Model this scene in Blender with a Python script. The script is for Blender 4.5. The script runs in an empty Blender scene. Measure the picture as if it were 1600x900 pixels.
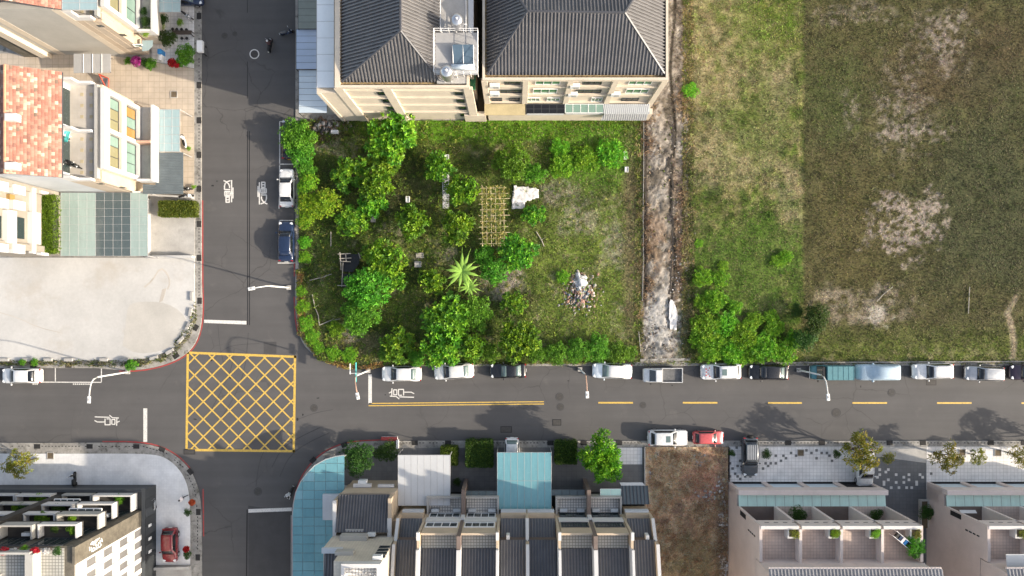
import bpy, bmesh, math, random
import numpy as np
from mathutils import Vector, Matrix
R = math.radians
random.seed(7); rng = np.random.default_rng(7)
sc = bpy.context.scene
col = sc.collection
# ---------------------------------------------------------------- camera
# plan survey: 0.075 m per plan unit on the ground, drone hangs 80 m above plan point (805, 480)
S, NX, NY, H = 0.075, 805.0, 480.0, 80.0
def P(px, py, z=0.0):
    k = S*(H-z)/H
    return Vector(((px-NX)*k, (NY-py)*k, z))
cd = bpy.data.cameras.new('drone_camera'); cam = bpy.data.objects.new('drone_camera', cd); col.objects.link(cam)
cam.location = (0, 0, H); cam.rotation_euler = (0, 0, 0)
cd.sensor_width = 36; cd.lens = 24.0; cd.clip_start = 1; cd.clip_end = 2000
cd.shift_x = -5/1600; cd.shift_y = 30/1600
sc.camera = cam
sc.render.resolution_x, sc.render.resolution_y = 1024, 576
# ---------------------------------------------------------------- light
SUN_EL, SUN_AZ = R(23), R(-15)          # low sun to the right and a little towards the lower edge
sd = bpy.data.lights.new('sun', 'SUN'); sd.energy = 3.6; sd.angle = R(0.7); sd.color = (1.0, 0.88, 0.72)
sun = bpy.data.objects.new('sun', sd); col.objects.link(sun)
sdir = Vector((math.cos(SUN_EL)*math.cos(SUN_AZ), math.cos(SUN_EL)*math.sin(SUN_AZ), math.sin(SUN_EL)))
sun.rotation_euler = sdir.to_track_quat('Z', 'Y').to_euler(); sun.location = (60, -20, 60)
w = bpy.data.worlds.new('World'); sc.world = w; w.use_nodes = True
nt = w.node_tree; bg = nt.nodes['Background']
sky = nt.nodes.new('ShaderNodeTexSky'); sky.sky_type = 'NISHITA'; sky.sun_disc = False
sky.sun_elevation = SUN_EL; sky.sun_rotation = math.pi/2 - SUN_AZ
sky.dust_density = 3.0; sky.ozone_density = .6      # hazy late-afternoon sky, little blue left in it
hs_ = nt.nodes.new('ShaderNodeHueSaturation'); hs_.inputs['Saturation'].default_value = .72
nt.links.new(sky.outputs[0], hs_.inputs['Color']); nt.links.new(hs_.outputs[0], bg.inputs[0]); bg.inputs[1].default_value = 0.15
vs = sc.view_settings; vs.view_transform = 'Standard'; vs.look = 'None'; vs.exposure = 1.0; vs.gamma = 1
# ---------------------------------------------------------------- materials
def _mat(name):
    m = bpy.data.materials.new(name); m.use_nodes = True
    nt = m.node_tree; return m, nt, nt.nodes['Principled BSDF']
def mix(nt, a, b, f, mode='MIX'):
    n = nt.nodes.new('ShaderNodeMix'); n.data_type = 'RGBA'; n.blend_type = mode
    for v, i in ((f, 0), (a, 6), (b, 7)):
        if hasattr(v, 'is_linked'): nt.links.new(v, n.inputs[i])
        else: n.inputs[i].default_value = v if i == 0 else (*v, 1) if len(v) == 3 else v
    return n.outputs[2]
def noise(nt, scale, detail=4, rough=.6, vec=None):
    n = nt.nodes.new('ShaderNodeTexNoise'); n.inputs['Scale'].default_value = scale
    n.inputs['Detail'].default_value = detail; n.inputs['Roughness'].default_value = rough
    if vec: nt.links.new(vec, n.inputs['Vector'])
    return n.outputs['Fac']
def ramp(nt, f, stops):
    n = nt.nodes.new('ShaderNodeValToRGB'); nt.links.new(f, n.inputs[0])
    e = n.color_ramp.elements
    while len(e) < len(stops): e.new(.5)
    for el, (p, c) in zip(e, stops): el.position = p; el.color = (*c, 1) if len(c) == 3 else c
    return n.outputs[0]
def coords(nt):
    n = nt.nodes.new('ShaderNodeTexCoord'); return n.outputs['Object']
def bump(nt, b, h, strength, dist=.02):
    n = nt.nodes.new('ShaderNodeBump'); n.inputs['Strength'].default_value = strength; n.inputs['Distance'].default_value = dist
    nt.links.new(h, n.inputs['Height']); nt.links.new(n.outputs[0], b.inputs['Normal'])
def pm(name, c, rough=.8, var=.25, scale=1.2, fine=14, metal=0, bmp=.3, dirt=None, spec=.4):
    """plain procedural surface: two noises of tone, optional stains, fine relief"""
    m, nt, b = _mat(name); v = coords(nt)
    lo = tuple(x*(1-var) for x in c); hi = tuple(min(x*(1+var), .95) for x in c)
    k = ramp(nt, noise(nt, scale, 5, .65, v), [(.3, lo), (.7, hi)])
    k = mix(nt, k, ramp(nt, noise(nt, fine, 3, .7, v), [(.3, (.72,)*3), (.7, (1.15,)*3)]), .5*min(1, var*3), 'MULTIPLY')
    if dirt: k = mix(nt, k, dirt[0], ramp(nt, noise(nt, dirt[1], 6, .7, v), [(dirt[2], (0,)*3), (dirt[2]+.16, (dirt[3],)*3)]))
    nt.links.new(k, b.inputs['Base Color'])
    b.inputs['Roughness'].default_value = rough; b.inputs['Metallic'].default_value = metal
    b.inputs['Specular IOR Level'].default_value = spec
    if bmp: bump(nt, b, noise(nt, fine*2, 3, .6, v), bmp, .01)
    return m
def paint(name, c, rough=.25, metal=0, coat=.6):
    m, nt, b = _mat(name); v = coords(nt)
    k = mix(nt, c, tuple(x*.8 for x in c), ramp(nt, noise(nt, 3, 4, .6, v), [(.45, (0,)*3), (.75, (1,)*3)]))
    nt.links.new(k, b.inputs['Base Color']); b.inputs['Roughness'].default_value = rough
    b.inputs['Metallic'].default_value = metal; b.inputs['Coat Weight'].default_value = coat; b.inputs['Coat Roughness'].default_value = .05
    return m
def glass(name, c, rough=.08, alpha=1.0, trans=0):
    m, nt, b = _mat(name); v = coords(nt)
    mp = nt.nodes.new('ShaderNodeMapping'); nt.links.new(v, mp.inputs[0]); mp.inputs['Scale'].default_value = (2.2, .35, 1)
    k = mix(nt, c, tuple(x*.68 for x in c), noise(nt, 1.3, 5, .65, mp.outputs[0]))
    k = mix(nt, k, tuple(min(.9, x*.8+.12) for x in c), ramp(nt, noise(nt, 3, 6, .75, v), [(.56, (0,)*3), (.75, (.5,)*3)]))
    nt.links.new(k, b.inputs['Base Color']); b.inputs['Roughness'].default_value = rough
    b.inputs['Specular IOR Level'].default_value = .7; b.inputs['Transmission Weight'].default_value = trans
    b.inputs['Alpha'].default_value = alpha
    return m
def tiles(name, c, c2, size, gap=.06, rough=.6, var=.12, mortar=(.3, .28, .25)):
    """square paving grid by brick texture, recessed by bump"""
    m, nt, b = _mat(name); v = coords(nt)
    t = nt.nodes.new('ShaderNodeTexBrick'); nt.links.new(v, t.inputs['Vector'])
    t.offset = 0; t.inputs['Scale'].default_value = 1; t.inputs['Brick Width'].default_value = size; t.inputs['Row Height'].default_value = size
    t.inputs['Mortar Size'].default_value = gap*size; t.inputs['Color1'].default_value = (*c, 1); t.inputs['Color2'].default_value = (*c2, 1)
    t.inputs['Mortar'].default_value = (*mortar, 1)
    k = mix(nt, t.outputs[0], ramp(nt, noise(nt, .5, 6, .7, v), [(.3, (.75,)*3), (.7, (1.12,)*3)]), .8, 'MULTIPLY')
    nt.links.new(k, b.inputs['Base Color']); b.inputs['Roughness'].default_value = rough
    bump(nt, b, t.outputs[1], -.4, .01)
    return m
def attr_mat(name, rough=.75, trans=0, scale=9, amt=.5, objvar=.0, bmp=.5):
    """albedo from the mesh's own colour attribute with a grain on top"""
    m, nt, b = _mat(name)
    a = nt.nodes.new('ShaderNodeAttribute'); a.attribute_name = 'Col'
    k = a.outputs['Color']
    v = coords(nt)
    if amt: k = mix(nt, k, ramp(nt, noise(nt, scale, 5, .75, v), [(.28, (.45,)*3), (.5, (1,)*3), (.75, (1.5,)*3)]), amt, 'MULTIPLY')
    if objvar:
        o = nt.nodes.new('ShaderNodeObjectInfo')
        hv = nt.nodes.new('ShaderNodeHueSaturation'); nt.links.new(k, hv.inputs['Color'])
        mr = nt.nodes.new('ShaderNodeMapRange'); nt.links.new(o.outputs['Random'], mr.inputs[0]); mr.inputs[3].default_value = 1-objvar; mr.inputs[4].default_value = 1+objvar
        nt.links.new(mr.outputs[0], hv.inputs['Value'])
        mr2 = nt.nodes.new('ShaderNodeMapRange'); nt.links.new(o.outputs['Random'], mr2.inputs[0]); mr2.inputs[3].default_value = .478; mr2.inputs[4].default_value = .518
        nt.links.new(mr2.outputs[0], hv.inputs['Hue'])
        k = hv.outputs[0]
    nt.links.new(k, b.inputs['Base Color']); b.inputs['Roughness'].default_value = rough; b.inputs['Specular IOR Level'].default_value = .25
    if bmp: bump(nt, b, noise(nt, scale*1.6, 4, .7, v), bmp, .05)
    if trans:
        tr = nt.nodes.new('ShaderNodeBsdfTranslucent'); nt.links.new(k, tr.inputs[0])
        mx = nt.nodes.new('ShaderNodeMixShader'); mx.inputs[0].default_value = trans
        nt.links.new(b.outputs[0], mx.inputs[1]); nt.links.new(tr.outputs[0], mx.inputs[2])
        nt.links.new(mx.outputs[0], nt.nodes['Material Output'].inputs[0])
    return m
# ---------------------------------------------------------------- object helpers
def tag(o, label=None, cat=None, group=None, kind=None):
    if label: o['label'] = label
    if cat: o['category'] = cat
    if group: o['group'] = group
    if kind: o['kind'] = kind
    return o
def thing(name, label, cat, loc, group=None, rz=0):
    o = bpy.data.objects.new(name, None); col.objects.link(o); o.location = loc; o.rotation_euler = (0, 0, rz)
    o.empty_display_size = .2
    return tag(o, label, cat, group)
class MB:
    def __init__(s): s.v = []; s.f = []; s.m = []
    def add(s, vs, fs, mi=0):
        n = len(s.v); s.v += [tuple(q) for q in vs]; s.f += [tuple(i+n for i in f) for f in fs]; s.m += [mi]*len(fs); return s
    def box(s, c, d, rz=0, mi=0, M=None):
        x, y, z = (q/2 for q in d); pts = [Vector((a*x, b*y, e*z)) for e in (-1, 1) for a, b in ((-1, -1), (1, -1), (1, 1), (-1, 1))]
        T = M if M is not None else Matrix.Rotation(rz, 3, 'Z')
        return s.add([T @ p + Vector(c) for p in pts], [(3, 2, 1, 0), (4, 5, 6, 7), (0, 1, 5, 4), (1, 2, 6, 5), (2, 3, 7, 6), (3, 0, 4, 7)], mi)
    def bb(s, x0, x1, y0, y1, z0, z1, mi=0):
        return s.box(((x0+x1)/2, (y0+y1)/2, (z0+z1)/2), (abs(x1-x0), abs(y1-y0), abs(z1-z0)), 0, mi)
    def prism(s, poly, z0, z1, mi=0):
        """poly: list of (x, y), counter-clockwise or not; z1 may be a list of top heights"""
        n = len(poly); a = sum(poly[i][0]*poly[(i+1) % n][1]-poly[(i+1) % n][0]*poly[i][1] for i in range(n))
        zt = z1 if isinstance(z1, (list, tuple)) else [z1]*n
        if a < 0: poly = poly[::-1]; zt = zt[::-1]
        vs = [(p[0], p[1], z0) for p in poly]+[(p[0], p[1], z) for p, z in zip(poly, zt)]
        return s.add(vs, [tuple(range(n-1, -1, -1)), tuple(range(n, 2*n))]+[(i, (i+1) % n, n+(i+1) % n, n+i) for i in range(n)], mi)
    def slab(s, pts, t, mi=0):
        """thin plate: 3D polygon given by its top corners, thickness t straight down"""
        n = len(pts); pts = [Vector(p) for p in pts]
        a = sum(pts[i].x*pts[(i+1) % n].y-pts[(i+1) % n].x*pts[i].y for i in range(n))
        if a < 0: pts = pts[::-1]
        vs = [p-Vector((0, 0, t)) for p in pts]+pts
        return s.add(vs, [tuple(range(n-1, -1, -1)), tuple(range(n, 2*n))]+[(i, (i+1) % n, n+(i+1) % n, n+i) for i in range(n)], mi)
    def tube(s, pts, r, n=6, mi=0, caps=True):
        pts = [Vector(p) for p in pts]; rs = r if isinstance(r, (list, tuple)) else [r]*len(pts); rings = []
        for i, p in enumerate(pts):
            d = (pts[min(i+1, len(pts)-1)]-pts[max(i-1, 0)]).normalized()
            a = d.cross(Vector((0, 0, 1)) if abs(d.z) < .9 else Vector((1, 0, 0))).normalized(); b = d.cross(a)
            rings.append([p+(a*math.cos(2*math.pi*k/n)+b*math.sin(2*math.pi*k/n))*rs[i] for k in range(n)])
        fs = [(i*n+k, i*n+(k+1) % n, (i+1)*n+(k+1) % n, (i+1)*n+k) for i in range(len(pts)-1) for k in range(n)]
        if caps: fs += [tuple(range(n-1, -1, -1)), tuple((len(pts)-1)*n+k for k in range(n))]
        return s.add([q for g in rings for q in g], [f[::-1] for f in fs], mi)
    def lathe(s, prof, c=(0, 0, 0), n=16, mi=0, caps=True):
        c = Vector(c); vs = [c+Vector((r*math.cos(2*math.pi*k/n), r*math.sin(2*math.pi*k/n), z)) for r, z in prof for k in range(n)]
        fs = [(i*n+k, i*n+(k+1) % n, (i+1)*n+(k+1) % n, (i+1)*n+k) for i in range(len(prof)-1) for k in range(n)]
        if caps: fs += [tuple(range(n-1, -1, -1)), tuple((len(prof)-1)*n+k for k in range(n))]
        return s.add(vs, fs, mi)
    def ribbon(s, pts, wd, z, mi=0):
        """flat strip along a polyline of (x, y)"""
        pts = [Vector((p[0], p[1])) for p in pts]; L = []
        for i, p in enumerate(pts):
            d = (pts[min(i+1, len(pts)-1)]-pts[max(i-1, 0)]).normalized(); nn = Vector((-d.y, d.x))*wd/2
            L += [(p.x+nn.x, p.y+nn.y, z), (p.x-nn.x, p.y-nn.y, z)]
        return s.add(L, [(2*i, 2*i+1, 2*i+3, 2*i+2) for i in range(len(pts)-1)], mi)
    def build(s, name, mats, parent=None, loc=None, smooth=False, bevel=0, kind=None, local=False):
        if not s.v: return None
        off = Vector((0, 0, 0))
        if parent is not None and not local: off = parent.matrix_basis.translation.copy()
        if parent is not None and parent.parent is not None and not local: off = off + parent.parent.matrix_basis.translation
        if loc is not None and parent is None: off = Vector(loc)
        me = bpy.data.meshes.new(name); me.from_pydata([tuple(Vector(q)-off) for q in s.v], [], s.f)
        for m in (mats if isinstance(mats, (list, tuple)) else [mats]): me.materials.append(m)
        if len(me.materials) > 1: me.polygons.foreach_set('material_index', s.m)
        if smooth: me.polygons.foreach_set('use_smooth', [True]*len(me.polygons))
        me.update(); o = bpy.data.objects.new(name, me); col.objects.link(o)
        if parent is not None: o.parent = parent
        elif loc is not None: o.location = loc
        if bevel:
            md = o.modifiers.new('bevel', 'BEVEL'); md.width = bevel; md.segments = 2; md.limit_method = 'ANGLE'
        if kind: o['kind'] = kind
        return o
def share(name, me, parent, loc=(0, 0, 0), rot=(0, 0, 0), scale=(1, 1, 1)):
    o = bpy.data.objects.new(name, me); col.objects.link(o)
    if parent is not None: o.parent = parent
    o.location = loc; o.rotation_euler = rot; o.scale = scale; return o
def copy_tree(root, loc=None, rz=None, label=None):
    r = root.copy(); col.objects.link(r)
    def kids(a, b):
        for ch in list(a.children):
            c = ch.copy(); col.objects.link(c); c.parent = b; kids(ch, c)
    kids(root, r)
    if loc is not None: r.location = loc
    if rz is not None: r.rotation_euler = (0, 0, rz)
    if label: r['label'] = label
    return r
def np_mesh(name, V, F, mat, C=None, smooth=False):
    """V (n,3), F (m,3|4), C per-vertex (n,3)"""
    me = bpy.data.meshes.new(name); V = np.asarray(V, np.float32); F = np.asarray(F, np.int32); k = F.shape[1]
    me.vertices.add(len(V)); me.vertices.foreach_set('co', V.ravel())
    me.loops.add(F.size); me.loops.foreach_set('vertex_index', F.ravel())
    me.polygons.add(len(F)); me.polygons.foreach_set('loop_start', np.arange(0, F.size, k, dtype=np.int32))
    try: me.polygons.foreach_set('loop_total', np.full(len(F), k, np.int32))
    except Exception: pass
    if C is not None:
        a = me.color_attributes.new('Col', 'FLOAT_COLOR', 'POINT')
        a.data.foreach_set('color', np.hstack([C, np.ones((len(C), 1))]).astype(np.float32).ravel())
    if smooth: me.polygons.foreach_set('use_smooth', np.ones(len(F), bool))
    me.update(); me.validate(); me.materials.append(mat)
    return me
def smooth_line(pts, it=2):
    for _ in range(it):
        q = [pts[0]]
        for a, b in zip(pts[:-1], pts[1:]):
            q += [(a[0]*.75+b[0]*.25, a[1]*.75+b[1]*.25), (a[0]*.25+b[0]*.75, a[1]*.25+b[1]*.75)]
        pts = q+[pts[-1]]
    return pts
def G(pts, z=0):
    return [tuple(P(a, b, z)[:2]) for a, b in pts]
# value noise for colour maps (plan units)
_tab = rng.random((256, 256))
def vnoise(x, y, s):
    x = np.asarray(x, float)/s; y = np.asarray(y, float)/s
    xi = np.floor(x).astype(int); yi = np.floor(y).astype(int); fx = x-xi; fy = y-yi
    fx = fx*fx*(3-2*fx); fy = fy*fy*(3-2*fy)
    t = lambda a, b: _tab[a % 256, b % 256]
    return (t(xi, yi)*(1-fx)+t(xi+1, yi)*fx)*(1-fy)+(t(xi, yi+1)*(1-fx)+t(xi+1, yi+1)*fx)*fy
def fbm(x, y, s, o=4):
    a = 0; w_ = .5; tot = 0
    for i in range(o):
        a = a+w_*vnoise(x+i*37.7, y+i*91.3, s/2**i); tot += w_; w_ *= .55
    return a/tot
# ================================================================ setting materials
def asphalt_mat():
    m, nt, b = _mat('asphalt'); v = coords(nt)
    k = ramp(nt, noise(nt, .16, 6, .65, v), [(.3, (.076, .073, .072)), (.7, (.096, .092, .090))])
    k = mix(nt, k, ramp(nt, noise(nt, 26, 3, .8, v), [(.3, (.78,)*3), (.7, (1.2,)*3)]), .55, 'MULTIPLY')
    # lengthwise lighter wheel tracks and worn patches
    mp = nt.nodes.new('ShaderNodeMapping'); nt.links.new(v, mp.inputs[0]); mp.inputs['Scale'].default_value = (.03, .8, 1)
    k = mix(nt, k, ramp(nt, noise(nt, 1, 4, .6, mp.outputs[0]), [(.35, (.9,)*3), (.65, (1.1,)*3)]), .7, 'MULTIPLY')
    k = mix(nt, k, (.035, .033, .032), ramp(nt, noise(nt, .9, 8, .75, v), [(.66, (0,)*3), (.74, (.55,)*3)]))
    vo = nt.nodes.new('ShaderNodeTexVoronoi'); vo.feature = 'DISTANCE_TO_EDGE'; vo.inputs['Scale'].default_value = .22
    wv = nt.nodes.new('ShaderNodeVectorMath'); wv.operation = 'ADD'; nz = nt.nodes.new('ShaderNodeTexNoise'); nz.inputs['Scale'].default_value = .6; nz.inputs['Detail'].default_value = 6; nt.links.new(v, nz.inputs['Vector']); nt.links.new(v, wv.inputs[0]); nt.links.new(nz.outputs['Color'], wv.inputs[1]); nt.links.new(wv.outputs[0], vo.inputs['Vector'])
    ck = ramp(nt, vo.outputs['Distance'], [(.0, (.55,)*3), (.012, (0,)*3)]); k = mix(nt, k, (.03, .028, .027), mix(nt, (0, 0, 0), ck, ramp(nt, noise(nt, .07, 3, .6, v), [(.5, (0,)*3), (.58, (1,)*3)])))
    k = mix(nt, k, (.17, .155, .14), ramp(nt, noise(nt, .3, 7, .7, v), [(.6, (0,)*3), (.78, (.35,)*3)]))
    nt.links.new(k, b.inputs['Base Color']); b.inputs['Roughness'].default_value = .85
    bump(nt, b, noise(nt, 60, 2, .6, v), .35, .008)
    return m
M = {}
M['asphalt'] = asphalt_mat()
M['asphalt_new'] = pm('fresh_asphalt', (.062, .060, .060), .85, .15, .5, 30)
M['white_line'] = pm('white_road_paint', (.66, .64, .60), .6, .08, 2, 20, dirt=((.20, .19, .18), 7, .50, .6))
M['yellow_line'] = pm('yellow_road_paint', (.62, .41, .08), .6, .1, 2, 20, dirt=((.15, .125, .095), 6, .50, .65))
M['red_line'] = pm('red_kerb_paint', (.36, .055, .05), .6, .15, 2, 20, dirt=((.12, .1, .09), 3, .5, .7))
M['gutter'] = pm('gutter_concrete', (.30, .285, .26), .9, .3, .9, 8, dirt=((.07, .065, .05), 1.6, .52, .8))
M['concrete'] = pm('concrete', (.40, .385, .36), .85, .2, .5, 9, dirt=((.16, .15, .13), .6, .6, .5))
M['pale_concrete'] = pm('pale_cast_concrete', (.475, .465, .445), .9, .14, .12, 3, dirt=((.40, .36, .31), .13, .53, .8))
M['iron'] = pm('cast_iron', (.06, .056, .053), .8, .2, 4, 20)
M['tar'] = pm('tar_seam', (.012, .012, .013), .6, .2, 4, 20)
M['soil'] = pm('earth', (.13, .10, .065), .95, .3, .4, 5)
M['dark'] = pm('dark_recess', (.015, .015, .016), .9, .1, 2, 9)
M['ground_col'] = attr_mat('lot_ground', .95, 0, 5, .55, bmp=.9)
M['blade'] = attr_mat('grass_blade', .7, .25, 3, .25, bmp=0)
# ================================================================ ground, road
g = MB(); g.bb(-400, 400, -400, 400, -1.0, -.12); tag(g.build('ground', M['soil']), kind='structure')
g = MB(); g.bb(-150, 150, -110, 110, -.1, 0); tag(g.build('road', M['asphalt']), kind='structure')
g = MB()                                                       # repaired strips of newer asphalt
g.prism(G([(388, 790), (457, 800), (457, 1400), (388, 1400)]), .0005, .004)
g.prism(G([(412, 534), (432, 534), (432, 553), (412, 553)]), .0005, .004)
tag(g.build('road_patch', M['asphalt_new']), kind='structure')
cNW = smooth_line([(315.5, 440), (317, 492), (311, 528), (294, 553), (258, 571), (208, 580), (150, 575)], 2)
cNE = smooth_line([(462, 420), (461, 470), (464, 512), (474, 540), (500, 562), (540, 575), (590, 572)], 2)
cSW = smooth_line([(150, 691.5), (222, 691.5), (262, 702), (295, 728), (311, 762), (315.5, 800), (316, 860)], 2)
cSE = smooth_line([(457.5, 850), (458.5, 800), (463, 766), (478, 734), (506, 706), (545, 691), (600, 688.5)], 2)
bNW = [(-700, -900), (315, -900)]+cNW+[(-700, 575)]
bNE = [(462, -900)]+cNE+[(2600, 570), (2600, -900)]
bSW = [(-700, 691.5)]+cSW+[(316, 1700), (-700, 1700)]
bSE = [(457.5, 1700)]+cSE+[(2600, 688.5), (2600, 1700)]
for bl in (bNW, bNE, bSW, bSE):
    g = MB(); g.prism(G(bl), -.08, .12); o = g.build('pavement', M['gutter'], bevel=.02); tag(o, kind='structure')
# covered drain slots in the gutter strips: far too many and small to pick apart
g = MB()
def slots(pts, step=5.2):
    for a, b in zip(pts[:-1], pts[1:]):
        L = math.dist(a, b); n = max(1, int(L/step)); an = math.atan2(-(b[1]-a[1]), b[0]-a[0])
        for i in range(n):
            t = (i+.5)/n
            if rng.random() < .22: continue
            p = P(a[0]+(b[0]-a[0])*t, a[1]+(b[1]-a[1])*t, .12)
            g.box((p.x, p.y, .121), (.2, .09, .006), an)
slots([(-20, 697), (215, 697.5)]); slots([(1140, 692), (1640, 692)]); slots([(622, 692), (1005, 692)]); slots([(311, -20), (311, 480)])
slots([(222, 697), (258, 707), (288, 731), (304, 764), (308.5, 800), (309, 860)])
tag(g.build('drain_slot', M['dark']), kind='stuff')
# ================================================================ road markings
def strip(name, pts, wpx, mat, z=.006):
    g = MB(); g.ribbon(G(pts), wpx*S, z); return tag(g.build(name, mat), kind='structure')
def quadmark(name, pts, mat, z=.006):
    g = MB(); g.prism(G(pts), .001, z); return tag(g.build(name, mat), kind='structure')
ym = MB()                                                      # yellow box junction
BX = [(293.5, 551), (461, 557.5), (459, 705), (291.5, 703)]
for a, b in zip(BX, BX[1:]+BX[:1]):
    d = (Vector(b)-Vector(a)).normalized(); ym.ribbon(G([Vector(a)-d*1.9, Vector(b)+d*1.9]), 3.6*S, .008)
def clip(p, d):
    lo, hi = -1e9, 1e9
    for a, b in zip(BX, BX[1:]+BX[:1]):
        e = Vector(b)-Vector(a); n = Vector((-e.y, e.x)); den = n.dot(d); num = n.dot(Vector(a)-p)
        if abs(den) < 1e-9: continue
        t = num/den
        if den > 0: lo = max(lo, t)
        else: hi = min(hi, t)
    return lo, hi
for k in range(-8, 16):
    for d, p0 in ((Vector((1, 1.0)).normalized(), Vector((297+27.4*k, 552))), (Vector((-1, 1.0)).normalized(), Vector((311+27.4*k, 552)))):
        lo, hi = clip(p0, d)
        if hi-lo > 3: ym.ribbon(G([p0+d*lo, p0+d*hi]), 2.1*S, .006 if d.x > 0 else .007)
tag(ym.build('yellow_box_marking', M['yellow_line']), kind='structure')
quadmark('stop_line', [(319, 499.5), (385, 501.5), (385, 507), (319, 504.5)], M['white_line'])
quadmark('stop_line', [(388, 795.5), (456, 793), (456, 798.5), (388, 801)], M['white_line'])
quadmark('stop_line', [(224, 638), (230, 638), (230, 690.5), (224, 690.5)], M['white_line'])
quadmark('stop_line', [(575.5, 585), (581, 585), (581, 631), (575.5, 631)], M['white_line'])
strip('centre_line', [(576, 634), (850, 631.2)], 1.5, M['yellow_line']); strip('centre_line', [(576, 630.4), (850, 627.6)], 1.5, M['yellow_line'])
for x0, x1, y in ((935, 989, 629.3), (1067, 1121, 629.3), (1200, 1253, 629.6), (1332, 1386, 629.6), (1464, 1518, 629.7), (1596, 1650, 629.8)):
    strip('centre_dash', [(x0, y), (x1, y)], 2.6, M['yellow_line'])
for x in (386.6, 389.6): strip('tar_seam', [(x, 205), (x+.4, 508)], 1.2, M['tar'], .003)
strip('tar_seam', [(386.5, 96), (386.7, 154)], .9, M['tar'], .003); strip('tar_seam', [(386.3, -40), (386.5, 20)], .9, M['tar'], .003)
strip('tar_seam', [(386.2, 796), (385.2, 905)], 2.0, M['tar'], .003)
for pts in ([(60, 597), (159, 597.4)], [(86.5, 571), (86.5, 597)], [(158.5, 571), (158.5, 598)],                     # bays at lower left
            [(436.5, 190), (462, 190)], [(437, 190), (437, 258)], [(437, 256.5), (459, 256.5)], [(437, 256), (436, 326)],
            [(436.5, 344.5), (458, 344.5)], [(436.8, 344), (436, 360)], [(434, 411), (470, 411)]):
    strip('parking_bay_line', pts, 1.5, M['white_line'])
g = MB()                                                       # faded bay numbers on the asphalt
for x0, x1 in ((51, 62), (114, 141)):
    for i in range(int((x1-x0)/3)):
        g.prism(G([(x0+3*i, 599.2), (x0+3*i+2, 599.2), (x0+3*i+2, 601.2), (x0+3*i, 601.2)]), .001, .006)
tag(g.build('bay_number', M['white_line']), kind='structure')
def off(pts, d):
    out = []
    for i, p in enumerate(pts):
        t = (Vector(pts[min(i+1, len(pts)-1)])-Vector(pts[max(i-1, 0)])).normalized(); out.append((p[0]-t.y*d, p[1]+t.x*d))
    return out
def redline(pts, d): strip('red_kerb_line', off(pts, d), 1.9, M['red_line'])
redline([(315.2, 313), (315.3, 410)]+[p for p in cNW if p[0] > 178], -1.5)
redline([(160, 691.5)]+[p for p in cSW if p[0] < 296 and p[0] > 160], -1.5)
redline([(315.2, 764), (316, 838)], -2.2)
redline([p for p in cSE if p[1] < 850], 1.5 if False else -1.5)
redline([(600, 688.5), (623, 688)], -1.6)
redline([(462, 411), (461.6, 432)], 1.8); redline([p for p in cNE if 452 < p[1] < 528], 1.6)
# painted characters
def strokes(name, L, ox, oy, s, wd):
    g = MB()
    for k, ln in enumerate(L): g.ribbon(G([(ox+x/s, oy+y/s) for x, y in ln]), wd*S, .0055+.0004*k)
    return tag(g.build(name, M['white_line']), kind='structure')
man = [[(290, 182), (345, 205), (405, 255), (430, 310), (430, 360)], [(450, 182), (380, 208), (330, 250), (312, 310), (312, 395)], [(312, 393), (445, 393)],
       [(478, 170), (478, 690)], [(510, 345), (510, 600)], [(450, 485), (520, 485)],
       [(312, 437), (448, 437)], [(312, 540), (448, 540)], [(318, 437), (318, 540)], [(355, 437), (355, 540)], [(395, 437), (395, 540)], [(442, 437), (442, 540)],
       [(335, 570), (436, 570)], [(340, 632), (436, 632)], [(340, 690), (436, 690)], [(348, 570), (348, 690)], [(425, 570), (425, 690)]]
strokes('slow_character', man, 330, 270, 15, 1.9)
strokes('slow_character', [[(1608-x, 912-y) for x, y in ln] for ln in man], 330, 270, 15, 1.9)
ting = [[(270, 245), (620, 255)], [(615, 205), (685, 265), (835, 272)], [(265, 330), (335, 365), (505, 365)], [(512, 285), (512, 430)], [(550, 292), (640, 292)], [(632, 292), (632, 432)], [(505, 430), (640, 430)],
        [(668, 305), (750, 305)], [(672, 305), (672, 420)], [(745, 305), (745, 420)], [(668, 420), (750, 420)], [(790, 285), (785, 455)], [(790, 375), (855, 345)]]
strokes('stop_character', ting, 130, 635, 15, 1.55)
strokes('stop_character', [[(1122-x, 706-y) for x, y in ln] for ln in ting], 590, 590, 15, 1.55)
# ================================================================ covers and gratings
def cover(px, py, r, label, white=False, wd=0):
    p = P(px, py); t = thing('manhole_cover', label, 'manhole cover', p, 'manhole covers in the road')
    g = MB()
    if wd:
        g.bb(-r*S, r*S, -wd*S, wd*S, .001, .012); g.build('lid', M['iron'], t, local=True)
        g = MB()
        for a, b, c, d in ((-r-1, r+1, wd, wd+1), (-r-1, r+1, -wd-1, -wd), (-r-1, -r, -wd, wd), (r, r+1, -wd, wd)): g.bb(a*S, b*S, c*S, d*S, .001, .009)
        g.build('frame', M['tar'] if not white else M['white_line'], t, local=True)
    else:
        g.lathe([(r*S, .001), (r*S, .012), (r*S*.8, .013), (r*S*.78, .010), (r*S*.5, .010), (r*S*.48, .013), (r*S*.2, .013)], n=20); g.build('lid', M['iron'], t, local=True)
        g = MB(); g.lathe([(r*S*1.05, .001), (r*S*1.32, .001), (r*S*1.32, .009), (r*S*1.05, .009)], n=24, caps=False); g.build('ring', M['white_line'] if white else M['asphalt_new'], t, local=True)
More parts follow.
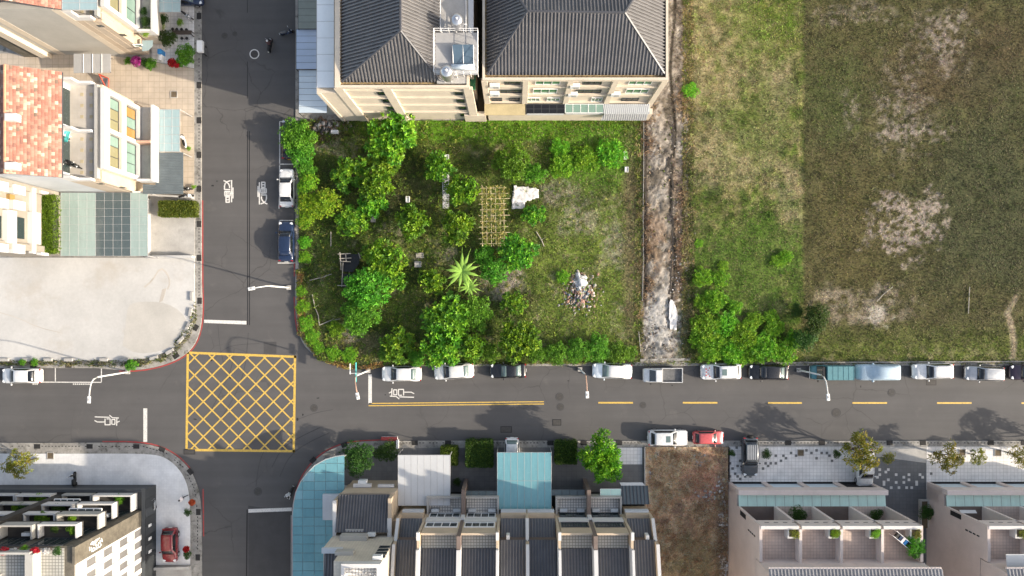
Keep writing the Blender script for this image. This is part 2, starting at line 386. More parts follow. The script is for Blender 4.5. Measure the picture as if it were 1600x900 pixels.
for a in ((397.5, 84.5, 5.8, 'round manhole cover with a bright white painted ring', True), (490.5, 637.5, 4.6, 'dark round manhole cover right of the yellow box'),
          (874, 620, 5, 'round manhole cover beside the lamp head, above its darker neighbour'), (875.5, 636, 4.6, 'dark round manhole cover just below another near the road middle'),
          (1004.5, 633, 4, 'faint round manhole cover between two yellow dashes under the white pickup'), (1393, 613.5, 4.8, 'round manhole cover below the blue covered car'),
          (1306.5, 645, 5.6, 'faint round manhole cover below the far right street lamp head'), (351, 56, 3.8, 'small faded manhole cover near the top of the side street'),
          (403, 768, 5, 'round manhole cover below the yellow box on the side street'), (367, 53, 3, 'tiny round valve cover beside the faded manhole cover')): cover(*a)
cover(870, 660, 6, 'rectangular grey utility cover in the lower lane', False, 4); cover(1455, 597.5, 7, 'rectangular utility cover beside the white crossover car', False, 3.5)
cover(791, 671, 8, 'wide rectangular utility cover in tree shade near the lower kerb', False, 4)
cover(296, 706, 8, 'square utility cover under the lower left corner of the yellow box', False, 3)
gm = MB(); gm.bb(-.36, .36, -.27, .27, .001, .014); grid = gm.build('grating_proto', M['dark'], None).data
bpy.data.objects.remove(bpy.data.objects['grating_proto'])
gm = MB()
for i in range(7): gm.bb(-.32, .32, -.24+.08*i-.015, -.24+.08*i+.015, .014, .03)
bars = gm.build('grating_bars', M['iron'], None).data; bpy.data.objects.remove(bpy.data.objects['grating_bars'])
def grate(px, py, an=0):
    p = P(px, py, .12); t = thing('drain_grate', 'small dark iron drain grate let into the kerb gutter', 'drain grate', p, 'drain grates along the kerbs', R(an))
    share('frame', grid, t); share('bars', bars, t)
for x in (58, 140, 213): grate(x, 697.5)
for x in (648, 700, 749, 860, 912, 967, 1179, 1231.5, 1284, 1390, 1442, 1548, 1600): grate(x, 692)
for y in (25, 133, 188, 242, 295, 350, 403): grate(311, y, 90)
for x, y, an in ((253, 702, -25), (297, 737, -50), (310, 800, 90), (309, 871, 90), (312, 470, 90), (306, 512, 60), (275, 556, 35), (216, 570, 5), (107, 571, 0), (52, 571, 0), (489, 719, 45), (538, 695, 20)): grate(x, y, an)
for pts, wd in (([(336, 560), (352, 543), (375, 538), (405, 537)], .9), ([(330, 640), (352, 600), (362, 575), (366, 545)], 1.3), ([(345, 655), (372, 610), (384, 570), (388, 520)], 1.3), ([(500, 668), (470, 682), (440, 700), (425, 730)], 1.4), ([(515, 676), (480, 692), (452, 712), (437, 745)], 1.4), ([(466, 655), (492, 645), (520, 640)], 1.0), ([(340, 500), (343, 540), (350, 570)], 1.0), ([(420, 690), (405, 720), (400, 760)], 1.2)):
    strip('tyre_mark', smooth_line(pts, 2), wd, M['asphalt_new'], .0025)
for x, y, w_, h_ in ((332, 290, 6, 3), (339, 283, 4, 2), (602, 617, 3, 2), (465, 655, 4, 5), (473, 648, 3, 4), (433, 660, 4, 3), (497, 622, 5, 2), (888, 595, 4, 2), (1050, 602, 3, 2), (1345, 604, 2, 4), (305, 655, 7, 2), (330, 563, 4, 3), (360, 590, 5, 3)):
    g = MB(); n_ = 9; p = P(x, y); g.prism([(p.x+w_*S*.5*math.cos(k*.698)*random.uniform(.6, 1.2), p.y+h_*S*.5*math.sin(k*.698)*random.uniform(.6, 1.2)) for k in range(n_)], .0005, .003); tag(g.build('oil_stain', M['tar']), kind='structure')
# ================================================================ lots with their own colour maps
def inside(px, py, poly):
    r = np.zeros(px.shape, bool); n = len(poly)
    for i in range(n):
        x1, y1 = poly[i]; x2, y2 = poly[(i+1) % n]
        if y1 == y2: continue
        r ^= ((y1 > py) != (y2 > py)) & (px < (x2-x1)*(py-y1)/(y2-y1)+x1)
    return r
def blob(x, y, cx, cy, rx, ry, soft=.5, wob=.5, s=18):
    d = np.sqrt(((x-cx)/rx)**2+((y-cy)/ry)**2)+wob*(fbm(x+cx, y+cy, s)-.5)*2
    return np.clip((1+soft/2-d)/soft, 0, 1)
def lerp(c, k, m): return c*(1-m[:, None])+np.array(k)*m[:, None]
def base(x, y, cols, s=30):
    t = np.clip((fbm(x, y, s)-.3)/.4, 0, .999)*(len(cols)-1); i = t.astype(int); f = (t-i)[:, None]
    cols = np.array(cols); return cols[i]*(1-f)+cols[i+1]*f
STRAW = (.36, .30, .175)
SOIL, PALE, DITCH_DARK, RUST = (.36, .315, .25), (.66, .57, .48), (.05, .042, .032), (.22, .115, .06)
def col_garden(x, y):
    c = base(x, y, [(.05, .078, .016), (.075, .115, .02), (.115, .14, .032), (.09, .14, .022)], 26)
    c = lerp(c, (.15, .20, .035), blob(x, y, 920, 440, 95, 130, .8)*np.clip(.35+fbm(x, y, 12), 0, 1)); c = lerp(c, (.34, .30, .2), np.clip((fbm(x, y, 24)-.55)*5, 0, 1)*np.clip((fbm(x, y, 6)-.4)*4, 0, 1)*.6)
    c = lerp(c, (.11, .23, .016), blob(x, y, 800, 203, 230, 20, .6)); c = lerp(c, (.11, .23, .02), blob(x, y, 930, 245, 75, 45, .7)*.7)
    for a in ((790, 440, 34, 20), (905, 345, 26, 26), (700, 395, 14, 10), (960, 380, 16, 40), (880, 300, 35, 18)): c = lerp(c, SOIL, blob(x, y, *a, .8, 1.0)*np.clip((fbm(x, y, 7)-.3)*4, 0, 1)*(1 if a[0] == 790 else .5))
    c = lerp(c, (.16, .13, .07), blob(x, y, 985, 380, 12, 190, .8)*.8)
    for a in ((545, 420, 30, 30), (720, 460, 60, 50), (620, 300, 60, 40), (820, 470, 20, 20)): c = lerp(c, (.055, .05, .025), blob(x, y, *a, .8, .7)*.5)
    c = lerp(c, (.17, .14, .08), blob(x, y, 550, 540, 60, 22, .8)*.6); c = lerp(c, (.26, .24, .19), blob(x, y, 545, 520, 18, 14, .8)*.7)
    c = lerp(c, (.25, .22, .17), blob(x, y, 500, 215, 28, 22, .7)*.7)
    return c
def col_track(x, y):
    c = base(x, y, [(.13, .11, .085), (.20, .175, .145), (.255, .225, .19), (.29, .265, .23)], 16)
    c = c*np.clip(.25+1.5*fbm(x, y, 4.5, 4), .3, 1.7)[:, None]
    c = lerp(c, (.22, .15, .09), blob(x, y, 1005, 330, 6, 300, .8, .9)*.5)
    c = lerp(c, (.20, .14, .09), blob(x, y, 1060, 390, 14, 120, .8, .8)*.8); c = lerp(c, (.23, .15, .09), blob(x, y, 1022, 370, 14, 40, .7, 1.1)*.6)
    c = lerp(c, (.17, .165, .15), blob(x, y, 1025, 510, 20, 60, .8)); c = lerp(c, (.10, .12, .05), blob(x, y, 1072, 510, 16, 60, .7)*.8)
    c = lerp(c, (.55, .52, .48), blob(x, y, 1030, 500, 26, 40, .9, 1.4, 5)*.6)
    for cx, k in ((1008, 3), (1050.5, 4)):
        cc = cx+3.5*np.sin(y/31+cx)*(cx > 1020)
        c = lerp(c, DITCH_DARK, np.clip(1.9-np.abs(x-cc)/1.7, 0, 1)*np.clip((fbm(x, y, 14)-.18)*6, 0, 1)*(y < 480))  # ditch lines, their hollow shade painted into the ground colour
    return c
def col_field(x, y):
    c = base(x, y, [(.05, .075, .016), (.085, .11, .022), (.135, .14, .038), (.22, .19, .085), (.09, .12, .022)], 20)
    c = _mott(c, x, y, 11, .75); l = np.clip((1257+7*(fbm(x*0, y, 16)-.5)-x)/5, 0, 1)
    straw = blob(x, y, 1115, 90, 60, 190, .9, .9, 40)+blob(x, y, 1150, 255, 75, 45, .9, .9, 40)+blob(x, y, 1210, 150, 30, 70, .9, .9)+blob(x, y, 1235, 310, 26, 50, .9)
    c = lerp(c, STRAW, np.clip(straw, 0, 1)*l*np.clip(-.2+fbm(x, y, 10)*1.45, 0, 1)*.85)
    c = lerp(c, (.10, .15, .022), blob(x, y, 1180, 190, 60, 70, .9, .8)*l*.5); c = lerp(c, (.13, .19, .024), blob(x, y, 1200, 40, 70, 50, .9, .8)*l*.6)
    c = lerp(c, (.085, .15, .02), blob(x, y, 1170, 420, 95, 90, .8, .7)*l*.8)
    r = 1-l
    c = lerp(c, np.array((.080, .074, .030)), r*.85)  # right of the lot boundary: darker olive-brown vegetation
    c = lerp(c, (.10, .068, .036), blob(x, y, 1500, 100, 110, 70, .9, .9, 60)*r*.6); c = lerp(c, (.075, .095, .028), blob(x, y, 1290, 150, 60, 60, .9, .8)*r*.6)
    c = lerp(c, (.05, .062, .028), blob(x, y, 1540, 300, 90, 150, .9, .8, 60)*r*.55); c = lerp(c, (.115, .095, .035), blob(x, y, 1330, 380, 70, 90, .9, .8)*r*.5)
    speck = np.clip((fbm(x, y, 5.5, 3)-.40)*3.4, 0, 1)
    for a, k in (((1418, 350, 46, 42), 2.2), ((1470, 60, 40, 44), .5), ((1405, 165, 34, 56), .6), ((1330, 25, 60, 18), .4), ((1475, 65, 24, 40), .5), ((1440, 208, 50, 10), .9), ((1330, 175, 14, 30), .5)):
        c = lerp(c, (.36, .30, .25), np.clip(blob(x, y, *a, .8, 1.2, 14)*speck*k, 0, .9))
    c = lerp(c, (.30, .25, .18), blob(x, y, 1345, 475, 62, 28, .7, 1.0)*np.clip((fbm(x, y, 8)-.3)*4, 0, 1)*.8)
    c = lerp(c, (.5, .45, .38), blob(x, y, 1370, 490, 16, 16, .7, 1.4, 7)*.7)
    c = lerp(c, (.115, .155, .022), np.clip((y-500)/45, 0, 1)*.85*np.clip(.2+fbm(x, y, 14), 0, 1)); c = lerp(c, STRAW, np.clip((y-535)/20, 0, 1)*np.clip((fbm(x, y, 11)-.52)*6, 0, 1)*.5)
    pth = 1566+16*np.sin((600-y)/40)+np.clip(490-y, 0, 60)*.9
    c = lerp(c, (.36, .29, .20), np.clip(1.6-np.abs(x-pth)/4, 0, 1)*np.clip((y-452)/20, 0, 1)*.9)
    return c
def _mott(c, x, y, s, a): return c*np.clip(1-a+2*a*fbm(x+300, y+70, s, 3), .3, 1.8)[:, None]
def col_dead(x, y):
    c = base(x, y, [(.40, .27, .18), (.70, .46, .28), (.82, .64, .42), (.74, .52, .32)], 22)
    c = lerp(c, (.66, .34, .24), blob(x, y, 1105, 750, 30, 30, .8, .9)*.8); c = lerp(c, (.36, .33, .18), blob(x, y, 1085, 880, 40, 40, .8, .9)*.7)
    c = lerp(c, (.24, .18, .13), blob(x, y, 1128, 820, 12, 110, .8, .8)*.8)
    return c
def lot(name, poly, cf, step=3.0, zf=None, z0=.135):
    xs = np.arange(min(p[0] for p in poly), max(p[0] for p in poly)+step, step); ys = np.arange(min(p[1] for p in poly), max(p[1] for p in poly)+step, step)
    X, Y = np.meshgrid(xs, ys); x, y = X.ravel(), Y.ravel()
    z = z0+.16*fbm(x, y, 22, 5)-.03
    if zf is not None: z = z+zf(x, y)
    z = np.maximum(z, .125)
    V = np.stack([(x-NX)*S, (NY-y)*S, z], 1); nx = len(xs)
    I = np.arange(len(x)).reshape(X.shape); F = np.stack([I[1:, :-1], I[1:, 1:], I[:-1, 1:], I[:-1, :-1]], -1).reshape(-1, 4)
    cx, cy = x[F].mean(1), y[F].mean(1); F = F[inside(cx, cy, poly)]
    me = np_mesh(name, V, F, M['ground_col'], np.clip(cf(x, y), .01, .8), True)
    o = bpy.data.objects.new(name, me); col.objects.link(o); tag(o, kind='structure'); return o
garden_poly = [(468, 189), (1001, 189), (1001, 566), (560, 571), (525, 565), (497, 553), (478, 532), (470, 505), (468, 420)]
track_poly = [(1001, 40), (1010, -300), (1062, -300), (1074, 200), (1076, 566), (1001, 566)]
field_poly = [(1062, -300), (1900, -300), (1900, 562), (1076, 566), (1074, 200)]
dead_poly = [(1007, 698), (1136, 698), (1136, 1100), (1007, 1100)]
for pts, wd in (([(1050, 195), (1054, 220), (1046, 250), (1043, 268), (1052, 285), (1050, 330), (1051, 380), (1047, 430), (1044, 480)], 2.6), ([(1008, 200), (1007, 260), (1009, 330), (1007, 380), (1010, 430), (1008, 470)], 2.2), ([(1046, 240), (1040, 262), (1042, 275)], 2.0)):
    strip('ditch_strip', [(a+random.uniform(-1.6, 1.6), b) for a, b in smooth_line(pts, 2)], wd, pm('ditch_dark', (.05, .042, .035), .9, .4, 2, 9), .27)  # flat dark strip for a ditch, shade of its hollow put into colour
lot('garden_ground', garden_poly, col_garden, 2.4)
lot('dirt_track', track_poly, col_track, 1.6, lambda x, y: .34*(fbm(x, y, 7, 4)-.5)+.1*np.clip(1-np.abs(x-1030)/20, 0, 1))
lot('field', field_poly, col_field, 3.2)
lot('dead_grass_lot', dead_poly, col_dead, 2.4)
# grass, weeds and straw: uncountable blades, one object per lot
def blades(name, poly, cf, dens, L, wd, lean=.75, up=.25, zb=.14, clump=12, jit=.16):
    x0, x1 = min(p[0] for p in poly), min(1640, max(p[0] for p in poly)); y0, y1 = max(-25, min(p[1] for p in poly)), min(930, max(p[1] for p in poly))
    n = int((x1-x0)*(y1-y0)*S*S*dens*1.25); x = rng.uniform(x0, x1, n); y = rng.uniform(y0, y1, n)
    k = inside(x, y, poly) & (rng.random(n) < .35+1.0*vnoise(x+500, y, clump)); x, y = x[k], y[k]; n = len(x)
    c = cf(x, y); c = c*np.exp(rng.normal(0, .42, n))[:, None]*(1+rng.normal(0, .1, (n, 3))); tw = (rng.random(n) < jit)[:, None]; c = np.where(tw, c.mean(1, keepdims=True)*np.array([1.75, 1.45, .8]), c)
    lum = c.mean(1); sz = rng.uniform(.55, 1.35, n)*L*np.where(lum > .4, .5, 1)
    an = rng.uniform(0, 2*np.pi, n)*.55+2*np.pi*fbm(x, y, 26)*1.6
    dx, dy = np.cos(an), np.sin(an); le = sz*rng.uniform(.5, 1, n)*lean; h = sz*up*rng.uniform(.4, 1.5, n)
    X, Y = (x-NX)*S, (NY-y)*S; Z = zb+.1*fbm(x, y, 22, 5); w_ = wd*rng.uniform(.6, 1.4, n)
    a = np.stack([X-dy*w_/2, Y+dx*w_/2, Z], 1); b = np.stack([X+dy*w_/2, Y-dx*w_/2, Z], 1)
    m1 = np.stack([X+dx*le*.5+dy*w_*.45, Y+dy*le*.5-dx*w_*.45, Z+h], 1); m2 = np.stack([X+dx*le*.5-dy*w_*.45, Y+dy*le*.5+dx*w_*.45, Z+h], 1)
    t = np.stack([X+dx*le, Y+dy*le, Z+h*.75], 1)
    V = np.stack([a, b, m1, m2, t], 1).reshape(-1, 3); i = np.arange(n)*5
    F = np.concatenate([np.stack([i, i+1, i+2], 1), np.stack([i, i+2, i+3], 1), np.stack([i+3, i+2, i+4], 1)])
    me = np_mesh(name, V, F, M['blade'], np.repeat(np.clip(c, .008, .75), 5, 0)); o = bpy.data.objects.new(name, me); col.objects.link(o); tag(o, kind='stuff'); return o
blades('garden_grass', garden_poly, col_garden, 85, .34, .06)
blades('track_weeds', [(1000, -30), (1076, -30), (1076, 566), (1000, 566)], lambda x, y: col_track(x, y)*.75, 60, .26, .05)
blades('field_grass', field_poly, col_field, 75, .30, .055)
blades('dead_grass', dead_poly, col_dead, 80, .5, .05, .9, .15)
blades('track_edge_weeds', [(992, 192), (1004, 192), (1004, 560), (992, 560)], lambda x, y: base(x, y, [(.07, .11, .02), (.16, .16, .04), (.28, .2, .1)], 9), 110, .4, .06, .8, .4)
blades('track_edge_weeds', [(1066, -20), (1082, -20), (1084, 560), (1064, 560)], lambda x, y: base(x, y, [(.09, .12, .025), (.18, .17, .05), (.30, .24, .12)], 9), 130, .4, .06, .8, .4)
verge = [(590, 566), (1640, 560), (1640, 569), (590, 572)]
blades('verge_weeds', verge, lambda x, y: base(x, y, [(.06, .11, .02), (.13, .16, .03), (.3, .25, .12)], 9), 60, .3, .06)
for nm, pg, cf, dn in (('kerb_weeds', [(0, 564), (225, 562), (262, 551), (300, 500), (307, 470), (309, 500), (300, 525), (270, 562), (225, 572), (0, 571)], lambda x, y: base(x, y, [(.05, .085, .02), (.12, .13, .04), (.2, .19, .08)], 9), 70),
                       ('corner_weeds', [(464, 420), (476, 420), (478, 520), (500, 548), (560, 572), (600, 566), (600, 574), (540, 577), (495, 560), (466, 520)], lambda x, y: base(x, y, [(.13, .21, .025), (.20, .21, .04), (.36, .2, .07)], 10), 260),
                       ('dump_weeds', [(470, 188), (545, 188), (545, 212), (470, 240)], lambda x, y: base(x, y, [(.05, .07, .02), (.15, .1, .06), (.09, .15, .02)], 6), 110)):
    blades(nm, pg, cf, dn, .4, .08, .7, .5)
# ================================================================ paved lots
M['pavers'] = tiles('pale_granite_pavers', (.74, .72, .70), (.68, .665, .65), .42, .06, .6, mortar=(.52, .50, .485))
M['plaza'] = tiles('plaza_setts', (.74, .74, .735), (.69, .69, .69), .3, .04, .5, mortar=(.66, .66, .66))
M['dark_pavers'] = tiles('slate_pavers', (.12, .125, .13), (.105, .11, .115), .42, .05, .5, mortar=(.085, .09, .095))
M['grey_pavers'] = tiles('grey_yard_pavers', (.17, .165, .16), (.15, .147, .143), .6, .03, .7, mortar=(.12, .12, .12))
M['cream_pavers'] = tiles('cream_yard_tiles', (.54, .455, .36), (.49, .415, .33), .66, .05, .6, mortar=(.42, .35, .27))
M['accent_dark'] = pm('charcoal_paver', (.14, .14, .14), .7, .2); M['accent_light'] = pm('ivory_paver', (.58, .57, .54), .6, .1)
def lotslab(name, poly, mat, z=.15, lab=None):
    g = MB(); g.prism(G(poly), .05, z); return tag(g.build(name, mat, bevel=.01), kind='structure')
cl = smooth_line([(305, 440), (306, 480), (303, 505), (290, 530), (262, 550), (225, 562), (150, 563)], 2)
lotslab('concrete_lot', [(-500, 402.5), (305, 402.5)]+cl+[(-500, 563)], M['pale_concrete'], .22)
pz = smooth_line([(150, 708.5), (235, 708.5), (262, 715), (285, 737), (296, 765), (298, 800), (298, 850)], 2)
M['worn_concrete'] = pm('worn_concrete', (.45, .41, .36), .9, .15, .3, 4, dirt=((.3, .27, .23), .5, .55, .6))
lotslab('concrete_patch', smooth_line([(193, 540), (198, 505), (201, 478), (214, 472), (240, 471), (262, 474), (284, 486), (296, 505), (284, 532), (255, 549), (215, 553), (193, 540)], 1)[:-1], pm('patched_concrete', (.435, .415, .38), .9, .12, .3, 5), .226)
lotslab('concrete_patch', [(255, 452), (262, 450), (256, 470), (250, 473)], M['worn_concrete'], .228)
lotslab('concrete_crack', smooth_line([(228, 450), (240, 440), (252, 420), (262, 428), (266, 442), (262, 452), (264.5, 453), (268.5, 442), (264, 426), (252, 416.5), (238, 438), (226, 448)], 1), M['worn_concrete'], .2245)
lotslab('concrete_crack', smooth_line([(0, 487), (30, 496), (62, 511), (100, 520), (100, 521.2), (62, 512.2), (30, 497.2), (0, 488.2)], 1), M['worn_concrete'], .2245)
lotslab('plaza', [(-500, 708.5)]+pz+[(298, 882), (-500, 882)], M['plaza'])
lotslab('side_yard', [(238, 884), (300, 884), (300, 1200), (238, 1200)], M['concrete'])
lotslab('frontage', [(1139, 697.5), (1360.5, 697.5), (1360.5, 765), (1139, 765)], M['pavers'])
lotslab('passage', [(1361, 697.5), (1446, 697.5), (1446, 1200), (1361, 1200)], M['dark_pavers'], .148)
lotslab('passage_sunlit_patch', [(1361, 697.5), (1446, 697.5), (1446, 723), (1361, 712)], M['concrete'], .156)  # sunlit part of the passage, painted as a paler slab
lotslab('frontage', [(1446.5, 697.5), (2000, 697.5), (2000, 765), (1446.5, 765)], M['pavers'])
lotslab('front_yard', [(470, 760), (510, 712), (545, 700), (1006, 698), (1006, 775), (470, 775)], M['grey_pavers'])
lotslab('front_yard_step', [(966, 699), (1003, 699), (1003, 725), (966, 725)], M['pavers'], .17)
lotslab('forecourt', [(150, 84), (304, 108), (304, 303), (200, 303), (120, 172), (0, 172), (0, 84)], M['cream_pavers'])
lotslab('forecourt', [(238, -200), (304, -200), (304, 107), (238, 96)], M['pavers'], .152)
lotslab('drive', [(236, 304), (305, 304), (305, 400), (236, 400)], M['concrete'], .16)
g = MB()                                                       # two accent pavers sets laid among the big fields
def accent(pts, ox, mat, nm):
    base_o = None
    for x, y in pts:
        p = P(ox+x/8, 680+y/8, .15)
        if base_o is None:
            q = MB(); q.bb(-.15, .15, -.15, .15, 0, .006); base_o = q.build('paving_tile', mat); me = base_o.data; bpy.data.objects.remove(base_o)
        o = share('paving_tile', me, None, p); o['kind'] = 'structure'
accent([(165, 352), (197, 417), (229, 482), (165, 515), (260, 515), (293, 547), (292, 320), (260, 385), (355, 515), (420, 515), (325, 450), (610, 352), (674, 352), (642, 385), (578, 417), (737, 352), (737, 257), (802, 320), (833, 257),
        (865, 288), (928, 222), (990, 257), (1120, 190), (1183, 222), (1247, 190), (1247, 288), (1311, 222), (1376, 222), (1408, 257), (1440, 320), (248, 155),
        (2680, 480), (2740, 600), (3000, 310), (3100, 260), (3060, 300), (2960, 465), (3340, 600), (3180, 200)], 1120, M['accent_dark'], 'd')
accent([(597, 430), (704, 430), (673, 460), (597, 493), (568, 525), (704, 557), (802, 493), (898, 525), (962, 493), (802, 590), (898, 590), (962, 557), (1100, 493), (1133, 525), (740, 655), (837, 655), (933, 655), (997, 655), (650, 585), (650, 615), (1058, 585), (1058, 615)], 1300, M['accent_light'], 'l')
def pit(px, py, r, lab):
    t = thing('tree_pit', lab, 'tree pit', P(px, py, .15), 'square tree pits in the pavers'); q = MB()
    for a, b, c, d in ((-r, r, r-1, r), (-r, r, -r, -r+1), (-r, -r+1, -r+1, r-1), (r-1, r, -r+1, r-1)): q.bb(a*S, b*S, c*S, d*S, 0, .06)
    q.build('kerb_frame', M['concrete'], t, local=True); q = MB(); q.bb(-(r-1)*S, (r-1)*S, -(r-1)*S, (r-1)*S, 0, .03); q.build('earth', M['soil'], t, local=True)
pit(1251, 707.5, 5.5, 'empty square tree pit in pale pavers right of the dark estate'); pit(1559, 707.5, 5.5, 'square tree pit whose leaning tree grows at the right edge'); pit(272, 147.5, 5.5, 'square dark pit in the cream forecourt above the glass canopy')
pit(79, 712, 5.5, 'square tree pit in the plaza kerb with a leaning tree'); pit(1503, 707, 5.5, 'square tree pit between the two olive street trees on the right')
# ================================================================ vehicles (local: x forward, wheels on z = 0)
M['white_paint'] = paint('white_car_paint', (.68, .68, .67)); M['pearl_paint'] = paint('pale_blue_white_car_paint', (.70, .76, .80))
M['black_paint'] = paint('black_car_paint', (.012, .012, .014)); M['silver_paint'] = paint('silver_car_paint', (.42, .43, .44), .3, .5)
M['navy_paint'] = paint('navy_car_paint', (.012, .024, .06)); M['red_paint'] = paint('red_car_paint', (.19, .008, .014)); M['pink_paint'] = paint('faded_red_car_paint', (.55, .10, .10))
M['teal_paint'] = paint('teal_car_paint', (.06, .19, .22), .5, 0, .2); M['grey_paint'] = paint('dark_grey_car_paint', (.07, .08, .09)); M['plum_paint'] = paint('plum_car_paint', (.03, .018, .035))
M['car_glass'] = glass('car_glass', (.012, .015, .02), .04); M['pale_glass'] = glass('pale_tinted_glass', (.15, .21, .20), .06)  # pale_glass: paler greenish tint for some car windows
M['tyre'] = pm('tyre_rubber', (.018, .018, .018), .9, .1); M['rim'] = pm('alloy_rim', (.45, .45, .46), .35, .1, metal=.8)
M['lamp_clear'] = paint('headlamp_lens', (.75, .77, .78), .1); M['lamp_red'] = paint('tail_lamp_lens', (.35, .01, .01), .15)
M['trim'] = pm('black_trim', (.02, .02, .02), .5, .1); M['cover_cloth'] = pm('blue_grey_cover_cloth', (.36, .46, .54), .45, .15, .5, 4, bmp=.6)
M['bed'] = pm('pickup_bed_metal', (.13, .13, .13), .6, .25, 3); M['plate'] = pm('number_plate', (.75, .75, .72), .5, .05); M['amber'] = pm('amber_plate', (.62, .36, .02), .5, .1)
def loft_body(mb, st, mi=0):
    secs = []
    for x, wd, zb, zt in st:
        h = zt-zb; half = [(-wd*.9, zb), (-wd*.985, zb+.16*h), (-wd, zb+.5*h), (-wd*.975, zb+.78*h), (-wd*.9, zt-.03), (-wd*.72, zt), (-wd*.36, zt+.018), (0, zt+.024)]
        full = half+[(-a, b) for a, b in half[-2::-1]]; secs.append([(x, a, b) for a, b in full])
    n = len(secs[0]); fs = []
    for i in range(len(secs)-1):
        fs += [(i*n+k, i*n+(k+1) % n, (i+1)*n+(k+1) % n, (i+1)*n+k) for k in range(n)]
    fs += [tuple(range(n-1, -1, -1)), tuple((len(secs)-1)*n+k for k in range(n))]
    return mb.add([p for s_ in secs for p in s_], [f[::-1] for f in fs], mi)
def wheel(t, x, y, r=.31, wd=.2):
    g = MB(); g.tube([(x, y-wd/2, r), (x, y-wd/2+.03, r), (x, y+wd/2-.03, r), (x, y+wd/2, r)], [r*.9, r, r, r*.9], 18); o = g.build('wheel', M['tyre'], t, local=True)
    s = 1 if y > 0 else -1; g = MB(); g.tube([(x, y+s*(wd/2-.01), r), (x, y+s*(wd/2+.008), r)], r*.62, 14); g.build('rim', M['rim'], o, local=True)
KINDS = {  # length, width, hood z, belt z, roof z, windscreen base x, roof front x, roof rear x, rear window base x, tail z
    'sedan': (4.6, 1.8, .92, .96, 1.44, 1.2, .42, -1.12, -1.72, 1.0), 'crossover': (4.65, 1.86, 1.05, 1.08, 1.66, .98, .32, -1.62, -2.02, 1.12),
    'hatchback': (4.0, 1.72, .95, 1.0, 1.5, .98, .38, -1.35, -1.78, 1.02), 'wagon': (4.6, 1.78, .98, 1.02, 1.58, 1.1, .42, -1.85, -2.12, 1.06), 'coupe': (4.2, 1.76, .88, .92, 1.34, .8, .15, -.85, -1.5, .96)}
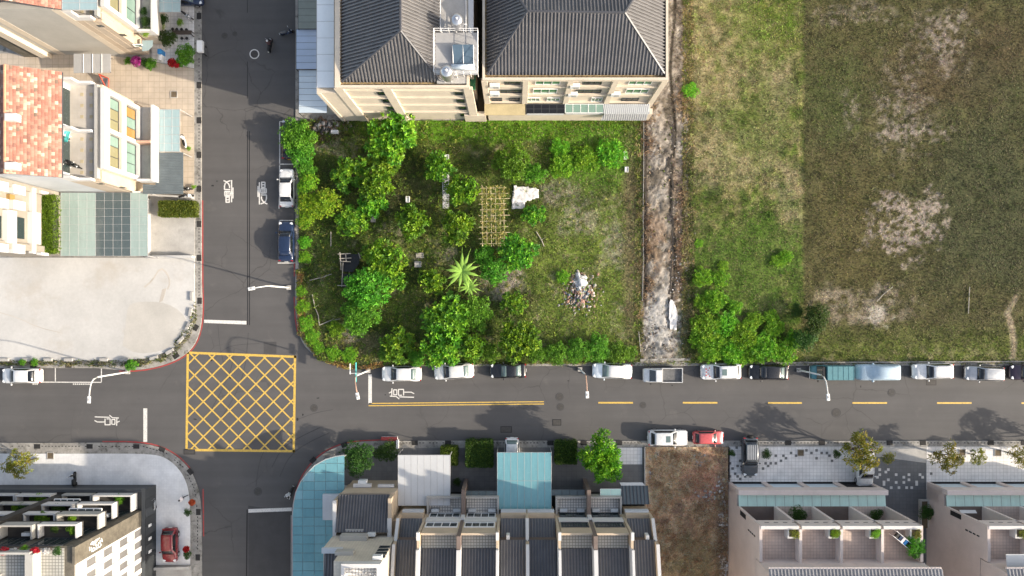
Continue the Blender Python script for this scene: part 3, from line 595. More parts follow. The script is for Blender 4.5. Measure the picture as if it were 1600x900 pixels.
def car(name, label, cat, paint_m, px, py, deg, kind='sedan', glass_m='car_glass', rear_m=None, roof_m=None, group=None, z0=0, sunroof=False, rails=False, scale=1, plate='plate'):
    L, W, zh, zbelt, zr, xw, xf, xr, xb, zt = (q for q in KINDS[kind])
    t = thing(name, label, cat, P(px, py, 0)*1.0, group, R(deg)); t.location = P(px, py, .9); t.location.z = z0
    t.scale = (scale,)*3
    pa = M[paint_m]; a = L/2; w_ = W/2; g = MB()
    loft_body(g, [(a, w_*.62, .32, .60), (a-.06, w_*.80, .26, .68), (a-.22, w_*.93, .2, zh-.16), (a-.55, w_*.985, .19, zh-.06), (xw+.25, w_, .19, zh), (xw-.1, w_, .19, zbelt), (0, w_, .19, zbelt), (xb+.2, w_*.995, .19, zbelt+.01), (-a+.5, w_*.98, .2, zt), (-a+.2, w_*.93, .22, zt-.04), (-a+.06, w_*.84, .28, zt-.16), (-a, w_*.72, .36, zt-.32)])
    g.build('body', pa, t, smooth=True, local=True)
    g = MB(); wr = w_*.74                                        # cabin: pillars and roof skin
    st = [(xw+.02, w_*.88, zbelt-.03), (xf, wr, zr-.05), (xf-.25, wr*1.02, zr-.01), ((xf+xr)/2, wr*1.03, zr), (xr+.2, wr*1.0, zr-.02), (xr, wr*.97, zr-.06), (xb, w_*.84, zbelt)]
    secs = [[(x, -w_*.93, zbelt-.08), (x, -wd, z-.02), (x, -wd*.8, z+.02), (x, 0, z+.05), (x, wd*.8, z+.02), (x, wd, z-.02), (x, w_*.93, zbelt-.08)] for x, wd, z in st]
    n = 7; fs = [(i*n+k, (i+1)*n+k, (i+1)*n+k+1, i*n+k+1) for i in range(len(secs)-1) for k in range(n-1)]
    g.add([p for s_ in secs for p in s_], [f[::-1] if False else f for f in fs]); cb = g.build('cabin', M[roof_m] if roof_m else pa, t, smooth=True, local=True)
    bm = bmesh.new(); bm.from_mesh(cb.data); bmesh.ops.recalc_face_normals(bm, faces=bm.faces); bm.to_mesh(cb.data); bm.free()
    def pane(nm, p, q, m, i0=.06, i1=.92, dz=.012, fw=.9):
        g = MB(); vs = []
        d = (Vector((q[0], 0, q[2]))-Vector((p[0], 0, p[2]))); nn = Vector((-d.z, 0, d.x)).normalized(); nn = nn if nn.z > 0 else -nn
        for f in (i0, .5, i1):
            x = p[0]+(q[0]-p[0])*f; wd = (p[1]+(q[1]-p[1])*f)*fw; z = p[2]+(q[2]-p[2])*f
            for u, dzz in ((-1, .0), (-.78, .03), (0, .058), (.78, .03), (1, .0)): vs.append(Vector((x, u*wd, z+dzz-.02))+nn*(dz+.012))
        f_ = [(i*5+k, i*5+k+1, (i+1)*5+k+1, (i+1)*5+k) for i in range(2) for k in range(4)]
        g.add(vs, f_); o = g.build(nm, m, t, smooth=True, local=True)
        so = o.modifiers.new('thick', 'SOLIDIFY'); so.thickness = .01; return o
    pane('windscreen', st[0], st[1], M[glass_m]); pane('rear_window', (xb, w_*.82, zbelt), (xr, wr*.97, zr-.06), M[rear_m or glass_m])
    for s in (-1, 1):
        g = MB(); y0, y1 = s*(w_*.925), s*(wr*1.03); x1, x2, x3, x4 = xw-.28, xf-.08, xr+.05, xb+.3
        z0_, z1_ = zbelt-.02, zr-.09; e = s*.022; yy = lambda z: y0+(y1-y0)*(z-zbelt+.08)/(zr-.02-zbelt+.08)+e
        A = [(x1, yy(z0_), z0_), (x2, yy(z1_), z1_), (x3, yy(z1_), z1_), (x4, yy(z0_), z0_)]; B = [(x, y-s*.02, z) for x, y, z in A]
        g.add(A+B, [(0, 1, 2, 3), (7, 6, 5, 4)]+[(i, i+4, (i+1) % 4+4, (i+1) % 4) for i in range(4)]); g.build('side_window', M['car_glass'], t, local=True)
        g = MB(); g.box((xw-.25, s*(w_+.09), zbelt+.06), (.13, .2, .13)); g.build('mirror', pa, t, bevel=.03, local=True)
        g = MB(); loft = [(a-.34, s*w_*.72, zh-.235)]; g.box((a-.27, s*w_*.70, zh-.17), (.30, .30, .10), -s*.45); g.build('headlight', M['lamp_clear'], t, bevel=.03, local=True)
        g = MB(); g.box((-a+.13, s*w_*.74, zt-.17), (.14, .30, .13), s*.3); g.build('tail_light', M['lamp_red'], t, bevel=.02, local=True)
        for x in (a-.85, -a+.85): wheel(t, x, s*(w_-.09))
    g = MB(); g.bb(a-.05, a+.03, -w_*.55, w_*.55, .3, .48); g.build('bumper', M['trim'], t, bevel=.02, local=True)
    g = MB(); g.bb(-a-.04, -a+.02, -.2, .2, .5, .64); g.build('number_plate', M[plate], t, local=True)
    if sunroof: g = MB(); g.bb(xf-.75, xf-.2, -.36, .36, zr+.03, zr+.052); g.build('sunroof', M['pale_glass'], t, bevel=.008, local=True)
    if rails:
        for s in (-1, 1): g = MB(); g.bb(xr+.15, xf-.25, s*wr*.9-.025, s*wr*.9+.025, zr+.01, zr+.07); g.build('roof_rail', M['rim'], t, local=True)
    return t
GK = 'cars parked along the upper kerb'
car('parked_car', 'white sedan parked at the far left beside the concrete lot', 'car', 'white_paint', 32, 587.5, 180, 'sedan')
car('parked_car', 'white sedan with pale rear window, first right of the stop line', 'car', 'white_paint', 627, 584.5, 180, 'sedan', rear_m='pale_glass', group=GK)
car('parked_car', 'white sedan parked slightly askew under the hedge beside the black coupe', 'car', 'white_paint', 709, 580.5, 183.5, 'sedan', rear_m='pale_glass', group=GK)
car('parked_car', 'black car with sky blue windscreen half under the hedge', 'car', 'black_paint', 794, 579.5, 181, 'coupe', glass_m='pale_glass', rear_m='pale_glass', group=GK)
car('parked_car', 'pale bluish white sedan tucked under the hedge left of the pickup', 'car', 'pearl_paint', 957, 580, 178, 'sedan', roof_m='white_paint', glass_m='pale_glass', rear_m='white_paint', group=GK)
t = car('parked_car', 'white car with red blossom dots on the bonnet and a sunroof', 'car', 'white_paint', 1127, 581, 181, 'crossover', sunroof=True, group=GK)
g = MB()
for i, (x, y) in enumerate([(1.35, 0), (1.55, .22), (1.55, -.22), (1.75, 0), (1.2, .3), (1.2, -.3), (1.78, .36), (1.78, -.36), (1.38, .48), (1.38, -.48)]): g.lathe([(.085, 1.04-.04*(x-1.2)), (.085, 1.062-.075*(x-1.2)), (.02, 1.068-.075*(x-1.2))], (x, y, 0), 8)
g.build('dot_decals', pm('red_decal', (.5, .05, .04), .5, .1), t, local=True)
car('parked_car', 'black sedan between the dotted white car and the teal van', 'car', 'black_paint', 1202, 582, 179, 'sedan', rear_m='pale_glass', group=GK)
car('parked_car', 'white crossover with dark windscreen right of the covered car', 'car', 'white_paint', 1459, 580.5, 181, 'crossover', rails=True, group=GK)
car('parked_car', 'silver estate with pale grey roof near the right end of the row', 'car', 'silver_paint', 1540, 584, 178.5, 'wagon', roof_m='silver_paint', rails=True, group=GK, scale=.97)
car('parked_car', 'dark plum car cut by the right edge of the picture', 'car', 'plum_paint', 1611, 582, 180, 'sedan', group=GK)
car('parked_car', 'white crossover with sunroof at the lower kerb by the dead grass', 'car', 'white_paint', 1044, 684.5, 0, 'crossover', sunroof=True)
car('parked_car', 'small faded red hatchback at the lower kerb', 'car', 'pink_paint', 1108, 684.5, 0, 'hatchback', scale=.9)
car('parked_car', 'navy sedan facing up the side street beside the garden', 'car', 'navy_paint', 446, 377, 90, 'sedan', rear_m='navy_paint', scale=1.02)
car('parked_car', 'white sedan facing up the side street under the hedge', 'car', 'white_paint', 447, 293, 90, 'sedan', rear_m='car_glass', scale=.97)
car('parked_car', 'dark car under the overhanging bush with a yellow plate', 'car', 'black_paint', 451, 217, 90, 'sedan', rear_m='black_paint', plate='amber')
car('parked_car', 'dark red hatchback on the pale plaza', 'car', 'red_paint', 265, 852, -90, 'hatchback', z0=.15, scale=1.0)
car('parked_car', 'blue car with white bonnet at the top by the glass canopy', 'car', 'navy_paint', 290, -4, 0, 'hatchback', z0=.15, glass_m='pale_glass')
car('parked_car', 'white car with its tail out from under the teal canopy', 'car', 'white_paint', 800, 711, -90, 'hatchback', rear_m='pale_glass', z0=.15)
car('parked_van', 'white van under the big olive tree on the pale frontage', 'van', 'white_paint', 1352, 732, -90, 'wagon', z0=.15, rails=True)
t = car('parked_car', 'dark grey off roader with ribbed silver roof on the pale pavers', 'car', 'grey_paint', 1172, 713.5, -90, 'crossover', z0=.15, scale=.98, roof_m='grey_paint')
g = MB()
for i in range(6): g.bb(-1.55, .15, -.56+.22*i-.05, -.56+.22*i+.05, 1.66, 1.735)
g.build('roof_rack', pm('silver_rack', (.42, .43, .44), .4, .1, metal=.5), t, local=True)
g = MB(); g.tube([(-2.5, 0, .85), (-2.28, 0, .85)], .36, 18); g.build('spare_wheel', M['tyre'], t, local=True)
# white pickup
t = thing('parked_pickup', 'white pickup truck with empty grey load bed', 'pickup truck', P(1036, 586.5, .9), GK, R(180)); t.location.z = 0
g = MB(); loft_body(g, [(2.28, .66, .35, .75), (2.2, .78, .3, .95), (1.95, .82, .28, 1.02), (1.5, .83, .28, 1.1), (.3, .83, .28, 1.1), (.22, .82, .3, 1.08)]); g.build('body', M['white_paint'], t, smooth=True, local=True)
g = MB(); g.add([(1.65, -.74, 1.08), (1.65, .74, 1.08), (.95, .66, 1.7), (.95, -.66, 1.7), (.32, -.7, 1.74), (.32, .7, 1.74), (.2, .76, 1.05), (.2, -.76, 1.05)], [(0, 1, 2, 3), (3, 2, 5, 4), (4, 5, 6, 7), (0, 3, 4, 7), (1, 6, 5, 2)]); g.build('cabin', M['white_paint'], t, bevel=.05, local=True)
g = MB(); g.add([(1.62, -.66, 1.125), (1.62, .66, 1.125), (1.0, .60, 1.68), (1.0, -.60, 1.68)], [(0, 1, 2, 3)]); o = g.build('windscreen', M['car_glass'], t, local=True); o.modifiers.new('thick', 'SOLIDIFY').thickness = .012
g = MB(); g.bb(-2.2, .12, -.78, .78, .55, .66); g.build('load_floor', M['bed'], t, local=True)
for i in range(8): pass
g = MB()
for i in range(9): g.bb(-2.15, .08, -.7+.175*i-.02, -.7+.175*i+.02, .66, .68)
g.build('floor_rib', M['bed'], t, local=True)
for nm, q in (('side_panel', (-2.25, .15, .78, .84, .55, 1.02)), ('side_panel', (-2.25, .15, -.84, -.78, .55, 1.02)), ('tailgate', (-2.26, -2.2, -.78, .78, .55, 1.02)), ('headboard', (.1, .16, -.78, .78, .55, 1.25))):
    g = MB(); g.bb(*q); g.build(nm, M['white_paint'], t, bevel=.012, local=True)
for s in (-1, 1):
    for x in (1.5, -1.4): wheel(t, x, s*.72, .3, .18)
    g = MB(); g.box((1.5, s*.95, 1.15), (.1, .2, .16)); g.build('mirror', M['trim'], t, local=True)
    g = MB(); g.box((2.16, s*.6, .86), (.1, .25, .14)); g.build('headlight', M['lamp_clear'], t, bevel=.02, local=True)
# teal canvas-topped truck
t = thing('parked_truck', 'old teal van with a patched box roof under the street lamp', 'van', P(1298, 582, .9), GK, R(180)); t.location.z = 0
g = MB(); loft_body(g, [(2.3, .6, .4, .8), (2.2, .74, .3, 1.05), (1.7, .82, .28, 1.15), (1.3, .84, .28, 1.2), (-2.2, .84, .3, 1.2), (-2.3, .82, .35, 1.1)]); g.build('body', M['teal_paint'], t, smooth=True, local=True)
g = MB(); g.add([(1.75, -.74, 1.15), (1.75, .74, 1.15), (1.3, .70, 1.78), (1.3, -.70, 1.78), (1.05, -.72, 1.8), (1.05, .72, 1.8), (1.05, .78, 1.1), (1.05, -.78, 1.1)], [(0, 1, 2, 3), (3, 2, 5, 4), (0, 3, 4, 7), (1, 6, 5, 2)]); g.build('cabin', M['trim'], t, local=True)
g = MB(); g.add([(1.72, -.66, 1.2), (1.72, .66, 1.2), (1.34, .62, 1.75), (1.34, -.62, 1.75)], [(0, 1, 2, 3)]); o = g.build('windscreen', M['car_glass'], t, local=True); o.modifiers.new('thick', 'SOLIDIFY').thickness = .012
g = MB(); g.bb(-2.28, .85, -.8, .8, 1.1, 1.88); g.build('box_body', M['teal_paint'], t, bevel=.05, local=True)
for i in range(6): g = MB(); g.bb(-2.25+.6*i, -2.21+.6*i, -.79, .79, 1.87, 1.905); g.build('roof_batten', M['teal_paint'], t, local=True)
g = MB(); g.tube([(2.32, -.7, .6), (2.5, -.7, 1.0), (2.5, .7, 1.0), (2.32, .7, .6)], .03, 6); g.build('bull_bar', M['rim'], t, local=True)
for s in (-1, 1):
    for x in (1.5, -1.5): wheel(t, x, s*.74, .33, .2)
    g = MB(); g.box((1.6, s*.98, 1.2), (.1, .2, .2)); g.build('mirror', M['trim'], t, local=True)
# car under a cloth cover
t = thing('covered_car', 'car wrapped in a pale blue grey cloth cover', 'covered car', P(1374.5, 582, .9), GK, R(180)); t.location.z = 0
g = MB(); loft_body(g, [(2.55, .7, .1, .5), (2.45, .86, .05, .8), (2.1, .93, .05, 1.0), (1.5, .95, .05, 1.08), (1.0, .95, .05, 1.2), (.35, .93, .05, 1.6), (-.3, .92, .05, 1.68), (-1.4, .92, .05, 1.64), (-2.0, .92, .05, 1.42), (-2.3, .9, .05, 1.15), (-2.42, .84, .08, .8), (-2.48, .7, .1, .5)]); o = g.build('cloth', M['cover_cloth'], t, smooth=True, local=True)
for v in o.data.vertices: v.co.y *= 1-.14*max(0, v.co.z-1.0)/.6; v.co.z += .03*math.sin(v.co.x*7)*(v.co.z > .3)
for s in (-1, 1): g = MB(); g.lathe([(.13, .95), (.15, 1.05), (.08, 1.14)], (.85, s*.98, 0), 8); g.build('mirror_bulge', M['cover_cloth'], t, smooth=True, local=True)
# ---------------------------------------------------------------- people: one skinned surface each
M['skin'] = pm('skin', (.45, .28, .19), .6, .05); M['hair'] = pm('black_hair', (.012, .01, .01), .5, .1)
M['dark_cloth'] = pm('black_clothes', (.02, .02, .022), .85, .2); M['white_cloth'] = pm('white_blouse', (.74, .66, .66), .85, .08); M['brown_cloth'] = pm('maroon_shirt', (.11, .05, .05), .85, .15)
def figure(name, label, loc, rz, J, top, bottom, helmet=None, parent=None):
    """J joint positions; one skin-modified body coloured by height band: shirt, trousers, skin"""
    t = thing(name, label, 'person', loc, None, rz)
    E = [('pel', 'chest'), ('chest', 'neck'), ('neck', 'head'), ('head', 'crown')]
    for s in 'lr':
        E += [('chest', 'sh'+s), ('sh'+s, 'el'+s), ('el'+s, 'wr'+s), ('wr'+s, 'pa'+s), ('pel', 'hip'+s), ('hip'+s, 'kn'+s), ('kn'+s, 'an'+s), ('an'+s, 'to'+s)]
        for k in range(4): E.append(('pa'+s, 'f%d' % k+s))
        E.append(('wr'+s, 'th'+s))
    JJ = dict(J)
    for s in 'lr':
        wv, ev = Vector(J['wr'+s]), Vector(J['el'+s]); d = (wv-ev).normalized(); side = d.cross(Vector((0, 0, 1))).normalized(); JJ['pa'+s] = wv+d*.07
        for k in range(4): JJ['f%d' % k+s] = wv+d*(.15+.02*(k in (1, 2))-.01*(k == 3))+side*(k-1.5)*.022-Vector((0, 0, .02))
        JJ['th'+s] = wv+d*.06+side*.05*(1 if s == 'l' else -1)
    names = list(JJ); idx = {k: i for i, k in enumerate(names)}
    rad = dict(pel=.15, chest=.155, neck=.06, head=.095, crown=.075); pr = dict(sh=.075, el=.05, wr=.032, pa=.035, hip=.105, kn=.068, an=.045, to=.04, th=.011, f0=.009, f1=.01, f2=.01, f3=.009)
    me = bpy.data.meshes.new('body'); me.from_pydata([tuple(JJ[k]) for k in names], [(idx[a], idx[b]) for a, b in E], [])
    o = bpy.data.objects.new('body', me); col.objects.link(o); o.parent = t
    o.modifiers.new('skin', 'SKIN'); lay = me.skin_vertices[0].data if me.skin_vertices else None
    if lay:
        for k in names: r_ = rad.get(k, pr.get(k[:-1], .05)); lay[idx[k]].radius = (r_, r_)
        lay[idx['pel']].use_root = True
    sb = o.modifiers.new('sub', 'SUBSURF'); sb.levels = sb.render_levels = 1
    m, nt, b = _mat('clothed_body'); tc = nt.nodes.new('ShaderNodeTexCoord'); sp = nt.nodes.new('ShaderNodeSeparateXYZ'); nt.links.new(tc.outputs['Object'], sp.inputs[0])
    mr = nt.nodes.new('ShaderNodeMapRange'); nt.links.new(sp.outputs[2], mr.inputs[0]); mr.inputs[1].default_value = 0; mr.inputs[2].default_value = 2
    zs = J['pel'][2]; zn = J['neck'][2]; rp = nt.nodes.new('ShaderNodeValToRGB'); nt.links.new(mr.outputs[0], rp.inputs[0]); rp.color_ramp.interpolation = 'CONSTANT'; e = rp.color_ramp.elements
    for _ in range(2): e.new(.5)
    for el, (p_, c_) in zip(e, ((0, (.02, .02, .02)), (.05, bottom), (zs/2, top), ((zn+.02)/2, (.45, .28, .19)))): el.position = p_; el.color = (*c_, 1)
    nt.links.new(rp.outputs[0], b.inputs['Base Color']); b.inputs['Roughness'].default_value = .8; me.materials.append(m)
    hx = Vector(J['head']); g = MB(); r_ = .135 if helmet else .108
    g.lathe([(r_*math.cos(a_), r_*math.sin(a_)) for a_ in (-.25, .1, .45, .8, 1.15, 1.45)], (hx.x-.012, hx.y, hx.z+.035), 12); g.build('helmet' if helmet else 'hair', M[helmet] if helmet else M['hair'], t, smooth=True, local=True)
    return t
walk = dict(pel=(0, 0, .92), chest=(.03, 0, 1.28), neck=(.05, 0, 1.45), head=(.07, 0, 1.56), crown=(.07, 0, 1.64), shl=(.03, .19, 1.38), shr=(.03, -.19, 1.38), ell=(.12, .24, 1.12), elr=(-.08, -.25, 1.12), wrl=(.3, .22, .98), wrr=(-.04, -.27, .86),
            hipl=(0, .09, .86), hipr=(0, -.09, .86), knl=(.22, .1, .48), knr=(-.08, -.1, .46), anl=(.30, .1, .08), anr=(-.38, -.1, .12), tol=(.46, .11, .04), tor=(-.26, -.11, .03))
figure('person', 'person in white top and black trousers walking across the plaza', P(291, 776, .15), R(200), walk, (.74, .68, .68), (.015, .015, .018))
ride = dict(pel=(0, 0, .80), chest=(.08, 0, 1.14), neck=(.11, 0, 1.32), head=(.14, 0, 1.43), crown=(.14, 0, 1.5), shl=(.08, .19, 1.24), shr=(.08, -.19, 1.24), ell=(.24, .29, 1.04), elr=(.24, -.29, 1.04), wrl=(.44, .29, 1.02), wrr=(.44, -.29, 1.02),
            hipl=(0, .1, .78), hipr=(0, -.1, .78), knl=(.36, .17, .66), knr=(.36, -.17, .66), anl=(.28, .15, .34), anr=(.28, -.15, .34), tol=(.43, .15, .31), tor=(.43, -.15, .31))
def scooter(label, px, py, deg, body='trim', z0=0, seat='trim', accent='rim', group='scooters'):
    t = thing('scooter', label, 'scooter', P(px, py, 0), group, R(deg)); t.location.z = z0; m = M[body]
    for x in (.62, -.58): g = MB(); g.tube([(x, -.05, .24), (x, .05, .24)], .24, 14); g.build('wheel', M['tyre'], t, local=True)
    g = MB(); loft_body(g, [(.66, .06, .3, .66), (.55, .16, .28, .86), (.42, .19, .26, .92), (.36, .15, .24, .5), (.1, .16, .22, .36), (-.05, .17, .24, .5), (-.2, .17, .28, .66), (-.6, .15, .34, .68), (-.8, .06, .42, .62)]); g.build('body', m, t, smooth=True, local=True)
    g = MB(); loft_body(g, [(.05, .12, .66, .72), (-.1, .15, .66, .78), (-.5, .14, .66, .80), (-.7, .09, .66, .76)]); g.build('seat', M[seat], t, smooth=True, local=True)
    g = MB(); g.tube([(.36, -.34, .98), (.46, -.18, 1.0), (.48, 0, .97), (.46, .18, 1.0), (.36, .34, .98)], .02, 6); g.build('handlebar', M['trim'], t, local=True)
    for s in (-1, 1): g = MB(); g.tube([(.44, s*.2, 1.0), (.42, s*.3, 1.16)], .008, 4); g.box((.42, s*.31, 1.18), (.03, .12, .08)); g.build('mirror', M[accent], t, local=True)
    g = MB(); g.box((.62, 0, .74), (.06, .16, .1)); g.build('headlight', M['lamp_clear'], t, bevel=.02, local=True)
    g = MB(); g.box((-.84, 0, .52), (.03, .18, .12)); g.build('number_plate', M['plate'], t, local=True)
    return t
scooter('black scooter ridden up the shaded side street by a helmeted rider', 424, 73, 80)
figure('person', 'person in dark clothes and white helmet riding up the side street', P(424, 73, 0), R(80), ride, (.09, .045, .045), (.02, .02, .022), 'white_paint')
scooter('dark scooter parked at the kerb beside the blue awning', 450, 53, 15, 'navy_paint', accent='plate', seat='bed')
scooter('scooter ridden past the curved glass canopy', 456, 768, 245, 'trim')
figure('person', 'person with white helmet riding beside the curved glass canopy', P(456, 768, 0), R(245), ride, (.6, .62, .62), (.02, .02, .022), 'white_paint')
scooter('black scooter with pale screen parked on the plaza before the dark building', 121, 747, 95, 'trim', .15, accent='plate')
scooter('grey scooter parked against the dark side wall on the plaza', 244, 783, 100, 'silver_paint', .15)
scooter('white scooter parked nose out under the grey awning edge', 291, 222, 110, 'white_paint', .15); scooter('dark scooter under the lower corner of the slate roofed canopy', 292, 297, 5, 'trim', .15)
scooter('second white scooter beside the box hedge', 294, 308, 10, 'white_paint', .15); scooter('pale scooter between the plants at the upper left kerb', 295, 27, 330, 'silver_paint', .15, accent='plate')
# ---------------------------------------------------------------- street lamps
M['lamp_white'] = pm('white_lamp_paint', (.68, .68, .66), .5, .1, 3); M['lamp_rust'] = pm('rusty_lamp_arm', (.42, .27, .20), .7, .35, 5); M['sign_teal'] = pm('teal_sign_plate', (.08, .42, .42), .5, .1)
def lamp(px, py, hx, hy, label, arm_m='lamp_white', zb=6.0, zh=7.4, base_z=.12):
    b0 = P(px, py, 0); e = P(hx, hy, zh); t = thing('street_lamp', label, 'street lamp', (b0.x, b0.y, base_z), 'street lamps'); b0 = Vector((b0.x, b0.y, base_z))
    g = MB(); g.tube([b0, b0+Vector((0, 0, 1)), Vector((b0.x, b0.y, zb))], [.12, .1, .075], 10); g.build('pole', M['lamp_white'], t, smooth=True)
    g = MB(); g.box(b0+Vector((0, 0, .06)), (.5, .5, .12)); g.build('base', M['concrete'], t)
    c = Vector((b0.x, b0.y, zb)); d = e-c; pts = [c]
    for f, zz in ((.08, .5), (.25, .78), (.55, .93), (.85, 1.0)): pts.append(Vector((c.x+d.x*f, c.y+d.y*f, zb+(zh-zb)*zz)))
    g = MB(); g.tube(pts, .065, 8); g.build('arm', M[arm_m], t, smooth=True)
    an = math.atan2(d.y, d.x); g = MB(); q = c+d*.96; g.box((q.x, q.y, zh), (.75, .36, .14), an); g.build('lamp_head', M['lamp_white'], t, bevel=.05)
    g = MB(); g.box((q.x, q.y, zh+.085), (.22, .16, .06), an); g.build('sensor', M['concrete'], t, bevel=.01)
    return t
lamp(201, 581, 139, 626, 'white street lamp leaning out from the concrete lot corner'); lamp(452, 449.5, 392, 451, 'white street lamp beside the garden reaching over the side street', zb=6.4)
l3 = lamp(575.5, 579, 559, 620, 'rusty armed street lamp with a teal street sign by the stop line', 'lamp_rust'); lamp(906, 577, 917.5, 618, 'rusty armed street lamp between the parked cars at mid street', 'lamp_rust')
lamp(1247, 578, 1294, 622, 'grey street lamp standing by the teal van')
p = P(575.5, 579, 0); g = MB(); g.bb(p.x-.75, p.x-.69, p.y-1.0, p.y+1.2, 2.9, 3.3); g.build('street_sign', M['sign_teal'], l3)
g = MB(); g.bb(p.x-1.35, p.x-1.29, p.y-.1, p.y+1.1, 3.2, 3.5); g.tube([(p.x, p.y, 3.25), (p.x-1.3, p.y, 3.3)], .03, 5); g.build('sign_bracket', M['lamp_white'], l3)
# ================================================================ plants
M['leaf'] = attr_mat('leaf', .45, .38, 2, .2, objvar=.14, bmp=0); M['bark'] = pm('bark', (.13, .10, .075), .9, .3, 3, 14, bmp=.8)
M['vine'] = attr_mat('vine_leaf', .6, .25, 3, .3, bmp=0); M['flower'] = attr_mat('petal', .6, .25, 3, .2, bmp=0)
def unit(a): return a/np.maximum(np.linalg.norm(a, axis=1, keepdims=True), 1e-9)
def leaves(pos, nrm, n_leaf, L, wd, cols, spread=(.55, 1.25), droop=.25, seed=0):
    """rosettes of folded diamond leaves: pos/nrm (k,3)"""
    r = np.random.default_rng(seed); k = len(pos); nrm = unit(nrm)
    ref = np.where(np.abs(nrm[:, 2:3]) < .9, [[0, 0, 1.]], [[1., 0, 0]]); a = unit(np.cross(nrm, ref)); b = np.cross(nrm, a)
    ph = r.uniform(0, 2*np.pi, (k, 1))+np.arange(n_leaf)[None]*2*np.pi/n_leaf+r.normal(0, .25, (k, n_leaf))
    el = r.uniform(*spread, (k, n_leaf))                        # angle from the rosette axis
    d = (np.sin(el)*np.cos(ph))[..., None]*a[:, None]+(np.sin(el)*np.sin(ph))[..., None]*b[:, None]+np.cos(el)[..., None]*nrm[:, None]
    l = L*r.uniform(.65, 1.25, (k, n_leaf, 1)); up = nrm[:, None]; s = np.cross(d, np.broadcast_to(up, d.shape)); s = s/np.maximum(np.linalg.norm(s, axis=2, keepdims=True), 1e-6)
    p = pos[:, None]+d*.03; w_ = wd*l/L/2
    tip = p+d*l-np.array([0, 0, 1.])*droop*l; mid = p+d*l*.5; fold = np.cross(s, d)*w_*.35
    V = np.stack([p, mid+s*w_+fold, tip, mid-s*w_+fold], 2).reshape(-1, 3)
    c = np.repeat(cols[:, None], n_leaf, 1)*r.uniform(.7, 1.35, (k, n_leaf, 1)); C = np.repeat(c.reshape(-1, 3), 4, 0)
    i = np.arange(k*n_leaf)*4; F = np.concatenate([np.stack([i, i+1, i+2], 1), np.stack([i, i+2, i+3], 1)])
    return V, F, np.clip(C, .004, .7)
def crown_points(seed, Rd, Ht, n_lobe, per, flat=.75, fill=.35):
    r = np.random.default_rng(seed); Ps, Ns = [], []
    for i in range(n_lobe):
        th = 2.4*i+r.uniform(-.4, .4); q = Rd*(.66 if n_lobe < 12 else .82)*math.sqrt((i+.3)/n_lobe); lr = Rd*(r.uniform(.30, .46) if n_lobe < 12 else r.uniform(.18, .34))
        c = np.array([q*math.cos(th), q*math.sin(th), Ht*(.62+.30*(1-(q/Rd)**2)+r.uniform(-.1, .08))])
        n = r.normal(size=(per, 3)); n = unit(n); n[:, 2] = np.where(n[:, 2] < -.35, -n[:, 2], n[:, 2])
        rad = lr*np.where(r.random((per, 1)) < fill, r.uniform(.35, .9, (per, 1)), r.uniform(.85, 1.12, (per, 1)))
        Ps.append(c+n*rad*np.array([1, 1, flat])); Ns.append(n+np.array([0, 0, .55]))
    return np.concatenate(Ps), np.concatenate(Ns)
TREES = {}
def tree_kind(kind, var, seed):
    """unit tree (crown radius 1, height ~ratio) -> crown mesh, trunk mesh"""
    k = dict(
        fruit=dict(ht=1.25, lobes=15, per=17, nl=8, L=.185, w=.085, cols=[(0.082, .22, .018), (0.115, .30, .02), (0.197, .40, .025), (0.061, .17, .018), (0.246, .42, .03)], spread=(.5, 1.3), droop=.18),
        lush=dict(ht=1.2, lobes=17, per=34, nl=5, L=.13, w=.065, cols=[(0.078, .22, .018), (0.115, .30, .022), (0.164, .37, .028)], spread=(.4, 1.5), droop=.25),
        lime=dict(ht=1.1, lobes=9, per=70, nl=5, L=.12, w=.05, cols=[(.17, .36, .02), (.24, .43, .02), (.13, .30, .02), (.32, .45, .03)], spread=(.3, 1.3), droop=.2),
        dark=dict(ht=1.3, lobes=10, per=80, nl=5, L=.10, w=.05, cols=[(.035, .085, .016), (.05, .115, .02), (.07, .14, .022)], spread=(.4, 1.4), droop=.2),
        olive=dict(ht=1.6, lobes=13, per=27, nl=5, L=.13, w=.055, cols=[(.20, .22, .03), (.28, .28, .035), (.15, .19, .03), (.36, .31, .05)], spread=(.4, 1.5), droop=.3),
        feathery=dict(ht=1.6, lobes=16, per=30, nl=6, L=.17, w=.06, cols=[(0.082, .26, .016), (0.139, .36, .02), (0.246, .46, .025)], spread=(.5, 1.5), droop=.3),
        weed=dict(ht=.8, lobes=14, per=24, nl=7, L=.18, w=.055, cols=[(0.107, .30, .02), (0.164, .40, .024), (0.246, .46, .03)], spread=(.4, 1.4), droop=.15))[kind]
    r = np.random.default_rng(seed); p, n = crown_points(seed, 1, k['ht'], k['lobes'], k['per'], fill=.3)
    cols = np.array(k['cols'])[r.integers(0, len(k['cols']), len(p))]*r.uniform(.8, 1.25, (len(p), 1))
    V, F, C = leaves(p, n, k['nl'], k['L'], k['w'], cols, k['spread'], k['droop'], seed)
    cm = np_mesh('crown_'+kind, V, F, M['leaf'], C)
    g = MB(); h = k['ht']; g.tube([(0, 0, 0), (.02, .01, h*.25), (0, .03, h*.5), (.04, 0, h*.8)], [.07, .055, .045, .02], 7)
    for i in range(5):
        a = 2.4*i+seed; q = .5+.1*(i % 3); g.tube([(0, .02, h*(.25+.06*i)), (q*.5*math.cos(a), q*.5*math.sin(a), h*(.48+.04*i)), (q*math.cos(a), q*math.sin(a), h*.78)], [.035, .025, .01], 5)
    o = g.build('trunk_'+kind, M['bark']); tm = o.data; bpy.data.objects.remove(o)
    return cm, tm
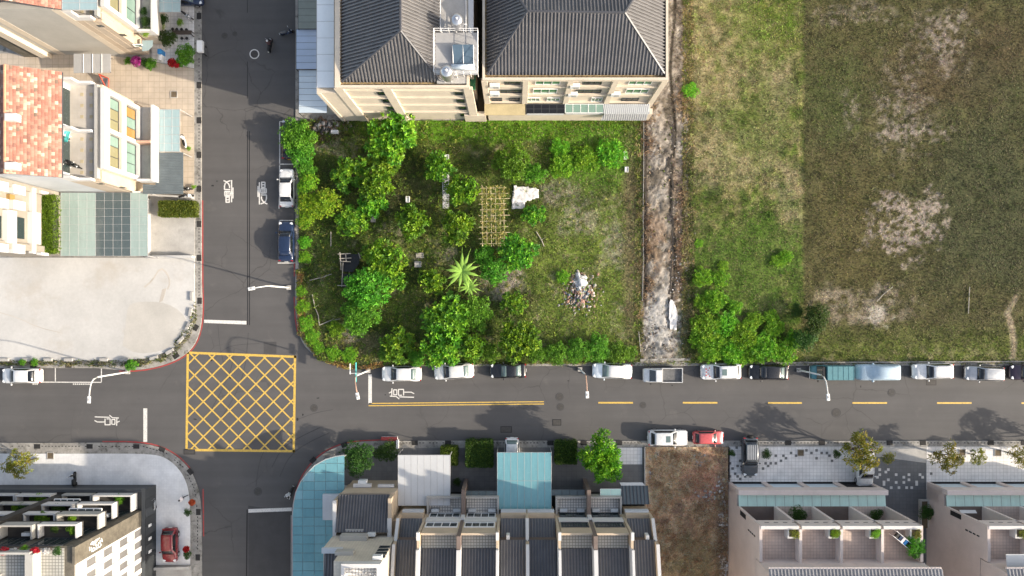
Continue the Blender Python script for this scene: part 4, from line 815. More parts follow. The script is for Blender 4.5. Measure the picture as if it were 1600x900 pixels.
for kind, nv in (('fruit', 4), ('lush', 3), ('lime', 2), ('dark', 2), ('olive', 3), ('feathery', 2), ('weed', 3)):
    for v in range(nv): TREES[kind, v] = tree_kind(kind, v, 11*v+sum(map(ord, kind)))
_tc = {}
def tree(kind, px, py, rpx, label, group=None, name=None, cat='tree', z=.14, hs=1.0, at=None, sq=None):
    _tc[kind] = _tc.get(kind, -1)+1; v = _tc[kind] % sum(1 for q in TREES if q[0] == kind); cm, tm = TREES[kind, v]
    r_ = rpx*S*1.03; hgt = 1.3*r_*hs; loc = Vector(at) if at is not None else P(px, py, z+hgt*.7); loc.z = z
    t = thing(name or ('shrub' if cat == 'shrub' else 'tree'), label, cat, loc, group, random.uniform(0, 6.28) if sq is None else 0)
    sc_ = (r_*(sq[0] if sq else random.uniform(.92, 1.08)), r_*(sq[1] if sq else random.uniform(.92, 1.08)), r_*hs)
    share('crown', cm, t, scale=sc_); share('trunk', tm, t, scale=sc_); return t
GT = 'fruit trees and bushes in the garden plot'
for kind, x, y, r_, lab in (
    ('fruit', 612, 214, 36, 'large leafy tree by the garden top edge under the cream wall'), ('fruit', 603, 250, 24, 'leafy tree just below the large tree at the garden top'),
    ('fruit', 548, 272, 27, 'leafy tree right of the yellow green bush'), ('fruit', 590, 290, 26, 'leafy tree between the top row and the open grass'),
    ('fruit', 551, 346, 25, 'bushy fruit tree standing right of the yellow green bush'), ('fruit', 646, 345, 27, 'round lone tree under the small white box'),
    ('fruit', 582, 318, 22, 'small leafy tree above the bushy fruit tree'), ('fruit', 685, 263, 21, 'small tree at the head of the pale concrete strip'),
    ('fruit', 722, 297, 25, 'tree right of the pale concrete strip'), ('fruit', 712, 355, 27, 'bright tree left of the bamboo trellis'),
    ('lush', 800, 253, 27, 'dense tree above the white tarpaulin'), ('lush', 834, 272, 18, 'small bush at the upper right of the white tarpaulin'),
    ('fruit', 834, 335, 17, 'small round tree below the white tarpaulin'), ('fruit', 808, 397, 28, 'leafy tree right below the bamboo trellis'),
    ('fruit', 600, 405, 29, 'tree at the top of the left middle clump'), ('lush', 574, 450, 33, 'wide tree beside the black tarpaulin shed'),
    ('fruit', 612, 440, 20, 'small tree on the right flank of the left clump'), ('lush', 565, 492, 30, 'leafy tree below the black tarpaulin shed'),
    ('fruit', 622, 540, 27, 'yellowish green tree nearest the first white sedan'), ('fruit', 700, 498, 36, 'big tree below the banana plant'),
    ('lush', 742, 490, 28, 'tree on the right of the big tree below the banana'), ('fruit', 690, 540, 31, 'tree over the askew white sedan'),
    ('fruit', 735, 540, 24, 'tree between the askew sedan and the black coupe'), ('fruit', 803, 474, 20, 'small yellow green tree beside the bare soil patch'),
    ('fruit', 808, 530, 31, 'large tree above the black coupe'), ('fruit', 675, 440, 19, 'sparse little tree left of the banana plant'),
    ('lush', 772, 425, 20, 'bush right of the banana plant'), ('lush', 757, 398, 17, 'little bush below the trellis foot'),
    ('weed', 878, 256, 20, 'spreading bush near the garden top right'), ('weed', 915, 248, 21, 'spreading bush in the middle of the top right thicket'), ('weed', 955, 240, 24, 'wide weedy bush by the white annexe'),
    ('weed', 875, 232, 16, 'low bush touching the top right thicket'), ('weed', 525, 515, 14, 'pale leaved plant in the garden corner'), ('weed', 880, 432, 10, 'tiny bright sapling beside the rubbish heap'),
    ('lush', 840, 552, 17, 'first low bush of the roadside hedge'), ('lush', 870, 552, 18, 'second low bush of the roadside hedge'), ('lush', 905, 549, 19, 'hedge bush above the rusty street lamp'),
    ('lush', 936, 544, 20, 'hedge bush above the pale bluish sedan bonnet'), ('lush', 966, 550, 19, 'hedge bush above the pale bluish sedan boot'), ('lush', 985, 552, 12, 'end bush of the roadside hedge by the dirt track'),
    ('lush', 765, 552, 16, 'low bush over the black coupe bonnet'), ('lush', 605, 552, 14, 'low bush over the first white sedan bonnet'), ('lush', 650, 560, 14, 'low bush over the first white sedan boot')):
    low = lab.find('low') >= 0 or 'hedge bush' in lab or 'roadside hedge' in lab or kind == 'weed'
    tree(kind, x, y, r_, lab, GT, cat='shrub' if low or 'bush' in lab else 'tree', hs=.7 if low else 1.0)
GH = 'hedge bushes along the side street'
for kind, x, y, r_, lab in (('lush', 464, 212, 26, 'hedge bush overhanging the dark car with the yellow plate'), ('lush', 470, 240, 20, 'hedge bush below the builders rubble corner'), ('lush', 478, 262, 16, 'hedge bush above the white sedan bonnet'),
    ('lime', 479, 288, 18, 'lime hedge bush against the white sedan roof'), ('lime', 484, 325, 23, 'large lime bush at the white sedan tail'), ('lime', 504, 316, 25, 'yellowing lime bush standing inside the hedge line'),
    ('lime', 475, 346, 13, 'small lime bush above the navy sedan'), ('weed', 476, 378, 10, 'thin weedy bush beside the navy sedan roof'), ('weed', 475, 402, 10, 'thin weedy bush beside the navy sedan tail'), ('lush', 480, 215, 15, 'small bush between the corner rubble and the hedge')):
    tree(kind, x, y, r_, lab, GH, cat='shrub', hs=.85)
GC = 'creeper clumps on the garden corner kerb'
for i, (x, y, r_) in enumerate(((470, 455, 9), (472, 480, 11), (478, 505, 12), (488, 527, 12), (497, 543, 10), (520, 552, 12), (545, 555, 13))):
    tree('weed', x, y, r_, 'creeping weed clump along the curved garden kerb', GC, cat='shrub', hs=.6)
GF = 'bushes in the green thicket of the field'
TH = [(1098, 432, 16), (1118, 470, 19), (1104, 512, 22), (1135, 505, 20), (1165, 525, 23), (1195, 545, 22), (1110, 550, 20), (1145, 552, 20), (1228, 552, 19), (1210, 515, 16), (1180, 500, 14), (1127, 435, 13), (1230, 400, 11), (1160, 560, 14), (1098, 472, 13), (1090, 530, 14), (1125, 535, 16), (1180, 552, 16), (1205, 495, 12), (1150, 480, 12), (1240, 530, 13)]
for x, y, r_ in TH: tree('weed', x, y, r_, 'bright green bush in the thicket beside the dirt track', GF, cat='shrub', hs=.75)
for x, y, r_, lab in ((1272, 498, 24, 'dark green bush standing right of the bright thicket'), (1256, 530, 19, 'bluish green bush below the dark one at the thicket edge'), (1245, 485, 12, 'small dark bush left of the dark green one')): tree('dark', x, y, r_, lab, GF, cat='shrub', hs=.9)
for x, y, r_, lab in ((1216, 408, 12, 'small round shrub alone near the darker field edge'), (1080, 140, 13, 'green clump in the straw by the dirt track'), (1092, 380, 7, 'tiny bright clump in the field grass'), (1130, 415, 9, 'small clump above the thicket')): tree('weed', x, y, r_, lab, None, cat='shrub', hs=.5)
# street and yard trees
tree('feathery', 940, 722, 33, 'bright feathery tree in the lower front yard', None, hs=1.25, at=P(930, 700, 0)); tree('feathery', 952, 735, 22, 'lower limb tree beside the bright feathery tree', None, hs=1.2, at=P(944, 722, 0))
tree('dark', 559, 715, 26, 'olive green tree beside the curved glass canopy', None, hs=1.0); tree('dark', 604, 704, 20, 'bluish green tree by the red kerb corner', None, hs=.9)
tree('dark', 714, 753, 7, 'tiny ball shrub below the white canopy corner', None, cat='shrub')
tree('olive', 1340, 704, 33, 'big olive green street tree over the white van', 'street trees on the right frontage', hs=1.1); tree('olive', 1386, 714, 11, 'wispy bough tree right of the big olive tree', 'street trees on the right frontage', hs=1.2)
tree('olive', 1474, 712, 25, 'sparse olive tree with open crown on the right frontage', 'street trees on the right frontage', hs=1.0); tree('olive', 1524, 712, 14, 'thin yellowing tree right of the sparse olive tree', 'street trees on the right frontage', hs=1.1)
tree('olive', 1588, 711, 18, 'leaning street tree at the right edge', 'street trees on the right frontage', hs=1.1); tree('olive', 1680, 700, 30, 'street tree beyond the right edge', 'street trees on the right frontage', hs=1.1)
tree('olive', 38, 722, 24, 'lone olive tree leaning over the plaza', None, hs=1.2)
for x, y, r_, k, lab in ((1143, 708, 6, 'dark', 'small round shrub left of the dark off roader'), (1197, 709, 9, 'dark', 'box shrub right of the dark off roader'), (1307, 709, 8, 'dark', 'box shrub under the left side of the big olive tree'),
    (294, 800, 6.5, 'dark', 'potted round shrub on the plaza edge'), (293, 866, 8, 'dark', 'potted plants cluster below the red car tail'), (1446, 800, 13, 'dark', 'dark planter shrub in the shaded passage'),
    (264, 62, 15, 'dark', 'palm like shrub in the upper left yard'), (291, 84, 15, 'lush', 'big leafy vine by the upper left kerb'), (285, 95, 10, 'lush', 'low leafy vine below the big vine'), (256, 30, 9, 'dark', 'shrub under the upper glass canopy edge'), (250, 42, 7, 'lime', 'pale green variegated shrub by the white balcony'),
    (281, 35, 6, 'lime', 'small lime pot plant in the upper yard'), (200, 95, 6, 'lush', 'green end of the flower bed'), (236, 100, 9, 'lush', 'right end of the flower bed'), (225, 98, 7, 'dark', 'dark middle of the flower bed'),
    (205, 571, 10, 'lush', 'weedy bush at the concrete lot kerb beside the lamp'), (54, 566, 6, 'lush', 'weed tuft behind the white sedan at far left'), (35, 566, 5, 'lush', 'smaller weed tuft behind the white sedan at far left'), (303, 292, 4, 'lime', 'pot plant at the slate canopy kerb'), (295, 232, 4, 'lime', 'pot plant beside the white scooter')):
    tree(k, x, y, r_, lab, None, cat='shrub', z=.15)
def petals(px, py, rx, label, cols, z=.9, n=260, name='flower_bush'):
    c = P(px, py, z); r = np.random.default_rng(int(px*7+py)); u = unit(r.normal(size=(n, 3)))*np.array([1, 1, .7]); u[:, 2] = np.abs(u[:, 2])
    q = np.array(cols)[r.integers(0, len(cols), n)]; V, F, C = leaves(u*rx*S*r.uniform(.4, 1, (n, 1)), u, 4, .14, .09, q, (.5, 1.3), .1, 3)
    t = thing(name, label, 'plant', (c.x, c.y, .15 if z < 1.5 else z-.7)); o = share('blossom', np_mesh('blossom', V, F, M['flower'], C), t, (0, 0, c.z-t.location.z))
    g = MB(); g.tube([(0, 0, 0), (.02, 0, .3), (0, 0, max(.35, c.z-t.location.z))], .05, 5); g.build('stem', M['bark'], t, local=True); return t
petals(213, 96, 7.5, 'magenta bougainvillea in the upper left flower bed', [(.36, .03, .22), (.45, .06, .30), (.28, .02, .16)])
petals(269, 98, 6, 'red flowers beside the blue cooler in the upper yard', [(.45, .02, .02), (.35, .015, .02)]); petals(276, 101, 4, 'small red flower clump at the yard edge', [(.5, .02, .03), (.4, .015, .03)]); petals(291, 858, 4, 'red flowers in a pot below the red hatchback', [(.5, .03, .03), (.4, .02, .02)]); petals(300, 785, 4, 'orange flowering pot at the plaza kerb', [(.7, .16, .06), (.6, .12, .05)])
M['twig_core'] = pm('dense_twigs', (.03, .04, .015), .95, .4, 6, 20, bmp=.8)
# clipped box hedges: dense blocks of leaves
def hedge(poly_px, h, label, cols, z=.16, name='box_hedge', L=.09):
    xs = [p[0] for p in poly_px]; ys = [p[1] for p in poly_px]; c = P(sum(xs)/len(xs), sum(ys)/len(ys), z+h)
    t = thing(name, label, 'hedge', (c.x, c.y, z)); k = S*(H-z-h)/H; a, b = (max(xs)-min(xs))*k/2, (max(ys)-min(ys))*k/2
    r = np.random.default_rng(int(xs[0])); n = int(a*b*4*260)+400; p = r.uniform(-1, 1, (n, 3)); ax = r.choice(3, n, p=[.2, .2, .6]); s_ = np.sign(p[np.arange(n), ax]); s_ = np.where(ax == 2, 1, s_)
    nn = np.zeros((n, 3)); nn[np.arange(n), ax] = s_; p[np.arange(n), ax] = s_*r.uniform(.85, 1.04, n); p[:, 2] = (p[:, 2]+1)/2
    pos = p*np.array([a, b, h]); q = np.array(cols)[r.integers(0, len(cols), n)]*r.uniform(.7, 1.3, (n, 1)); V, F, C = leaves(pos, nn+r.normal(0, .3, (n, 3)), 5, L, L*.6, q, (.4, 1.4), .1, 4)
    share('foliage', np_mesh('foliage', V, F, M['leaf'], C), t); g = MB(); g.bb(-a*.86, a*.86, -b*.86, b*.86, .15, h*.88); g.build('twig_core', M['twig_core'], t, local=True); g = MB()
    for sx in (-.6, 0, .6): g.tube([(sx*a, 0, 0), (sx*a, .03, h*.8)], .04, 5)
    g.build('stems', M['bark'], t, local=True); return t
hedge([(248, 314), (303, 314), (303, 337), (248, 337)], 1.1, 'clipped green box hedge beside the cream drive', [(.09, .15, .02), (.13, .19, .025), (.17, .21, .03)], L=.14)
DK = [(.035, .085, .016), (.05, .115, .02), (.085, .15, .02)]
hedge([(728, 690), (769, 690), (769, 730), (728, 730)], 1.8, 'dark clipped square shrub between the two canopies', DK, .16, 'clipped_shrub', .13)
hedge([(868, 691), (901, 691), (901, 725), (868, 725)], 1.6, 'dark clipped shrub right of the teal canopy', DK, .16, 'clipped_shrub', .13)
hedge([(689, 699), (714, 699), (714, 727), (689, 727)], 1.3, 'small clipped hedge at the white canopy corner', [(.08, .16, .02), (.12, .2, .025)], .16, 'clipped_shrub', .12)
# banana plant: big torn blades round a stem
t = thing('banana_plant', 'banana plant with long pale blades in the middle of the garden', 'banana plant', (P(722, 424, 2).x, P(722, 424, 2).y, .14))
M['banana'] = attr_mat('banana_leaf', .4, .3, 3, .35, bmp=0); g = MB(); g.tube([(0, 0, 0), (.03, 0, 1.0), (0, 0, 1.9)], [.14, .12, .08], 9); g.build('stem', pm('banana_stem', (.22, .24, .07), .6, .2), t, local=True)
for i in range(13):
    a = i*2.4+.3; L = random.uniform(1.9, 2.9); V, F, C = [], [], []; lift = random.uniform(.3, .75)
    for j in range(10):
        f = j/9; rr = L*f; z = 1.9+lift*math.sin(f*2.2)-.55*f*f; wd = .19*math.sin(min(1, f*1.25+.08)*math.pi)**.6+.02
        for u in (-1, 0, 1): jag = wd*(1-.18*((j*7+i) % 3 == 0)); V.append((rr*math.cos(a)-u*jag*math.sin(a), rr*math.sin(a)+u*jag*math.cos(a), z-abs(u)*.09)); C.append(np.array((.27, .46, .08))*(1.25 if u == 0 else 1)*random.uniform(.85, 1.1))
    F = [(j*3+u, j*3+u+1, j*3+u+4, j*3+u+3) for j in range(9) for u in (0, 1)]; share('leaf', np_mesh('leaf', V, F, M['banana'], np.array(C)), t)
tb = copy_tree(t, P(733, 448, 1.5)*1.0, 2.0, 'smaller banana plant below the big banana plant'); tb.location.z = .14; tb.scale = (.62,)*3; tb['group'] = t['group'] = 'banana plants'
# ================================================================ things standing in the lots
M['tarp_white'] = pm('white_tarpaulin', (.66, .64, .62), .6, .12, 1.5, 6, bmp=.6, dirt=((.3, .27, .22), 2, .55, .6)); M['bamboo'] = pm('bamboo', (.62, .52, .32), .7, .2, 4); M['tarp_black'] = pm('black_tarpaulin', (.012, .013, .014), .5, .3, 2)
M['stick'] = pm('weathered_wood', (.34, .31, .26), .8, .25, 4); M['rubble'] = pm('broken_rubble', (.50, .47, .43), .9, .35, 3); M['white_box'] = pm('white_box_plastic', (.72, .72, .71), .45, .06, 3)
def crumpled(name, label, cat, pts, z, mat, amp=.12, n=22):
    cx, cy = np.mean([p[0] for p in pts]), np.mean([p[1] for p in pts]); t = thing(name, label, cat, (P(cx, cy, 0).x, P(cx, cy, 0).y, .14))
    xs = np.linspace(min(p[0] for p in pts), max(p[0] for p in pts), n); ys = np.linspace(min(p[1] for p in pts), max(p[1] for p in pts), n); X, Y = np.meshgrid(xs, ys); x, y = X.ravel(), Y.ravel()
    xx = x+4*(fbm(x, y, 9)-.5); yy = y+4*(fbm(x+50, y, 9)-.5); V = np.stack([(xx-cx)*S, (cy-yy)*S, z+amp*fbm(x*3, y*3, 14, 4)], 1); I = np.arange(n*n).reshape(n, n); F = np.stack([I[1:, :-1], I[1:, 1:], I[:-1, 1:], I[:-1, :-1]], -1).reshape(-1, 4)
    F = F[inside(x[F].mean(1)+5*(fbm(x[F].mean(1), y[F].mean(1), 8)-.5), y[F].mean(1), pts)]; me = np_mesh('sheet', V, F, mat, None, True); o = share('sheet', me, t); so = o.modifiers.new('thick', 'SOLIDIFY'); so.thickness = .01; return t
crumpled('tarpaulin', 'crumpled white tarpaulin lying right of the bamboo trellis', 'tarpaulin', [(801, 291), (823, 293), (842, 296), (841, 309), (822, 316), (818, 327), (800, 327)], .14, M['tarp_white'], .25)
crumpled('white_debris_sheet', 'long white sheet of debris on the dirt track', 'sheet', [(1045, 468), (1053, 470), (1057, 490), (1055, 514), (1046, 514), (1044, 488)], .16, M['tarp_white'], .2)
g = MB(); c0 = P(697, 300); t = thing('concrete_strip', 'narrow pale concrete strip between two garden trees', 'concrete slab', (c0.x, c0.y, .1)); g.prism(G([(691, 270), (702, 270), (702, 326), (692, 326)]), .1, .26); g.build('slab', pm('pale_worn_concrete', (.58, .57, .56), .9, .2, 2, 8, dirt=((.12, .12, .1), 3, .58, .7)), t, bevel=.02)
for px, py, w_, h_, hh, lab, mt in ((637.5, 312, 5.5, 9, .5, 'small white box lying above the lone round tree', 'white_box'), (698, 246, 7, 8, .4, 'white crate at the garden top beside a small tree', 'white_box'), (524, 207, 11, 5, .6, 'white basin among the corner rubble', 'white_box'), (977, 243, 5, 12, .3, 'white sack in the thicket right of the garden', 'tarp_white'), (979, 265, 6, 8, .3, 'smaller white sack below the other at the garden right', 'tarp_white'), (656, 399, 12, 8, .25, 'grey plank stack in the garden middle', 'stick'), (653, 413, 10, 9, .3, 'grey crate below the plank stack', 'concrete'), (583, 343, 7, 8, .3, 'pale slab beside the bushy fruit tree', 'concrete')):
    p = P(px, py, .3); t = thing('crate' if hh > .28 else 'slab', lab, 'box', (p.x, p.y, .14)); g = MB(); a, b = w_*S/2, h_*S/2
    if hh > .28:
        for q in ((-a, a, -b, -b+.04), (-a, a, b-.04, b), (-a, -a+.04, -b+.04, b-.04), (a-.04, a, -b+.04, b-.04)): g.bb(*q, 0, hh)
        g.build('sides', M[mt], t, local=True); g = MB(); g.bb(-a+.02, a-.02, -b+.02, b-.02, .02, hh*.72); g.build('contents', M[mt], t, local=True)
    else:
        for k in range(3): g = MB(); g.box((0, (k-1)*b*.66, .1+.04*k), (2*a, b*.6, .09), .05*(k-1)); g.build('plank', M[mt], t, local=True)
# bamboo trellis with vines
c0 = P(770, 337, 1.9); t = thing('trellis', 'bamboo trellis draped with yellowing vines in the garden', 'trellis', (c0.x, c0.y, .14)); zt = 1.9
A = lambda a, b, z=zt: P(a, b, z)
for i, x in enumerate((754, 761, 768, 775, 782, 788)): g = MB(); g.tube([A(x-1, 289+2*(i % 3)), A(x, 385-3*(i % 2))], .032, 5); g.build('pole', M['bamboo'], t)
for i, y in enumerate((294, 303, 311, 319, 328, 337, 346, 355, 364, 373, 381)): g = MB(); g.tube([A(750-2*(i % 2), y, zt+.04), A(791+3*(i % 3), y-1, zt+.04)], .03, 5); g.build('crossbar', M['bamboo'], t)
for x in (754, 771, 788):
    for y in (292, 338, 383): q = A(x, y); g = MB(); g.tube([(q.x, q.y, .1), (q.x, q.y, zt+.15)], .035, 6); g.build('post', M['bamboo'], t)
n = 900; xs, ys = rng.uniform(752, 790, n), rng.uniform(290, 384, n); k = (fbm(xs, ys, 12) > .40); xs, ys = xs[k], ys[k]; n = len(xs); kk = S*(H-zt)/H
V, F, C = leaves(np.stack([(xs-NX)*kk-c0.x, (NY-ys)*kk-c0.y, zt-.1+rng.normal(0, .07, n)], 1), np.tile([0, 0, 1.], (n, 1))+rng.normal(0, .4, (n, 3)), 4, .15, .08, np.array([(.36, .33, .08), (.45, .36, .13), (.20, .25, .04), (.10, .17, .02)])[rng.integers(0, 4, n)], (.6, 1.5), .2, 8)
o = share('vine_leaves', np_mesh('vine_leaves', V, F, M['vine'], C), t); o['kind'] = 'stuff'
# black tarpaulin shed with white poles
c0 = P(545, 420, 1); t = thing('tarpaulin_shelter', 'black tarpaulin shelter with pale wooden frame in the garden', 'shelter', (c0.x, c0.y, .14))
for s in ([(533, 397), (563, 397), (561, 412), (551, 425), (534, 424)], [(534, 428), (551, 428), (549, 449), (533, 449)]): g = MB(); g.slab([P(a, b, 1.2+.1*i) for i, (a, b) in enumerate(s)], .03); g.build('tarpaulin', M['tarp_black'], t)
for a, b in (((531, 394), (533, 422)), ((528, 397), (548, 396)), ((530, 404), (549, 403)), ((536, 410), (534, 448)), ((527, 446), (556, 447)), ((540, 396), (541, 408)), ((531, 408), (548, 409)), ((560, 395), (563, 404))):
    g = MB(); g.tube([P(*a, 1.65), P(*b, 1.62)], .05, 6); g.build('pole', M['stick'], t)
for a, b in ((532, 398), (562, 398), (534, 446), (550, 446)): q = P(a, b, 1.5); g = MB(); g.tube([(q.x, q.y, .1), (q.x, q.y, 1.65)], .05, 6); g.build('post', M['stick'], t)
for pts, lab in (([(488, 460), (492, 480), (497, 492), (499, 508)], 'long bent grey branch in the garden corner'), ([(499, 508), (516, 501), (532, 498)], 'grey stick at the foot of the bent branch'), ([(484, 438), (505, 433), (518, 428)], 'straw coloured pole lying near the shelter'), ([(517, 362), (517, 385)], 'upright white pole lying below the yellow green bush'), ([(850, 385), (846, 375), (838, 362)], 'curved dead twig right of the leafy tree'), ([(998, 518), (1001, 550)], 'white pipe on the left rim of the dirt track'), ([(1395, 448), (1380, 460), (1370, 471)], 'pale dead branch at the field soil patch'), ([(1515, 448), (1513, 490)], 'pale post lying in the dark field')):
    q = P(*pts[0]); t = thing('branch', lab, 'branch', (q.x, q.y, .2)); g = MB(); g.tube([P(a, b, .33) for a, b in pts], .055, 6); g.build('stem', M['stick'], t)
    if len(pts) > 2: g = MB(); m_ = pts[1]; g.tube([P(*m_, .33), P(m_[0]+6, m_[1]-4, .5)], [.04, .015], 5); g.build('twig', M['stick'], t)
# rubbish heaps and loose rubble: uncountable fragments
def rubble(name, cx, cy, rx, ry, n, cols, sz, hz=.5, kind='stuff', poly=None):
    x = rng.normal(cx, rx/2, n); y = rng.normal(cy, ry/2, n); y = np.where((y > 560) & (cy < 560), 560-rng.uniform(0, 200, n), y); x = np.where((x < 1003) & (cx > 1010) & (cy < 560), 1003+rng.uniform(0, 60, n), x); hh = hz*np.exp(-(((x-cx)/rx)**2+((y-cy)/ry)**2)*1.5); s = sz*rng.uniform(.4, 1.6, n); an = rng.uniform(0, 6.3, n)
    base_ = np.array([(-1, -1, -1), (1, -1, -1), (1, 1, -1), (-1, 1, -1), (-1, -1, 1), (1, -1, 1), (1, 1, 1), (-1, 1, 1)])*.5; fc = np.array([(3, 2, 1, 0), (4, 5, 6, 7), (0, 1, 5, 4), (1, 2, 6, 5), (2, 3, 7, 6), (3, 0, 4, 7)])
    B = base_[None]*np.stack([s, s*rng.uniform(.4, 1, n), s*rng.uniform(.2, .7, n)], 1)[:, None]*rng.uniform(.7, 1.2, (n, 8, 1)); c, sn = np.cos(an)[:, None], np.sin(an)[:, None]; t_ = rng.uniform(-.5, .5, n)[:, None]
    X = B[..., 0]*c-B[..., 1]*sn; Y = B[..., 0]*sn+B[..., 1]*c; Z = B[..., 2]+X*t_
    V = np.stack([X+((x-NX)*S)[:, None], Y+((NY-y)*S)[:, None], Z+(.16+hh*rng.uniform(.3, 1, n))[:, None]], -1).reshape(-1, 3)
    C = np.repeat(np.array(cols)[rng.integers(0, len(cols), n)]*rng.uniform(.7, 1.2, (n, 1)), 8, 0); F = (fc[None]+(np.arange(n)*8)[:, None, None]).reshape(-1, 4)
    o = bpy.data.objects.new(name, np_mesh(name, V, F, M['ground_col'], np.clip(C, .01, .8))); col.objects.link(o); tag(o, kind=kind); return o
WH = [(.72, .70, .68), (.6, .58, .55), (.42, .38, .33)]
o = rubble('rubbish_heap', 906, 458, 24, 28, 520, [(.5, .47, .44), (.38, .34, .3), (.42, .33, .26), (.34, .2, .15), (.12, .16, .2), (.3, .22, .15), (.36, .22, .18), (.14, .2, .06)], .24, .35, 'stuff'); tag(o, 'heap of white and reddish rubbish in the garden right half', 'rubbish heap')
o = rubble('white_sacks', 908, 441, 9, 13, 60, [(.66, .65, .64), (.6, .6, .6)], .45, .5, 'stuff'); tag(o, 'white sacks piled on the rubbish heap', 'sacks')
rubble('track_rubble', 1030, 520, 34, 40, 260, [(.45, .42, .38), (.25, .2, .16), (.3, .27, .24), (.12, .1, .08)], .16, .1); rubble('track_clods', 1036, 320, 40, 260, 520, [(.16, .13, .1), (.28, .25, .21), (.24, .17, .11), (.34, .31, .27), (.1, .12, .03)], .18, .06); rubble('track_stones', 1060, 430, 16, 90, 90, WH, .12, .05); rubble('corner_rubble', 508, 200, 30, 12, 160, [(.3, .2, .15), (.25, .23, .2), (.4, .38, .35), (.06, .06, .06)], .3, .4)
for a in ((1068, 415, 6, 10, 16), (1128, 790, 8, 70, 110), (1110, 775, 24, 10, 30), (1018, 740, 5, 6, 8), (1130, 880, 8, 20, 50), (1024, 712, 8, 8, 8), (1095, 720, 14, 14, 16)): rubble('litter', *a, WH, .2, .1)
# dead brush on the brown lot
n = 2200; xs, ys = rng.uniform(1010, 1134, n), rng.uniform(702, 930, n); k = fbm(xs, ys, 22) > .44; xs, ys = xs[k], ys[k]; n = len(xs)
V, F, C = leaves(np.stack([(xs-NX)*S, (NY-ys)*S, .15+.25*rng.random(n)], 1), np.tile([0, 0, 1.], (n, 1))+rng.normal(0, .5, (n, 3)), 6, .6, .035, np.array([(.72, .52, .32), (.60, .36, .22), (.80, .66, .46), (.42, .24, .15)])[rng.integers(0, 4, n)], (.3, 1.4), .15, 5)
o = bpy.data.objects.new('dead_brush', np_mesh('dead_brush', V, F, M['blade'], C)); col.objects.link(o); tag(o, kind='stuff')
n = 520; side = rng.random(n) < .55; xs = np.where(side, rng.normal(1014, 5, n), rng.normal(1062, 6, n)); ys = rng.uniform(125, 470, n); k = fbm(xs, ys, 26) > .47; xs, ys = xs[k], ys[k]; n = len(xs)
V, F, C = leaves(np.stack([(xs-NX)*S, (NY-ys)*S, .2+.2*rng.random(n)], 1), np.tile([0, 0, 1.], (n, 1))+rng.normal(0, .5, (n, 3)), 7, .42, .05, np.array([(.36, .23, .13), (.26, .16, .1), (.44, .33, .2)])[rng.integers(0, 3, n)], (.4, 1.5), .15, 9)
o = bpy.data.objects.new('dead_brush', np_mesh('dead_brush', V, F, M['blade'], C)); col.objects.link(o); tag(o, kind='stuff')
n = 9000; xs, ys = rng.uniform(470, 998, n), rng.uniform(192, 566, n); dn = np.clip(.75-(xs-640)/420, .18, .8)+.5*np.clip((ys-535)/20, 0, 1)+.4*np.clip((225-ys)/20, 0, 1); k = inside(xs, ys, garden_poly) & (rng.random(n) < dn) & (fbm(xs+900, ys, 17) > .40); xs, ys = xs[k], ys[k]; n = len(xs)
V, F, C = leaves(np.stack([(xs-NX)*S, (NY-ys)*S, .2+.35*rng.random(n)**2], 1), np.tile([0, 0, 1.], (n, 1))+rng.normal(0, .35, (n, 3)), 6, .26, .085, np.array([(.09, .17, .018), (.14, .23, .02), (.19, .25, .03), (.23, .24, .05), (.07, .13, .02)])[rng.integers(0, 5, n)]*rng.uniform(.6, 1.2, (n, 1)), (.5, 1.45), .15, 13)
o = bpy.data.objects.new('garden_weeds', np_mesh('garden_weeds', V, F, M['blade'], C)); col.objects.link(o); tag(o, kind='stuff')
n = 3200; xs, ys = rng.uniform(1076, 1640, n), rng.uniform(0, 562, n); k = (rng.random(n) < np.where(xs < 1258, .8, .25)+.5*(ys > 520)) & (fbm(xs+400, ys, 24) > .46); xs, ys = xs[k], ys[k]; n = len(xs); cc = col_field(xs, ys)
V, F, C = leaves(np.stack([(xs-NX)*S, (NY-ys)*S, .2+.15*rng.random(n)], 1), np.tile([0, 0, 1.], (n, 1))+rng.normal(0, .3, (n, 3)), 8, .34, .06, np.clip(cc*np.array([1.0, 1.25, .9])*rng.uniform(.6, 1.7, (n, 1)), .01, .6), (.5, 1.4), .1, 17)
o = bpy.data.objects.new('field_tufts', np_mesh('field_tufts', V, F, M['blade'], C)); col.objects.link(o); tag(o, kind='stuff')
# low track edging walls, boundary walls and lot fences
def wall(name, label, pts, wd, z0, z1, mat, cat='wall', group=None, coping=None):
    q = P(*pts[0]); t = thing(name, label, cat, (q.x, q.y, 0), group)
    for a, b in zip(pts[:-1], pts[1:]):
        va, vb = P(*a), P(*b); d = (vb-va); g = MB(); g.box(((va.x+vb.x)/2, (va.y+vb.y)/2, (z0+z1)/2), (d.length, wd, z1-z0), math.atan2(d.y, d.x)); g.build('panel', mat, t)
        if coping: g = MB(); g.box(((va.x+vb.x)/2, (va.y+vb.y)/2, z1+.03), (d.length+.02, wd+.08, .06), math.atan2(d.y, d.x)); g.build('coping', coping, t)
    return t
wall('low_wall', 'low broken concrete edging on the left of the dirt track', [(1005, 192), (1005, 260), (1004, 330), (1004.5, 400), (1003, 470)], .07, .1, .38, M['gutter'])
wall('kerb_wall', 'rough concrete sill across the dirt track mouth', [(1000, 563), (1035, 562), (1078, 561)], .3, .1, .24, M['gutter'])
wall('kerb_wall', 'low kerb wall along the field verge', [(1100, 568), (1300, 566), (1500, 565), (1700, 564)], .14, .1, .3, M['gutter'])
wall('kerb_wall', 'short red topped wall by the bluish tree at the red kerb', [(597, 684), (622, 684)], .35, .1, .55, M['white_box'], coping=M['red_line'])
